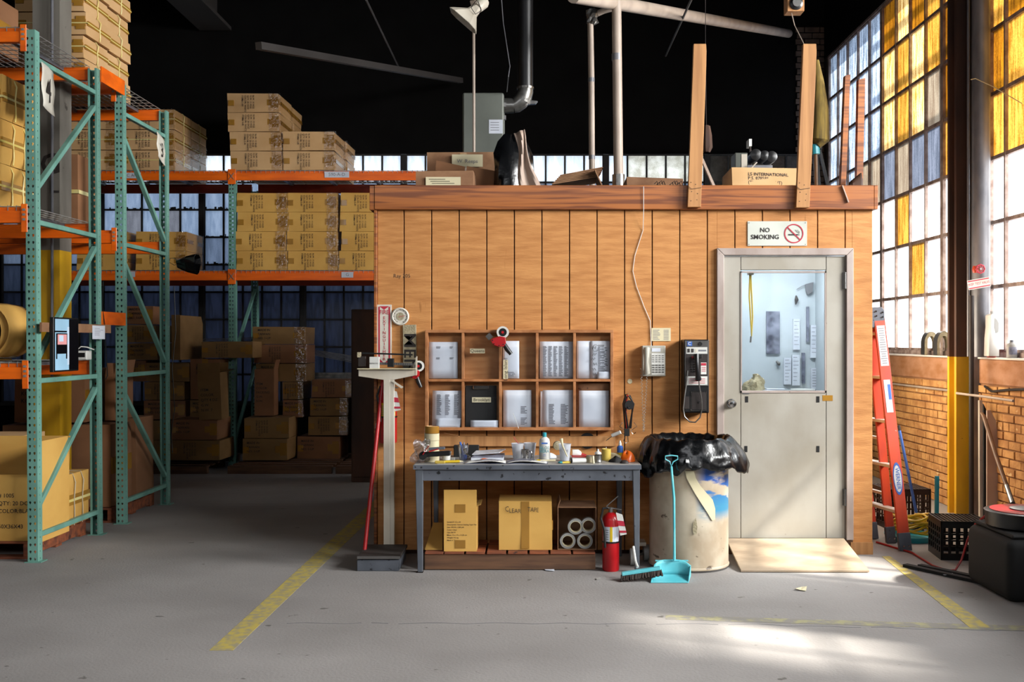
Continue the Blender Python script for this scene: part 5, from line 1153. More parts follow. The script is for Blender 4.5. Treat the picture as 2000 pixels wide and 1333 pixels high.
MB().box(PX(829, 7.14), PX(1163, 7.14), 7.5, 7.54, .0, .112).build('rear_board', 'old_wood', r)
for k, (a, b) in enumerate(((830, 866), (868, 906), (910, 947), (951, 988), (992, 1030), (1034, 1071), (1075, 1115), (1119, 1162))): MB().box(PX(a, 7.14), PX(b, 7.14), 7.13, 7.58, .113, .128).build('deck_board', 'pallet_red', r, bevel=.002)
def tcart(label, a, b, c, d_, y, dp, m, **k): return carton(label, PX(a, y), PX(b, y), y, y + dp, PZ(d_, y), PZ(c, y), m, None, bulge=.006, **k)
q = open_carton('small carton with its flap up and eight printed lines, under the table', 867, 931, 994, 1083, 7.15, .26, 'carton_yellow', (('f', .112, 1.57), ('r', .03, .2)), (.0135, ['Item# ST-12 x 55', 'Description: Carton Sealing Tape Tan', 'Size: 3/4 35 x 220 yds', 'Color: Clear', 'Qty: 36 RY', 'Meas: 12 x 14 x 11.25 cm', 'Weight: 9.5 kg', 'Made in Taiwan'], .022, .205))
q.location.z = .130; x0 = PX(867, 7.15)
for py0, py1 in ((996, 1012), (1066, 1082)): MB().box(PX(888.5, 7.148), PX(909, 7.148), 7.1475, 7.149, PZ(py1, 7.15) + .018, PZ(py0, 7.15) + .018).build('packing_tape', 'tape', q)
q = tcart('closed carton with CLEAR TAPE written on it in black marker', 974, 1078, 978, 1074, 7.2, .3, 'carton_yellow', tape='v', jit=.003)
q.location.z = .130
m = MB().text('C', .052, (-.128, -.163, .288), bold=-.004, sx=.8).text('LEAR', .042, (-.072, -.163, .276), (1, 0, -.06), (0, 0, 1), -.004, sx=.9).text('TAPE', .044, (.055, -.163, .284), (1, 0, -.08), (.05, 0, 1), -.004, sx=.8)
o = m.build('handwriting', 'ink', None, closed=False); o.parent = q
q = open_carton('open sided brown carton of clear tape rolls under the table', 1089, 1165, 996, 1080, 7.2, .3, 'carton_old', (('l', .05, 1.9),))
q.location.z = .130
for ch in list(q.children):
    if ch.name.startswith('body'):
        bpy.data.objects.remove(ch)
x0, x1, y0, y1, z0, z1 = PX(1089, 7.2), PX(1165, 7.2), 7.2, 7.5, PZ(1080, 7.2), PZ(996, 7.2); t = .006
MB().box(x0, x1, y1 - t, y1, z0, z1).box(x0, x0 + t, y0, y1 - t, z0, z1).box(x1 - t, x1, y0, y1 - t, z0, z1).box(x0 + t, x1 - t, y0, y1 - t, z0, z0 + t).box(x0 + t, x1 - t, y0, y1 - t, z1 - t, z1).build('body', 'carton_old', q)
rz0 = .130 + t; pr = None
for k, (a, b) in enumerate(((-.055, .055), (.066, .055), (0, .155), (.116, .165))):
    if k == 3: a, b = .09, .163
    c = ((x0 + x1)/2 + a - .01, y0 + .03, rz0 + b)
    if pr is None:
        pr = thing('tape_roll', 'x', 'tape', c, 'clear tape rolls inside the open carton')
        MB().lathe([(.040, -.022), (.055, -.022), (.055, .022), (.040, .022), (.040, -.022)], c, 28, 'y').build('roll', 'grey_plastic', pr, smooth=True)
        MB().lathe([(.037, -.023), (.040, -.023), (.040, .023), (.037, .023), (.037, -.023)], c, 24, 'y').build('core', 'paper_cream', pr); o = pr
    else: o = copy_tree(pr, c)
    o['label'] = 'clear tape roll ' + ('lower left', 'lower right', 'upper left, palest', 'upper right')[k] + ' in the open carton under the table'
def extinguisher(label, c, h, rad, hose=True, tagx=1, band='paper'):
    r = thing('fire_extinguisher', label, 'fire extinguisher', c); c = Vector(c); H_ = h * .78
    MB().lathe([(rad*.9, 0), (rad, .01), (rad, H_ - rad*.9), (rad*.86, H_ - rad*.45), (rad*.5, H_ - rad*.12), (rad*.28, H_)], c, 24).build('cylinder', 'red_gloss', r, smooth=True)
    def arc(r_, t0, t1, z0, z1, nm_, m, par=r):
        q = MB(); n = 8
        q.grid(lambda u, v: c + Vector((r_ * math.cos(t0 + (t1 - t0)*u), r_ * math.sin(t0 + (t1 - t0)*u), z0 + (z1 - z0)*v)), n, 1); return q.build(nm_, m, par, closed=False, smooth=True)
    arc(rad + .0012, -2.7, -.5, h*.40, h*.60, 'instruction_label', band); arc(rad + .0018, -1.75, -1.45, h*.40, h*.60, 'yellow_stripe', 'yellow_plastic')
    for k in range(5): arc(rad + .002, -2.5, -1.9, h*(.43 + .03*k), h*(.44 + .03*k), 'label_line', 'ink_soft')
    for z in (h*.38, ): arc(rad + .003, -3.1, .1, z, z + .012, 'strap_band', 'black_plastic')
    MB().cyl(c + Vector((0, 0, H_)), c + Vector((0, 0, H_ + .035)), rad*.26, n=12).build('valve', 'steel', r)
    MB().bar(c + Vector((-.03, 0, H_ + .035)), c + Vector((.075, -.01, H_ + .02)), .018, .008).build('lower_handle', 'steel', r)
    MB().bar(c + Vector((-.03, 0, H_ + .042)), c + Vector((.05, -.01, h)), .018, .006).build('squeeze_lever', 'steel', r)
    if hose: MB().tube([c + Vector((-.02, 0, H_ + .03)), c + Vector((-.055, -.02, H_ + .03)), c + Vector((-rad - .012, -.03, H_ - .04)), c + Vector((-rad*.8, -rad*.8, H_*.7)), c + Vector((-rad*.75, -rad - .004, H_*.42))], .009, 8).build('hose', 'black_plastic', r, smooth=True)
    if tagx:
        o = MB().prism([c + Vector(v) for v in ((.03, -rad - .01, H_ + .01), (.075, -rad - .012, H_ - .005), (.105, -rad - .012, H_ - .14), (.06, -rad - .012, H_ - .15))], (0, -.0015, 0)).build('inspection_tag', 'white_plastic', r)
        MB().prism([c + Vector(v) for v in ((.038, -rad - .0142, H_ - .045), (.085, -rad - .0142, H_ - .05), (.093, -rad - .0142, H_ - .085), (.047, -rad - .0142, H_ - .08))], (0, -.001, 0)).build('tag_print', 'sign_red', o)
        MB().prism([c + Vector(v) for v in ((.054, -rad - .0142, H_ - .115), (.1, -rad - .0142, H_ - .115), (.103, -rad - .0142, H_ - .13), (.058, -rad - .0142, H_ - .13))], (0, -.001, 0)).build('tag_print', 'sign_red', o)
    return r
extinguisher('red fire extinguisher standing on the floor under the table end', (PX(1193, 7.14), 7.14, 0), .52, .059)
o = MB().tube([(PX(1170, 7.3), 7.30, .22), (PX(1205, 7.3), 7.38, .23)], .02, 10).build('paper_tube', 'beige_board', smooth=True); 
bpy.data.objects.remove(o)
o = MB().prism([(PX(830, 7.2), 7.2, .130), (PX(864, 7.2), 7.2, .130), (PX(864, 7.5), 7.5, .26), (PX(846, 7.5), 7.5, .26)], (0, .01, .008)).build('cardboard_flap', 'carton_yellow'); tag(o, 'loose sloping cardboard piece left of the small carton under the table', 'cardboard')
r = thing('hand_truck', 'small trolley with pale wheels tucked behind the right table legs', 'trolley', (PX(1245, 7.35), 7.4, 0))
for a, y in ((1236, 7.3), (1262, 7.45)): MB().lathe([(.012, -.02), (.06, -.02), (.06, .02), (.012, .02)], (PX(a, y), y, .06), 18, 'x').build('wheel', 'grey_plastic', r, smooth=True)
MB().tube([(PX(1236, 7.3), 7.3, .06), (PX(1262, 7.45), 7.45, .06)], .01, 8).build('axle', 'steel', r); MB().box(PX(1240, 7.36), PX(1262, 7.36), 7.36, 7.5, .125, .15).build('deck', 'white_metal', r)
# things on the table
TT = TZ + .001
def on_t(px, y): return Vector((PX(px, y), y, TT))
def cup(label, px, y, h, r0, r1, m, cat='cup', name='plastic_cup', mark=None):
    c = on_t(px, y); r = thing(name, label, cat, c)
    MB().lathe([(.001, .002), (r0, .002), (r1, h), (r1 + .002, h), (r1 + .002, h + .003), (r1 - .002, h + .003), (r0 - .002, .004)], c, 24).build('cup_wall', m, r, smooth=True, closed=False)
    if mark: MB().text(mark, .028, c + Vector((.012, -(r0 + r1)/2 - .003, h*.62)), (1, 0, 0), (0, -.12, 1)).build('marker_writing', 'ink_soft', r, closed=False)
    return r
y = 7.22
for k in range(5):
    c = on_t(843, y) + Vector((R(-.002, .002), 0, .05 * k)); r = thing('tape_roll', ('bottom', 'second', 'middle', 'fourth', 'top')[k] + ' wide tape roll in the column at the left end of the table', 'tape', c, 'tape rolls stacked on the table')
    MB().lathe([(.041, .001), (.0525, .001), (.0525, .049), (.041, .049), (.041, .001)], c, 28).build('roll', 'paper_cream' if k < 4 else 'tape', r, smooth=True)
    MB().lathe([(.038, .0), (.041, .0), (.041, .05), (.038, .05), (.038, 0)], c, 24).build('core', 'carton_tan', r)
c = on_t(824, 7.16); MBw = MB().grid(lambda u, v: c + Vector((-.015 + .055*math.cos(u*6.28)*(1 - .3*v) + .02*math.sin(u*19 + v*9) + .02*v, .03*math.sin(u*6.28) + .012*math.sin(u*23), .0 + .155*v + .01*math.sin(u*15))), 24, 10)
tag(MBw.build('plastic_wrap_roll', 'bubble_plastic', closed=False), 'crumpled clear plastic wrapping at the left corner of the table', 'wrapping')
y = 7.1; r = thing('tape_gun', 'black tape gun with a red blade lying at the table left corner', 'tape dispenser', on_t(850, y))
MB().bar(PP(822, 889, y), PP(880, 886, y), .05, .034).build('body', 'black_plastic', r, bevel=.006); MB().lathe([(.01, -.02), (.028, -.02), (.028, .02), (.01, .02)], PP(826, 891, y - .01), 14, 'y').build('roller', 'black_matte', r)
MB().bar(PP(826, 889, y - .04), PP(838, 871, y - .04), .02, .004).bar(PP(838, 883, y - .035), PP(856, 878, y - .035), .02, .008).build('red_arm', 'red_gloss', r); MB().bar(PP(838, 878, y - .02), PP(869, 876, y - .02), .03, .018).build('grip', 'table_grey', r, bevel=.003)
cup('small white plastic cup behind the black tape gun', 872, 7.3, .058, .027, .034, 'white_plastic')
r = cup('clear tumbler of pens left of the open magazine', 905, 7.3, .108, .028, .040, 'cup_clear', 'cup', 'pen_cup')
c = on_t(905, 7.3)
def pen(label, a, b, m, rr=.0045, tip='ink'):
    r = thing('pen', label, 'pen', a); a, b = Vector(a), Vector(b); d_ = (b - a)
    MB().tube([a, a + d_*.86], rr, 8).build('barrel', m, r); MB().tube([a + d_*.86, b], [rr*.9, .001], 8).build('tip', tip, r); return r
pen('blue pen standing in the clear tumbler', c + Vector((-.022, -.01, .13)), c + Vector((.004, 0, .012)), 'blue', .007)
pen('dark pen leaning right in the clear tumbler', c + Vector((.03, .01, .12)), c + Vector((-.005, 0, .012)), 'pipe_dark')
pen('purple grey pen upright in the clear tumbler', c + Vector((.004, .015, .125)), c + Vector((.002, .006, .012)), 'photo_dark')
tag(MB().bar(PP(868, 847, 7.62), PP(896, 853, 7.4), .008, .003).build('wooden_stirrer', 'pine'), 'thin wooden stirrer sticking out left of the pen tumbler', 'stick')
MB().lathe([(.0245, .0), (.029, .038), (.0, .038)], c + Vector((0, 0, .005)), 20).build('blue_contents', 'blue', [x for x in sc.objects if x.name.startswith('pen_cup')][0])
# dark organiser strip behind, odds
y = 7.5; o = MB().box(PX(886, y), PX(935, y), y, y + .05, TT, PZ(871, y)).build('black_tray', 'black_matte', bevel=.004); tag(o, 'low black tray at the back of the table behind the pens', 'tray')
r = thing('yellow_pen', 'yellow highlighter with a blue end at the table front edge', 'pen', on_t(885, 7.1))
a, b = on_t(868, 7.11) + Vector((0, 0, .011)), on_t(905, 7.14) + Vector((0, 0, .011)); MB().tube([a, a.lerp(b, .8)], .0095, 10).build('barrel', 'yellow_plastic', r, smooth=True); MB().tube([a - (b - a)*.18, a], .0085, 10).build('cap', 'blue', r); MB().tube([a.lerp(b, .8), b], [.007, .002], 8).build('tip', 'paper_cream', r)
o = MB().box(PX(849, 7.085), PX(869, 7.085), 7.085, 7.11, TT, TT + .02).build('eraser', 'wax', bevel=.004); tag(o, 'small pale eraser at the table front edge below the tape gun', 'eraser')
o = MB().box(PX(854, 7.06), PX(890, 7.06), 7.06, 7.075, TT, TT + .002).build('paper_slip', 'white_plastic'); tag(o, 'thin white paper slip at the very front edge of the table', 'paper')
o = MB().box(PX(880, 7.15), PX(888, 7.15), 7.15, 7.18, TT, TT + .033).build('stamp', 'grey_plastic', bevel=.002); tag(o, 'small grey stamp right of the black tape gun', 'stamp')
r = thing('steel_tool', 'small steel clamp lying before the pen tumbler', 'tool', on_t(908, 7.2)); MB().tube([PP(905, 881, 7.2), PP(909, 878, 7.2), PP(911, 885, 7.2)], [.006, .012, .006], 8).build('jaw', 'chrome', r); MB().tube([PP(910, 887, 7.2), PP(918, 893, 7.17)], .006, 8).build('shank', 'steel', r)
# magazines
r = thing('closed_magazine', 'stack of glossy closed magazine behind the open one', 'magazine', on_t(950, 7.3))
MB().prism([on_t(920, 7.2), on_t(983, 7.2), on_t(986, 7.45), on_t(935, 7.45)], (0, 0, .028)).build('pages', 'paper', r); MB().prism([on_t(920, 7.2) + Vector((0, 0, .029)), on_t(983, 7.2) + Vector((0, 0, .029)), on_t(986, 7.45) + Vector((0, 0, .031)), on_t(935, 7.45) + Vector((0, 0, .031))], (0, 0, .004)).build('cover', 'photo_dark', r)
tag(MB().prism([on_t(922, 7.3) + Vector((0, 0, .036)), on_t(975, 7.3) + Vector((0, 0, .05)), on_t(987, 7.42) + Vector((0, 0, .062)), on_t(930, 7.42) + Vector((0, 0, .05))], (0, 0, .006)).build('folded_newspaper', 'magazine'), 'folded newspaper lying on the closed magazines', 'newspaper')
r = thing('open_magazine', 'open magazine spread along the table front edge', 'magazine', on_t(988, 7.1))
ln = []
for sd, (a, b) in enumerate(((908, 987.5), (989, 1068))):
    f = lambda u, v, o=0, a=a, b=b, sd=sd: Vector((PX(a + (b - a)*u, YT + .01), YT + .008 + .15*v, TT + .004 + .022*math.sin(math.pi*(u if sd else 1-u)*.95 + .1)**1 * (1 - .55*(u if sd else 1-u)) + o))
    MB().grid(f, 12, 2).build('page', 'white_plastic', r, smooth=True, closed=False, solid=.003)
    for (u0, u1, v0, v1) in (((.25, .82, .15, .35), (.35, .9, .5, .75), (.2, .5, .5, .62)) if not sd else ((.1, .62, .1, .35), (.15, .7, .45, .85), (.0, .2, .1, .8))):
        MB().grid(lambda p, q: f(u0 + (u1 - u0)*p, v0 + (v1 - v0)*q, .0028), 6, 1).build('printed_picture', 'photo_dark', r, smooth=True, closed=False)
MB().box(PX(908, YT), PX(1070, YT), YT + .004, YT + .16, TT, TT + .003).build('back_cover', 'photo_dark', r)
tag(MB().lathe([(.03, 0), (.034, .010), (.022, .022), (.001, .026)], on_t(945, 7.19) + Vector((0, 0, 0)), 14, fn=lambda t, h: .008*math.sin(3*t + 60*h)).build('orange_gloves', 'orange_plastic', closed=False), 'crumpled orange rag behind the open magazine', 'rag')
cup('cloudy plastic cup with a red stirrer, left of the steel mug', 1011, 7.33, .115, .031, .045, 'cup_cloudy')
tag(MB().tube([PP(1003, 855, 7.32), PP(1016, 872, 7.33)], .0022, 5).build('red_stirrer', 'sign_red'), 'thin red stirrer inside the left cloudy cup', 'stirrer')
cup('cloudy plastic cup directly behind the steel mug', 1035, 7.36, .115, .031, .045, 'cup_cloudy')
c = on_t(1025, 7.24); r = thing('steel_mug', 'polished steel mug with a handle before the cloudy cups', 'mug', c)
MB().lathe([(.001, .001), (.026, .001), (.027, .078), (.03, .08), (.03, .083), (.025, .083), (.024, .01), (.001, .01)], c, 24).build('mug_body', 'chrome', r, smooth=True)
MB().tube([c + Vector((.026, 0, .07)), c + Vector((.045, 0, .068)), c + Vector((.052, 0, .045)), c + Vector((.045, 0, .018)), c + Vector((.026, 0, .014))], .005, 8).build('mug_handle', 'chrome', r, smooth=True)
c = on_t(1063.5, 7.28); r = thing('lotion_bottle', 'white lotion bottle with a light blue cap lettered ALOE VERA', 'bottle', c)
MB().lathe([(.036, .0), (.0385, .004), (.0385, .125), (.034, .152), (.018, .166), (.012, .17)], c, 28).build('bottle_body', 'white_plastic', r, smooth=True)
MB().lathe([(.0145, .168), (.0145, .196), (.012, .199), (.001, .2)], c, 18).build('bottle_cap', 'teal', r, smooth=True)
MB().text('ALOE', .030, c + Vector((0, -.0405, .093)), sx=.92).text('VERA', .030, c + Vector((0, -.0405, .069)), sx=.92).build('lettering', 'teal', r, closed=False)
MB().box(c.x - .022, c.x + .022, c.y - .0395, c.y - .0385, c.z + .121, c.z + .131).box(c.x - .012, c.x + .012, c.y - .0405, c.y - .0385, c.z + .036, c.z + .038).box(c.x - .009, c.x + .009, c.y - .0405, c.y - .0385, c.z + .046, c.z + .048).build('brand_strip', 'blue', r)
c = on_t(1102, 7.28); r = cup('white plastic cup with marker letters right of the lotion bottle', 1103, 7.26, .118, .032, .044, 'cup_cloudy', mark='M')
r = thing('plastic_spoon', 'pale plastic spoon leaning inside the marked white cup', 'spoon', c)
MB().tube([PP(1096, 858, 7.2), PP(1099, 872, 7.19), PP(1108, 893, 7.17)], [.012, .006, .004], 8).build('spoon', 'paper_cream', r)
tag(MB().lathe([(.001, 0), (.03, .004), (.034, .03), (.001, .034)], PP(1089, 872, 7.42), 16, 'y').build('round_sponge', 'cloth_beige', smooth=True), 'round pale sponge standing behind the marked cup', 'sponge')
r = thing('sauce_bottle', 'white squeeze bottle with a red band lying behind the marked cup', 'bottle', on_t(1130, 7.42))
c = PP(1118, 876, 7.42); c.z = TT + .034
MB().tube([c, c + Vector((.04, 0, 0)), c + Vector((.055, 0, -.005)), c + Vector((.062, 0, -.008))], [.03, .03, .022, .014], 12).build('bottle_body', 'white_plastic', r, smooth=True); MB().tube([c + Vector((.06, 0, -.008)), c + Vector((.10, 0, -.018))], [.014, .012], 12).build('red_cap', 'red_matte', r)
r = thing('book', 'thin red edged book lying right of the marked cup', 'book', on_t(1130, 7.3)); MB().box(PX(1117, 7.28), PX(1142, 7.28), 7.28, 7.4, TT, TT + .004).box(PX(1117, 7.28), PX(1142, 7.28), 7.28, 7.4, TT + .022, TT + .026).build('cover', 'red_matte', r); MB().box(PX(1118, 7.28), PX(1141, 7.28), 7.284, 7.4, TT + .004, TT + .022).build('pages', 'white_plastic', r)
r = thing('marker_pen', 'thick white marker with a black cap at the table front', 'marker', on_t(1130, 7.12))
a, b = on_t(1117, 7.11) + Vector((0, 0, .017)), on_t(1144, 7.14) + Vector((0, 0, .017)); MB().tube([a, b], .016, 14).build('barrel', 'white_plastic', r, smooth=True); MB().tube([a - Vector((.008, 0, 0)), a], .0165, 14).build('cap', 'black_plastic', r)
r = thing('highlighter', 'short yellow highlighter left of the thick white marker', 'pen', on_t(1107, 7.09)); a, b = on_t(1098, 7.085) + Vector((0, 0, .008)), on_t(1114, 7.11) + Vector((0, 0, .009)); MB().tube([a, b], [.006, .009], 10).build('barrel', 'yellow_plastic', r); MB().tube([a - (b - a)*.25, a], [.004, .006], 8).build('tip', 'teal', r)
tag(MB().lathe([(.018, 0), (.02, .008), (.001, .014)], on_t(1095, 7.13), 12).build('blue_scrap', 'teal'), 'small turquoise scrap beside the yellow highlighter', 'scrap')
for i, (a, h_, m_) in enumerate(((1152, .045, 'cloth_beige'), (1168, .05, 'steel'))):
    c = on_t(a, 7.17 + .01*i); r = thing('tin_can', ('opened steel tin lying with a cork at the right of the table', 'upright ribbed steel tin at the right of the table')[i], 'tin', c)
    MB().lathe([(.001, 0), (.027, 0), (.028, .003), (.026, .006), (.026, h_ - .005), (.028, h_ - .002), (.028, h_), (.001, h_)], c, 24).build('tin_body', m_, r, smooth=True); MB().lathe([(.02, h_ + .001), (.026, h_ + .002), (.001, h_ + .006)], c, 20).build('lid', 'chrome', r)
tag(MB().cyl(on_t(1159, 7.115) + Vector((0, 0, 0)), on_t(1158, 7.12) + Vector((0, 0, .05)), .009, n=10).build('cork', 'paper_cream'), 'cork coloured stub leaning on the right tins', 'cork')
MB().lathe([(.024, 0), (.022, .012), (.008, .02), (.006, .034), (.001, .036)], on_t(1168, 7.18) + Vector((0, 0, .057)), 14).build('lid_knob', 'white_plastic', r, smooth=True)
c = on_t(1184, 7.3); r = thing('candle', 'short thick yellow candle at the right of the table', 'candle', c); MB().lathe([(.033, 0), (.034, .078), (.030, .082), (.026, .074), (.001, .072)], c, 22, fn=None).build('wax_body', 'wax', r, smooth=True); MB().cyl(c + Vector((0, 0, .072)), c + Vector((0, 0, .095)), .0018, n=5).build('wick', 'paper', r)
c = on_t(1211, 7.4); r = thing('oil_can', 'small blue and yellow oil can with a white cap at the table end', 'can', c); MB().lathe([(.022, 0), (.022, .045)], c, 18).build('lower_body', 'yellow_plastic', r, smooth=True); MB().lathe([(.0222, .045), (.0222, .085), (.012, .095)], c, 18).build('upper_body', 'blue', r, smooth=True); MB().lathe([(.011, .095), (.010, .115), (.007, .118), (.005, .13)], c, 12).build('cap', 'white_plastic', r, smooth=True)
r = thing('white_brush', 'white plastic tube brush resting on the batten behind the candle', 'brush', PP(1200, 855, 7.6)); MB().tube([PP(1195, 852, 7.6), PP(1212, 845, 7.58)], .014, 10).build('head', 'white_plastic', r, smooth=True); MB().tube([PP(1184, 862, 7.61), PP(1195, 853, 7.6)], .003, 6).build('stem', 'steel', r)
tag(MB().lathe([(.001, -.004), (.06, -.004), (.06, .004), (.001, .004)], PP(1147, 862, 7.675), 20, 'y').build('black_disc', 'black_plastic'), 'round black knob showing above the wall batten', 'disc')
def blob(nm_, label, cat, c, rx, ry, h, m, amp=.2, sd=1): return tag(MB().grid(lambda u, v: c + Vector((rx*math.cos(u*6.283)*math.cos(v*1.55)*(1 + amp*math.sin(3*u*6.283 + sd)), ry*math.sin(u*6.283)*math.cos(v*1.55)*(1 + amp*math.cos(2*u*6.283 + sd)), h*math.sin(v*1.55)*(1 + amp*math.sin(u*6.283*2 + sd)))), 20, 6).build(nm_, m, smooth=True, closed=False), label, cat)
blob('orange_glove', 'orange plastic glove at the right end of the table', 'glove', on_t(1224, 7.22), .052, .045, .068, 'orange_plastic', .18, 2)
blob('dark_glove', 'dark crumpled glove beside the orange one on the table', 'glove', on_t(1203, 7.2), .045, .04, .035, 'black_matte', .25, 4)
blob('work_glove', 'tan work glove behind the tins on the table', 'glove', on_t(1192, 7.34), .07, .05, .04, 'cloth_beige', .25, 1)
blob('dark_stone', 'small dark rounded stone at the right table edge', 'stone', on_t(1219, 7.12), .032, .02, .022, 'pipe_dark', .05, 1)
blob('beige_cloth', 'crumpled pale paper behind the open magazine spine', 'paper', on_t(1075, 7.45), .05, .03, .03, 'paper', .25, 5)
tag(MB().tube([on_t(1040, 7.19) + Vector((0, 0, .008)), on_t(1085, 7.22) + Vector((0, 0, .008))], .007, 8).build('wooden_brush_handle', 'paper_cream'), 'long pale wooden brush handle lying before the lotion bottle', 'brush handle')
tag(MB().lathe([(.010, -.012), (.010, .012)], on_t(1052, 7.17) + Vector((0, 0, .0105)), 12, 'x').build('yellow_ring', 'yellow_plastic'), 'small yellow plastic ring on the pale brush handle', 'ring')
# ------------------------------------------------------------------ platform scale, extinguisher and red pole at the office corner
y = 7.32; r = thing('platform_scale', 'white column beam scale with a grey weighing platform', 'scale', (PX(745, 7.2), 7.2, 0))
MB().box(PX(697, 7.11), PX(779, 7.11), 7.11, 7.50, .0, .078).build('base', 'table_grey', r, bevel=.004)
MB().box(PX(697.5, 7.11), PX(782, 7.11), 7.10, 7.51, .086, .108).build('platform', 'dim_steel', r, bevel=.004); MB().box(PX(697.5, 7.10), PX(782, 7.10), 7.098, 7.1, .088, .106).build('platform_edge', 'steel', r)
yc = 7.53
MB().box(PX(749, yc), PX(762, yc), yc, yc + .02, .0, PZ(742, yc)).box(PX(762, yc), PX(769.5, yc), yc + .002, yc + .05, .0, PZ(742, yc)).build('column', 'white_metal', r, bevel=.002)
MB().prism([PP(700, 722, yc), PP(813, 722, yc), PP(813, 734, yc), PP(768, 743, yc), PP(748, 743, yc), PP(700, 736, yc)], (0, .05, 0)).build('beam_shelf', 'white_metal', r, bevel=.002)
MB().box(PX(699, yc), PX(813, yc), yc - .03, yc + .05, PZ(722, yc), PZ(720.5, yc)).build('shelf_top', 'paper_cream', r)
MB().bar(PP(707, 690.5, yc + .01), PP(806, 694, yc + .01), .01, .012).build('upper_beam', 'black_plastic', r); MB().bar(PP(740, 711, yc + .01), PP(806, 712.5, yc + .01), .006, .018).build('lower_beam', 'steel', r)
m = MB()
for k in range(14): m.box(PX(743 + 4.4*k, yc), PX(743.6 + 4.4*k, yc), yc + .005, yc + .0065, PZ(713 + .08*k, yc), PZ(709.5 + .08*k, yc))
m.build('graduations', 'ink', r)
MB().box(PX(757, yc), PX(769, yc), yc - .012, yc + .03, PZ(718, yc), PZ(701, yc)).build('sliding_poise', 'black_plastic', r, bevel=.002); MB().box(PX(699, yc), PX(714, yc), yc, yc + .04, PZ(717, yc), PZ(697, yc)).build('counterweight', 'pipe_dark', r, bevel=.003); MB().box(PX(698, yc), PX(704, yc), yc - .01, yc + .04, PZ(699, yc), PZ(689, yc)).build('beam_stop', 'cloth_beige', r)
a = MB().box(PX(722, yc), PX(741, yc), yc - .015, yc + .02, PZ(721, yc), PZ(698, yc)).build('name_block', 'white_plastic', r, bevel=.002); MB().text('DETECTO', .014, PP(730, 711, yc - .0165), bold=.01).build('lettering', 'ink', a, closed=False)
MB().prism([PP(811, 734, yc - .002), PP(813.5, 734, yc - .002), PP(814, 697, yc - .002), PP(811.5, 700, yc - .002)], (0, .045, 0)).build('end_bracket', 'white_metal', r); MB().prism([PP(765, 746, yc - .01), PP(769, 745, yc - .01), PP(788, 757, yc - .01), PP(784, 760, yc - .01)], (0, .008, 0)).build('lever', 'white_metal', r)
extinguisher('red fire extinguisher hanging on the corner behind the scale column', (PX(758, 7.62), 7.62, PZ(866, 7.62)), .50, .066, True, 1, 'yellow_plastic')
for q in (1,): MB().box(PX(752, 7.685), PX(764, 7.685), 7.67, W, PZ(770, 7.68), PZ(745, 7.68)).build('wall_bracket', 'steel', sc.objects['fire_extinguisher.001'] if 'fire_extinguisher.001' in sc.objects else None)
r = thing('red_pole', 'long red pole leaning on the office corner left of the scale', 'pole', (PX(708, 7.35), 7.35, 0)); MB().tube([Vector((PX(709, 7.3), 7.3, .0)), PP(748, 740, 7.62)], .0145, 12).build('pole', 'red_gloss', r, smooth=True); MB().tube([PP(737, 838, 7.56), PP(738, 828, 7.565)], .0165, 12).build('ring_clip', 'white_plastic', r)
# ------------------------------------------------------------------ drum with bag, dustpan, brush, ramp
cx_, cy_, cr_ = PX(1345, 7.33), 7.33, .281
r = thing('fibre_drum', 'pale drum painted with blue streaks and lined with a black bag', 'drum', (cx_, cy_, 0))
prof = [(cr_ - .012, .012), (cr_ + .004, .014), (cr_ + .006, .02), (cr_ + .004, .028), (cr_, .032), (cr_ - .001, .5), (cr_, .87), (cr_ + .006, .88), (cr_ - .004, .88), (cr_ - .01, .05), (.001, .045)]
def drumpaint(name):
    m = mat(name, '#c2b6a2', 0.5, col2='#a08f78', scale=(5, 5, 4), speck=('#5f5142', (10, 10, 15), 0.68)); nt = m.node_tree; N, L = nt.nodes, nt.links; b = N['Principled BSDF']
    src = b.inputs['Base Color'].links[0].from_socket; g = N.new('ShaderNodeNewGeometry'); sp = N.new('ShaderNodeSeparateXYZ'); L.new(g.outputs['Position'], sp.inputs[0])
    def mr(s, a, b_, c=0, d_=1):
        n = N.new('ShaderNodeMapRange'); L.new(s, n.inputs[0]); n.inputs[1].default_value = a; n.inputs[2].default_value = b_; n.inputs[3].default_value = c; n.inputs[4].default_value = d_; return n.outputs[0]
    def mul(a, b_):
        n = N.new('ShaderNodeMath'); n.operation = 'MULTIPLY'; L.new(a, n.inputs[0]); L.new(b_, n.inputs[1]); return n.outputs[0]
    mp = N.new('ShaderNodeMapping'); mp.inputs['Scale'].default_value = (5, 5, 16); L.new(g.outputs['Position'], mp.inputs[0]); no = N.new('ShaderNodeTexNoise'); no.inputs['Detail'].default_value = 6; no.inputs['Scale'].default_value = 1; L.new(mp.outputs[0], no.inputs['Vector'])
    f = mul(mul(mr(sp.outputs[0], cx_ + .0, cx_ + .08), mr(sp.outputs[2], .34, .42)), mr(no.outputs[0], .40, .50))
    mx = N.new('ShaderNodeMix'); mx.data_type = 'RGBA'; L.new(f, mx.inputs[0]); L.new(src, mx.inputs[6])
    m2 = N.new('ShaderNodeMix'); m2.data_type = 'RGBA'; L.new(mr(sp.outputs[2], .45, .62), m2.inputs[0]); m2.inputs[6].default_value = hexc('#347c9e'); m2.inputs[7].default_value = hexc('#164a96'); L.new(m2.outputs[2], mx.inputs[7]); L.new(mx.outputs[2], b.inputs['Base Color'])
drumpaint('drum_paint')
MB().lathe(prof, (cx_, cy_, 0), 48).build('drum_shell', 'drum_paint', r, smooth=True)
MB().lathe([(cr_ - .004, .0), (cr_ + .002, .0), (cr_ + .004, .010), (cr_ + .0, .013)], (cx_, cy_, 0), 48).build('bottom_rim', 'steel', r, smooth=True)
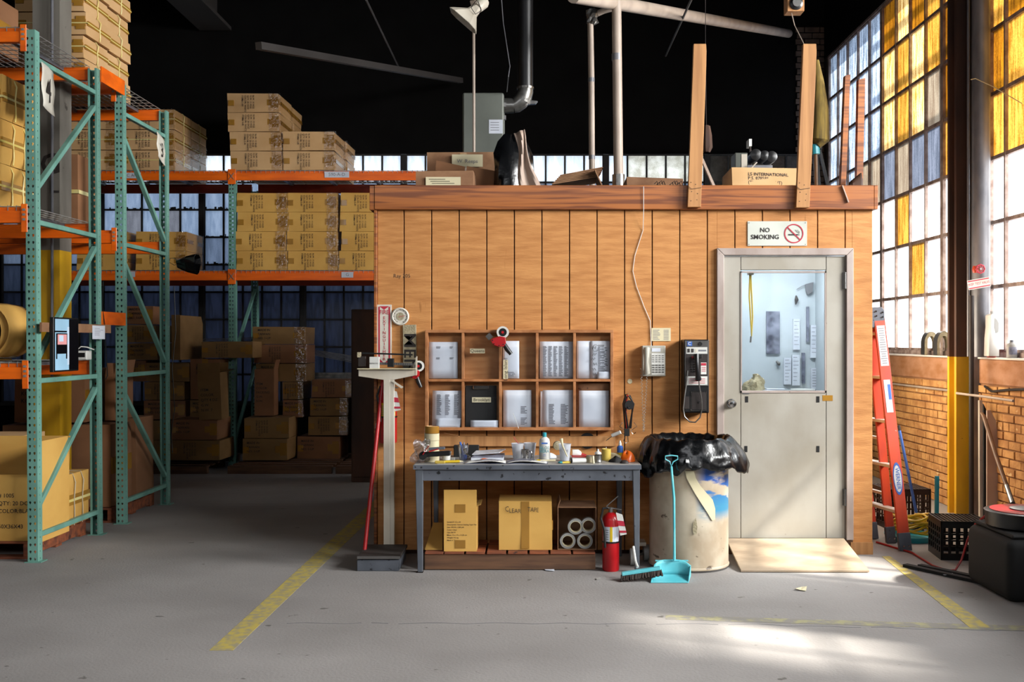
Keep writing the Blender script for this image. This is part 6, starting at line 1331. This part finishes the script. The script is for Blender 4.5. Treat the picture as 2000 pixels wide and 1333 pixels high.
def drumpatch(pts, nm_, m):
    vs = [];
    for px_, py_ in pts:
        y_ = cy_ - cr_
        for _ in range(6): x_ = PX(px_, y_); y_ = cy_ - math.sqrt(max(0, (cr_ + .009)**2 - (x_ - cx_)**2))
        vs.append(Vector((PX(px_, y_), y_, PZ(py_, y_))))
    n = len(vs) // 2; MB().add(vs, [(i, i + 1, n + i + 1, n + i) for i in range(n - 1)]).build(nm_, m, r, closed=False, smooth=True)
drumpatch([(1338, 921), (1341, 935), (1349, 950), (1358, 966), (1370, 985), (1378, 997), (1391, 1018)] + [(1355, 921), (1359, 935), (1368, 950), (1380, 964), (1392, 977), (1397, 995), (1397, 1016)], 'torn_patch', 'paper_cream')
drumpatch([(1354, 1024), (1353, 1035), (1355, 1046)] + [(1359, 1012), (1362, 1030), (1361, 1044)], 'torn_patch', 'cloth_beige')
r = thing('bin_bag', 'black plastic bag folded over the rim of the painted drum', 'bag', (cx_, cy_, .88))
def bagf(u, v):
    t = u * 2 * math.pi; ct, st = math.cos(t), math.sin(t)
    cr = mn.noise(Vector((ct*5, st*5, v*1.6))) * .5 + mn.noise(Vector((ct*13, st*13, v*3.5))) * .3 + mn.noise(Vector((ct*26, st*26, v*8))) * .12
    top = .905 + .018 * mn.noise(Vector((ct*3, st*3, 4.2))) + .012 * mn.noise(Vector((ct*9, st*9, 1.2)))
    if v < .3: q = v / .3; rr = .12 + (.272 - .12) * q + cr*.01; z = .60 + (top - .60) * q
    elif v < .38: q = (v - .3)/.08; rr = .272 + .040*q + cr*.012; z = top + .012 * math.sin(math.pi*q)
    else:
        q = (v - .38)/.62; fl_ = .040 + .075 * max(0, math.cos(t + .1))**2 + .035 * max(0, math.cos(t - 3.3))**2
        rr = .312 + fl_ * (1 - (1 - q)**2.2) + cr * .05 * (.25 + q); z = top - (.215 + .03*math.sin(t*2 + 1.2) + .04 * mn.noise(Vector((ct*4, st*4, 9)))) * q
    return (cx_ + rr * ct, cy_ + min(rr, .335 if st > .3 else 9) * st, z)
MB().grid(bagf, 110, 26).build('bag_film', 'bag_black', r, smooth=True, closed=False, solid=.002)
r = thing('lobby_dustpan', 'turquoise long handled dustpan standing before the painted drum', 'dustpan', (PX(1312, 6.85), 6.85, 0))
tp = PP(1311, 912, 6.98); bt = PP(1317, 1096, 6.93)
MB().tube([tp, (tp + bt)/2 + Vector((.008, 0, .1)), (tp + bt)/2 + Vector((.010, 0, -.1)), bt], [.0085, .0095, .0085, .010], 10).build('pole', 'pan_teal', r, smooth=True)
MB().tube([PP(1311, 912, 6.98), PP(1308, 903, 6.98), PP(1299.5, 898, 6.98), PP(1299.5, 892, 6.98), PP(1311, 890.5, 6.98), PP(1323.5, 892, 6.98), PP(1323.5, 898, 6.98), PP(1315, 903, 6.98)], .0045, 8, closed=True).build('handle', 'pan_teal', r, smooth=True)
yf_, yk = 6.76, 6.95
a0, a1, b0, b1 = PX(1271, yf_), PX(1344, yf_), PX(1277, yk), PX(1347, yk)
MB().prism([(a0, yf_, .002), (a1, yf_, .002), (b1, yk, .012), (b0, yk, .012)], (0, 0, .004)).build('pan_floor', 'pan_teal', r)
MB().grid(lambda u, v: (b0 + (b1 - b0)*u - .004*v, yk - .035 * abs(u*2 - 1)**3, .012 + v*(.105 - .03*abs(u*2 - 1)**4)), 12, 4).build('pan_back', 'pan_teal', r, smooth=True, closed=False, solid=.005)
for a, b in ((a0, b0), (a1, b1)): MB().prism([(a, yf_, .003), (b, yk - .03, .012), (b, yk - .03, .085)], (.004, 0, 0)).build('pan_side', 'pan_teal', r)
MB().bar((b0 + .01, yk, .108), (b1 - .01, yk, .108), .012, .008).build('pan_rim', 'pan_teal', r)
r = thing('hand_brush', 'turquoise hand broom with dark bristles lying by the dustpan', 'brush', (PX(1250, 6.8), 6.8, 0))
p0, p1 = PP(1214, 1131, 6.83), PP(1290, 1113, 6.83); p0.z, p1.z = .045, .085
MB().bar(p0, p1, .045, .022).build('brush_block', 'pan_teal', r, bevel=.004)
m = MB()
for i in range(60):
    u = (i % 30)/29; b = p0.lerp(p1, u) + Vector((0, -.012 + .02*(i // 30), -.008)); e = b + Vector((R(-.01, .01), R(-.035, -.02), 0)); e.z = .006 + .035*u; m.tube([b, e], [.0055, .008], 4)
S(m.build('bristle', 'bristle', r))
MB().tube([p1 + Vector((-.15, .02, .0)), p1 + Vector((-.16, .07, .03)), p1 + Vector((-.17, .12, .12))], .009, 8).build('handle_stub', 'white_plastic', r)
r = thing('plywood_ramp', 'pale plywood sheet sloping from the office door to the floor', 'ramp', (PX(1560, 7.3), 7.3, 0))
v = [(X(1416), W - .04, .112), (X(1645), W - .04, .112), (PX(1698, 7.06), 7.06, .004), (PX(1447, 7.07), 7.07, .004)]
MB().prism(v, (0, 0, .014)).build('plywood_sheet', 'ply', r, bevel=.0015)
# litter on the floor
def scrap(label, pts, m='paper_cream', cat='scrap'):
    vs = [Vector((*fl(a, b), .003 + R(0, .012))) for a, b in pts]; tag(MB().prism(vs, (0, 0, .001)).build('paper_scrap', m), label, cat)
scrap('small tan paper scrap on the floor before the plywood ramp', ((1553, 1155), (1566, 1149), (1576, 1150), (1574, 1157), (1564, 1156)))
scrap('torn white paper on the floor beside the black crate', ((1834, 1122), (1848, 1118), (1864, 1119), (1860, 1127), (1845, 1129)), 'paper')
scrap('tiny white scrap on the floor before the table', ((1164, 1132), (1173, 1132), (1173, 1135), (1165, 1135)), 'white_plastic')
scrap('small flat white paper before the table pallet', ((1062, 1114), (1082, 1114), (1083, 1118), (1066, 1117)), 'paper')
# ------------------------------------------------------------------ right side: ladder, crates, tools
r = thing('stepladder', 'folded orange fibreglass stepladder beside the office corner', 'ladder', (2.75, 8.0, 0))
off = Vector((-.10, .46, 0))
rails = [((2.82, 7.80, .0), (2.705, 8.06, 1.80), .085), ((2.815, 8.10, .0), (2.665, 8.14, 1.76), .065)]
for i, (a, b, w_) in enumerate(rails):
    a, b = Vector(a), Vector(b); a.z = .0
    for o_ in (Vector(), off):
        MB().bar(a.lerp(b, .035) + o_, b + o_, w_, .028, (0, 1, 0)).build('side_rail', 'orange_fibre', r, bevel=.003)
        c = MB().bar(a + o_ + Vector((0, 0, .003)), a.lerp(b, .075) + o_, w_ + .01, .04, (0, 1, 0)).build('foot', 'table_grey', r, bevel=.003)
        if o_.length == 0:
            for k in (-.02, .02): MB().cyl(a + Vector((k, -.022, .04)), a + Vector((k, -.028, .04)), .007, n=8).build('rivet', 'chrome', c)
for k in range(5):
    t = .16 + .19 * k; a = Vector(rails[0][0]).lerp(Vector(rails[0][1]), t) + Vector((0, .02, 0)); MB().bar(a, a + off, .075, .022).build('tread', 'white_metal', r, bevel=.002)
for k in range(3):
    t = .22 + .25 * k; a = Vector(rails[1][0]).lerp(Vector(rails[1][1]), t); MB().bar(a, a + off, .03, .02).build('rear_rung', 'white_metal', r)
cpp = MB().prism([PP(1700, 641, 8.04), PP(1700, 602, 8.04), PP(1722, 600, 8.04), PP(1728, 606, 8.04), PP(1730, 643, 8.04)], (-.10, .5, 0)).build('ladder_cap', 'table_grey', r, bevel=.006)
for a, b in ((1711, 609), (1724, 611), (1712, 618), (1724, 620)): MB().cyl(PP(a, b, 8.035), PP(a, b, 8.03), .007, n=8).build('rivet', 'chrome', cpp)
def railpatch(t0, t1, w_, nm_, m, k=.0165, dx=0):
    a, b = Vector(rails[0][0]), Vector(rails[0][1]); d_ = (b - a).normalized(); n = Vector((0, 1, 0)).cross(d_).normalized(); nn = d_.cross(n).normalized()
    nn = -nn if nn.y > 0 else nn
    p, q = a.lerp(b, t0) + nn*k + n*dx, a.lerp(b, t1) + nn*k + n*dx; return MB().add([p - n*w_/2, p + n*w_/2, q + n*w_/2, q - n*w_/2], [(0, 1, 2, 3)]).build(nm_, m, r, closed=False), p.lerp(q, .5), d_, n, nn
railpatch(.78, .955, .062, 'warning_label', 'white_plastic')
railpatch(.58, .72, .05, 'warning_label', 'white_plastic'); railpatch(.635, .70, .022, 'warning_picture', 'blue', .0175, .012)
m = MB()
for k in range(16):
    a, b = Vector(rails[0][0]), Vector(rails[0][1]); d_ = (b - a).normalized(); n = Vector((0, 1, 0)).cross(d_).normalized(); nn = d_.cross(n); nn = -nn if nn.y > 0 else nn
    p = a.lerp(b, .79 + .01*k) + nn*.0175; w_ = R(.015, .027); m.add([p - n*w_, p + n*w_, p + n*w_ + d_*.006, p - n*w_ + d_*.006], [(0, 1, 2, 3)])
m.build('printed_lines', 'ink_soft', r, closed=False)
a, b = Vector(rails[0][0]), Vector(rails[0][1]); c = a.lerp(b, .30) + nn*.0165; q = MB(); q2 = MB()
ov = lambda s, k: [c + nn*k + n*(.034*s*math.cos(t)) + d_*(.125*s*math.sin(t)) for t in [i*math.pi/12 for i in range(24)]]
q.add(ov(1, 0), [tuple(range(24))]); q2.add(ov(.82, .001), [tuple(range(24))])
o = q.build('oval_badge', 'blue', r, closed=False); q2.build('badge_field', 'white_plastic', o, closed=False)
MB().text('WERNER', .042, c + nn*.0025, -d_, -n if n.x < 0 else n, .012, sx=.98).build('badge_lettering', 'blue', o, closed=False)
def crate(label, x0, x1, y0, y1, h, m, bars=6, top=True, rz=0, loc=None):
    xc, yc = (x0 + x1)/2, (y0 + y1)/2; r = thing('milk_crate', label, 'crate', (0, 0, 0)); w_, d_ = x1 - x0, y1 - y0; t = .009
    for nm_, f in (('front_side', 0), ('back_side', 1), ('left_side', 2), ('right_side', 3)):
        g = MB(); L_ = w_ if f < 2 else d_; n = bars
        P_ = (lambda a, b, z0, z1: g.box(-w_/2 + a, -w_/2 + b, -d_/2 if f == 0 else d_/2 - t, -d_/2 + t if f == 0 else d_/2, z0, z1)) if f < 2 else (lambda a, b, z0, z1: g.box(-w_/2 if f == 2 else w_/2 - t, -w_/2 + t if f == 2 else w_/2, -d_/2 + a, -d_/2 + b, z0, z1))
        P_(0, L_, 0, .05); P_(0, L_, h - .05, h)
        for k in range(n + 1): a = (L_ - .02) * k/n; P_(a, a + .02, .05, h - .05)
        for k in range(1, 4): z = .05 + (h - .1)*k/4; P_(.02, L_ - .02, z - .006, z + .006)
        g.build(nm_, m, r)
    g = MB()
    for k in range(13): a = -w_/2 + (w_ - .008)*k/12; g.box(a, a + .008, -d_/2, d_/2, h - .006, h - .001); a = -d_/2 + (d_ - .008)*k/12; g.box(-w_/2, w_/2, a, a + .008, h - .012, h - .006)
    g.build('lattice_bottom', m, r); r.location = (xc, yc, 0 if loc is None else loc); r.rotation_euler = (0, 0, rz); WL[r.name] = Vector(r.location); return r
mat('crate_brown', '#3a2418', 0.5, col2='#241610'); mat('crate_black', '#0c0c0d', 0.4)
crate('brown upturned milk crate behind the coil of yellow hose', 2.98, 3.36, 8.7, 9.06, .34, 'crate_brown', rz=.05)
crate('black upturned milk crate before the yellow column', 2.98, 3.32, 7.45, 7.80, .285, 'crate_black', rz=-.12)
r = thing('storage_bin', 'large rounded black plastic bin at the right edge of the floor', 'bin', (3.1, 6.6, 0))
MB().box(2.88, 3.85, 6.22, 6.85, 0, .385).build('bin_body', 'black_matte', r, bevel=.06, seg=4, smooth=True); MB().box(2.92, 3.82, 6.26, 6.82, .387, .41).build('bin_lid', 'black_matte', r, bevel=.008)
r = thing('round_tub', 'round black tub with a red and white top standing on the black bin', 'tub', (3.15, 6.56, .412))
MB().lathe([(.23, .0), (.245, .01), (.25, .09), (.255, .10), (.24, .105)], (3.15, 6.56, .412), 36).build('tub_wall', 'black_plastic', r, smooth=True); MB().lathe([(.10, .106), (.22, .106), (.22, .109), (.10, .109), (.10, .106)], (3.15, 6.56, .412), 32).build('red_ring', 'red_gloss', r); MB().lathe([(.001, .106), (.095, .106), (.10, .116), (.001, .118)], (3.15, 6.56, .412), 24).build('grey_disc', 'grey_plastic', r)
MB().prism([(3.13, 6.36, .5225), (3.20, 6.37, .5225), (3.19, 6.42, .5225), (3.12, 6.40, .5225)], (0, 0, .002)).build('white_sticker', 'white_plastic', r)
for i, (a, b) in enumerate((((2.62, 7.25, .012), (2.95, 6.72, .012)), ((2.72, 7.24, .012), (2.98, 6.85, .012)))): tag(MB().bar(a, b, .05, .02).build('floor_strip', 'black_matte'), ('left', 'right')[i] + ' black slat lying on the floor before the black bin', 'strip')
r = thing('hose_coil', 'coil of yellow hose lying in a turquoise tray by the ladder', 'hose', (3.0, 8.25, .05))
for k in range(9):
    rr = .15 - .012*(k % 4); z = .075 + .014*k; MB().tube([(3.02 + rr*1.05*math.cos(t) + .01*math.sin(k*2), 8.25 + rr*.8*math.sin(t), z + .02*math.sin(t*2 + k)) for t in [i*math.pi/10 for i in range(20)]], .0095, 6, closed=True).build('hose_loop', 'yellow_plastic', r, smooth=True)
tag(MB().lathe([(.001, .0), (.18, .0), (.20, .045), (.19, .045), (.175, .012), (.001, .012)], (3.02, 8.25, .001), 28).build('round_tray', 'teal', smooth=True), 'round turquoise tray on the floor under the yellow hose', 'tray')
r = thing('plastic_tube', 'upright turquoise plastic tube standing by the black crate', 'tube', (PX(1829, 8.0), 8.0, 0)); MB().cyl((PX(1829, 8.0), 8.0, .0), (PX(1830, 8.0), 8.0, PZ(931, 8.0)), .017, n=14).build('tube', 'teal', r, smooth=True)
MB().cyl((PX(1829, 8.0), 8.0, .0), (PX(1829, 8.0), 8.0, .05), .021, n=14).build('lower_sleeve', 'teal', r)
for k in range(6): MB().cyl(PP(1830, 936 + 3.5*k, 8.0), PP(1830, 937.5 + 3.5*k, 8.0), .0195, n=14).build('rib', 'teal', r)
r = thing('mop', 'blue mop handle with a yellow head leaning behind the ladder', 'mop', (PX(1792, 8.5), 8.5, 0)); MB().tube([PP(1792, 1014, 8.5), PP(1757, 842, 8.75)], .012, 10).build('handle', 'blue', r, smooth=True)
MB().tube([PP(1757, 842, 8.75), PP(1755, 832, 8.76)], .013, 10).build('handle_tip', 'ink', r); MB().lathe([(.03, 0), (.045, .03), (.02, .07)], (PX(1792, 8.5), 8.5, .10), 12).build('head', 'wax', r, smooth=True); MB().lathe([(.06, 0), (.035, .1)], (PX(1792, 8.5), 8.5, .0), 12).build('mop_foot', 'black_matte', r)
r = thing('bolt_case', 'low red and black case on the floor behind the ladder feet', 'case', (2.9, 9.0, 0)); MB().box(2.72, 2.95, 8.95, 9.15, 0, .05).build('lower_half', 'black_plastic', r, bevel=.006); MB().box(2.72, 2.95, 8.95, 9.15, .052, .10).build('upper_half', 'red_matte', r, bevel=.006)
tag(MB().tube([(*fl(1712, 1062), .008), (*fl(1745, 1072), .008), (*fl(1782, 1083), .008), (*fl(1822, 1108), .008), (*fl(1850, 1118), .008), (*fl(1866, 1118), .012), PP(1878, 1095, 7.1), PP(1890, 1055, 7.1), PP(1905, 1025, 7.05), PP(1925, 1008, 6.88), Vector((3.0, 6.80, .43))], .0075, 8).build('red_cable', 'red_gloss', smooth=True), 'bright red cable running from the ladder foot up to the black bin', 'cable')
r = thing('white_board', 'tall beige board leaning upright beside the yellow column', 'board', (3.9, 8.9, 0))
MB().prism([(PX(1914, 8.9), 8.9, 0), (PX(1921, 8.9), 8.9, 0), PP(1919, 783, 8.95), PP(1913, 783, 8.95)], (0, .03, 0)).build('edge_frame', 'white_metal', r)
MB().prism([(PX(1928, 8.85), 8.85, 0), (PX(1953, 8.85), 8.85, 0), PP(1953, 880, 8.85), PP(1945, 822, 8.85), PP(1934, 802, 8.85), PP(1928, 803, 8.85)], (0, .02, 0)).build('panel', 'beige_board', r)
MB().prism([(PX(1922, 8.88), 8.88, 0), (PX(1927, 8.88), 8.88, 0), PP(1926, 800, 8.88), PP(1921, 790, 8.88)], (0, .02, 0)).build('dark_edge', 'black_matte', r)
r = thing('shovel', 'long wooden shovel handle leaning behind the black bin', 'shovel', (PX(1975, 7.8), 7.8, 0)); MB().tube([PP(1917, 808, 8.75), PP(1922, 815, 8.7), PP(1945, 890, 8.4), PP(1966, 950, 8.1)], [.013, .018, .018, .018], 10).build('handle', 'handle_wood', r, smooth=True)
MB().tube([PP(1966, 950, 8.1), PP(1978, 985, 7.9)], [.0185, .02], 10).build('socket', 'galv', r); MB().prism([PP(1970, 985, 7.9), PP(1988, 985, 7.9), Vector((PX(1996, 7.6), 7.6, .03)), Vector((PX(1968, 7.6), 7.6, .03))], (0, .01, 0)).build('blade', 'steel', r)
# on the window sill
SZ = 1.456
def letter(label, y, pts_px, w_, m='cloth_beige'):
    r = thing('metal_letter', label, 'letter', (4.06, y, SZ)); 
    prof = pts_px; outer = [(math.cos(t), math.sin(t)) for t in [math.pi * k/12 for k in range(13)]]
    H_, W2, th = .24, .115, .045
    o_ = [(W2, 0)] + [(W2*a, .12 + .12*b) for a, b in outer] + [(-W2, 0)]; i_ = [(-W2 + th, 0)] + [((W2 - th)*-a, .12 + (.12 - th)*b) for a, b in outer] + [(W2 - th, 0)]
    n = len(o_); vs = []
    for dx in (0, .09): vs += [(4.0 + a, y - dx*1.0, SZ + b) for a, b in []]
    P2 = o_ + i_
    g = MB(); A = [Vector((4.085 + a*.55 - .0, y + a*.0, SZ + b)) for a, b in P2]; B = [p + Vector((0, .10, 0)) for p in A]; m_ = len(P2)
    ir = i_[::-1]; A = [Vector((4.085 + a*.62, y, SZ + b)) for a, b in o_ + ir]; B = [p + Vector((.0, .10, 0)) for p in A]
    fs = [(i, i+1, n+i+1, n+i) for i in range(n-1)]; fb = [tuple(2*n + q for q in f[::-1]) for f in fs]
    g.add(A + B, fs + fb + [(i, i+1, 2*n+i+1, 2*n+i) for i in range(n-1)] + [(n+i, n+i+1, 3*n+i+1, 3*n+i) for i in range(n-1)] + [(0, n, 3*n, 2*n), (n-1, 2*n-1, 4*n-1, 3*n-1)])
    g.build('letter_face', m, r); MB().add([Vector((4.085 + a*.63, y - .001, SZ + b + .002)) for a, b in o_] + [Vector((4.085 + a*.63, y + .101, SZ + b + .002)) for a, b in o_], [(i, i+1, n+i+1, n+i) for i in range(n-1)]).build('metal_edge', 'steel', r, closed=False)
letter('arch shaped wooden letter with metal edge on the sill, farther one', 10.55, None, 0)
letter('arch shaped wooden letter with metal edge on the sill, nearer one', 10.22, None, 0)
blob('white_jar', 'pale clear jar on the sill right beside the brown column', 'jar', Vector((4.06, 9.95, SZ)), .05, .05, .2, 'cup_clear', .02, 1)
extinguisher('red fire extinguisher on the sill behind the INSP. TEST VALVE pipe', (4.01, 9.0, SZ), .36, .038, True, 0)
r = thing('oil_jug', 'white plastic jug with a moulded handle hole on the sill', 'jug', (4.06, 8.9, SZ)); y = 8.88
J_ = [(1931, 697), (1932, 660), (1934, 640), (1934, 617), (1937, 614), (1941, 614), (1948, 618), (1953, 626), (1956, 640), (1948, 655), (1949, 668), (1952, 680), (1952, 697)]
HH = [(1943, 622), (1947, 625), (1951, 632), (1950, 650), (1945, 652), (1942, 640)]
MB().prism([PP(a, b, y) for a, b in J_], (0, .10, 0)).build('jug_body', 'white_plastic', r, bevel=.006, seg=2, smooth=True); MB().prism([PP(a, b, y - .0015) for a, b in HH], (0, .001, 0)).build('handle_hollow', 'grey_plastic', r)
MB().cyl(PP(1937.5, 614, y + .05), PP(1937.5, 609, y + .05), .016, n=12).build('cap', 'grey_plastic', r)
y = 8.72; c = Vector((PX(1976, y), y, SZ)); r = thing('additive_bottle', 'small grey bottle with a dark label on the sill', 'bottle', c)
MB().lathe([(.040, 0), (.042, .004), (.042, .105), (.036, .118), (.018, .132), (.016, .136)], c, 22).build('bottle_body', 'grey_plastic', r, smooth=True); MB().lathe([(.018, .134), (.018, .152), (.001, .154)], c, 16).build('cap', 'table_grey', r)
MB().grid(lambda u, v: c + Vector((.0428*math.cos(-2.6 + 2.1*u), .0428*math.sin(-2.6 + 2.1*u), .028 + .065*v)), 8, 1).build('label_band', 'photo_dark', r, closed=False)
blob('grey_lump', 'small dark lump on the sill right of the grey bottle', 'stone', Vector((PX(1990, 8.75), 8.8, SZ)), .025, .02, .05, 'pipe_grey', .1, 2)
y = 8.95; r = thing('test_valve', 'red spoked valve wheel on the grey riser pipe', 'valve', PP(1915, 526, y)); c = PP(1915, 526, y)
MB().tube([c + Vector((.036*math.cos(t)*(1 + .06*math.cos(8*t)), 0, .036*math.sin(t)*(1 + .06*math.cos(8*t)))) for t in [i*math.pi/24 for i in range(48)]], .006, 6, closed=True).build('wheel_rim', 'sign_red', r, smooth=True)
m = MB()
for k in range(4): t = k*math.pi/4 + .2; m.bar(c + Vector((.033*math.cos(t), 0, .033*math.sin(t))), c - Vector((.033*math.cos(t), 0, .033*math.sin(t))), .007, .006, (0, 1, 0))
m.build('wheel_spokes', 'red_matte', r); MB().cyl(c + Vector((0, -.01, 0)), c + Vector((0, .09, 0)), .010, n=10).build('stem', 'steel', r); MB().lathe([(.02, 0), (.028, .03), (.02, .06)], PP(1905, 527, y + .06) - Vector((0, 0, .03)), 12).build('valve_body', 'orange_fibre', r, smooth=True)
y = 8.93; r = thing('test_valve_sign', 'red and white INSP. TEST VALVE plate wired to the riser pipe', 'sign', PP(1912, 554, y)); U = (PP(1932, 550, y) - PP(1893, 557, y)).normalized(); Vv = Vector((-U.z, 0, U.x)); c = PP(1912, 554.5, y)
def plate(hw, v0, v1, k, nm_, m): return MB().prism([c - U*hw + Vv*v0, c + U*hw + Vv*v0, c + U*hw + Vv*v1, c - U*hw + Vv*v1], (0, 0, 0)).build(nm_, m, r) if False else MB().prism([q + Vector((0, -k, 0)) for q in (c - U*hw + Vv*v0, c + U*hw + Vv*v0, c + U*hw + Vv*v1, c - U*hw + Vv*v1)], (0, -.001, 0)).build(nm_, m, r)
plate(.099, -.042, .042, 0, 'plate', 'sign_white'); plate(.094, .026, .036, .001, 'red_bar', 'sign_red'); plate(.094, -.036, -.026, .001, 'red_bar', 'sign_red')
MB().text('INSP. TEST VALVE', .034, c + Vector((0, -.0025, 0)) - Vv*.0, U, Vv, 0, sx=.72).build('lettering', 'sign_red', r, closed=False)
tag(MB().tube([PP(1896, 156, 9.0), PP(1905, 154, 9.0), PP(1940, 170, 8.9), PP(2005, 208, 8.7)], .004, 5).build('string', 'paper_cream'), 'thin pale string crossing from the riser pipe to the amber window', 'string')
tag(MB().tube([(3.975, 9.05, 1.2), (3.97, 8.9, 1.16), (3.975, 8.6, 1.19), (3.97, 8.25, 1.21)], .011, 6).build('black_cable', 'pipe_dark', smooth=True), 'dark cable sagging along the top of the right brick wall', 'cable')
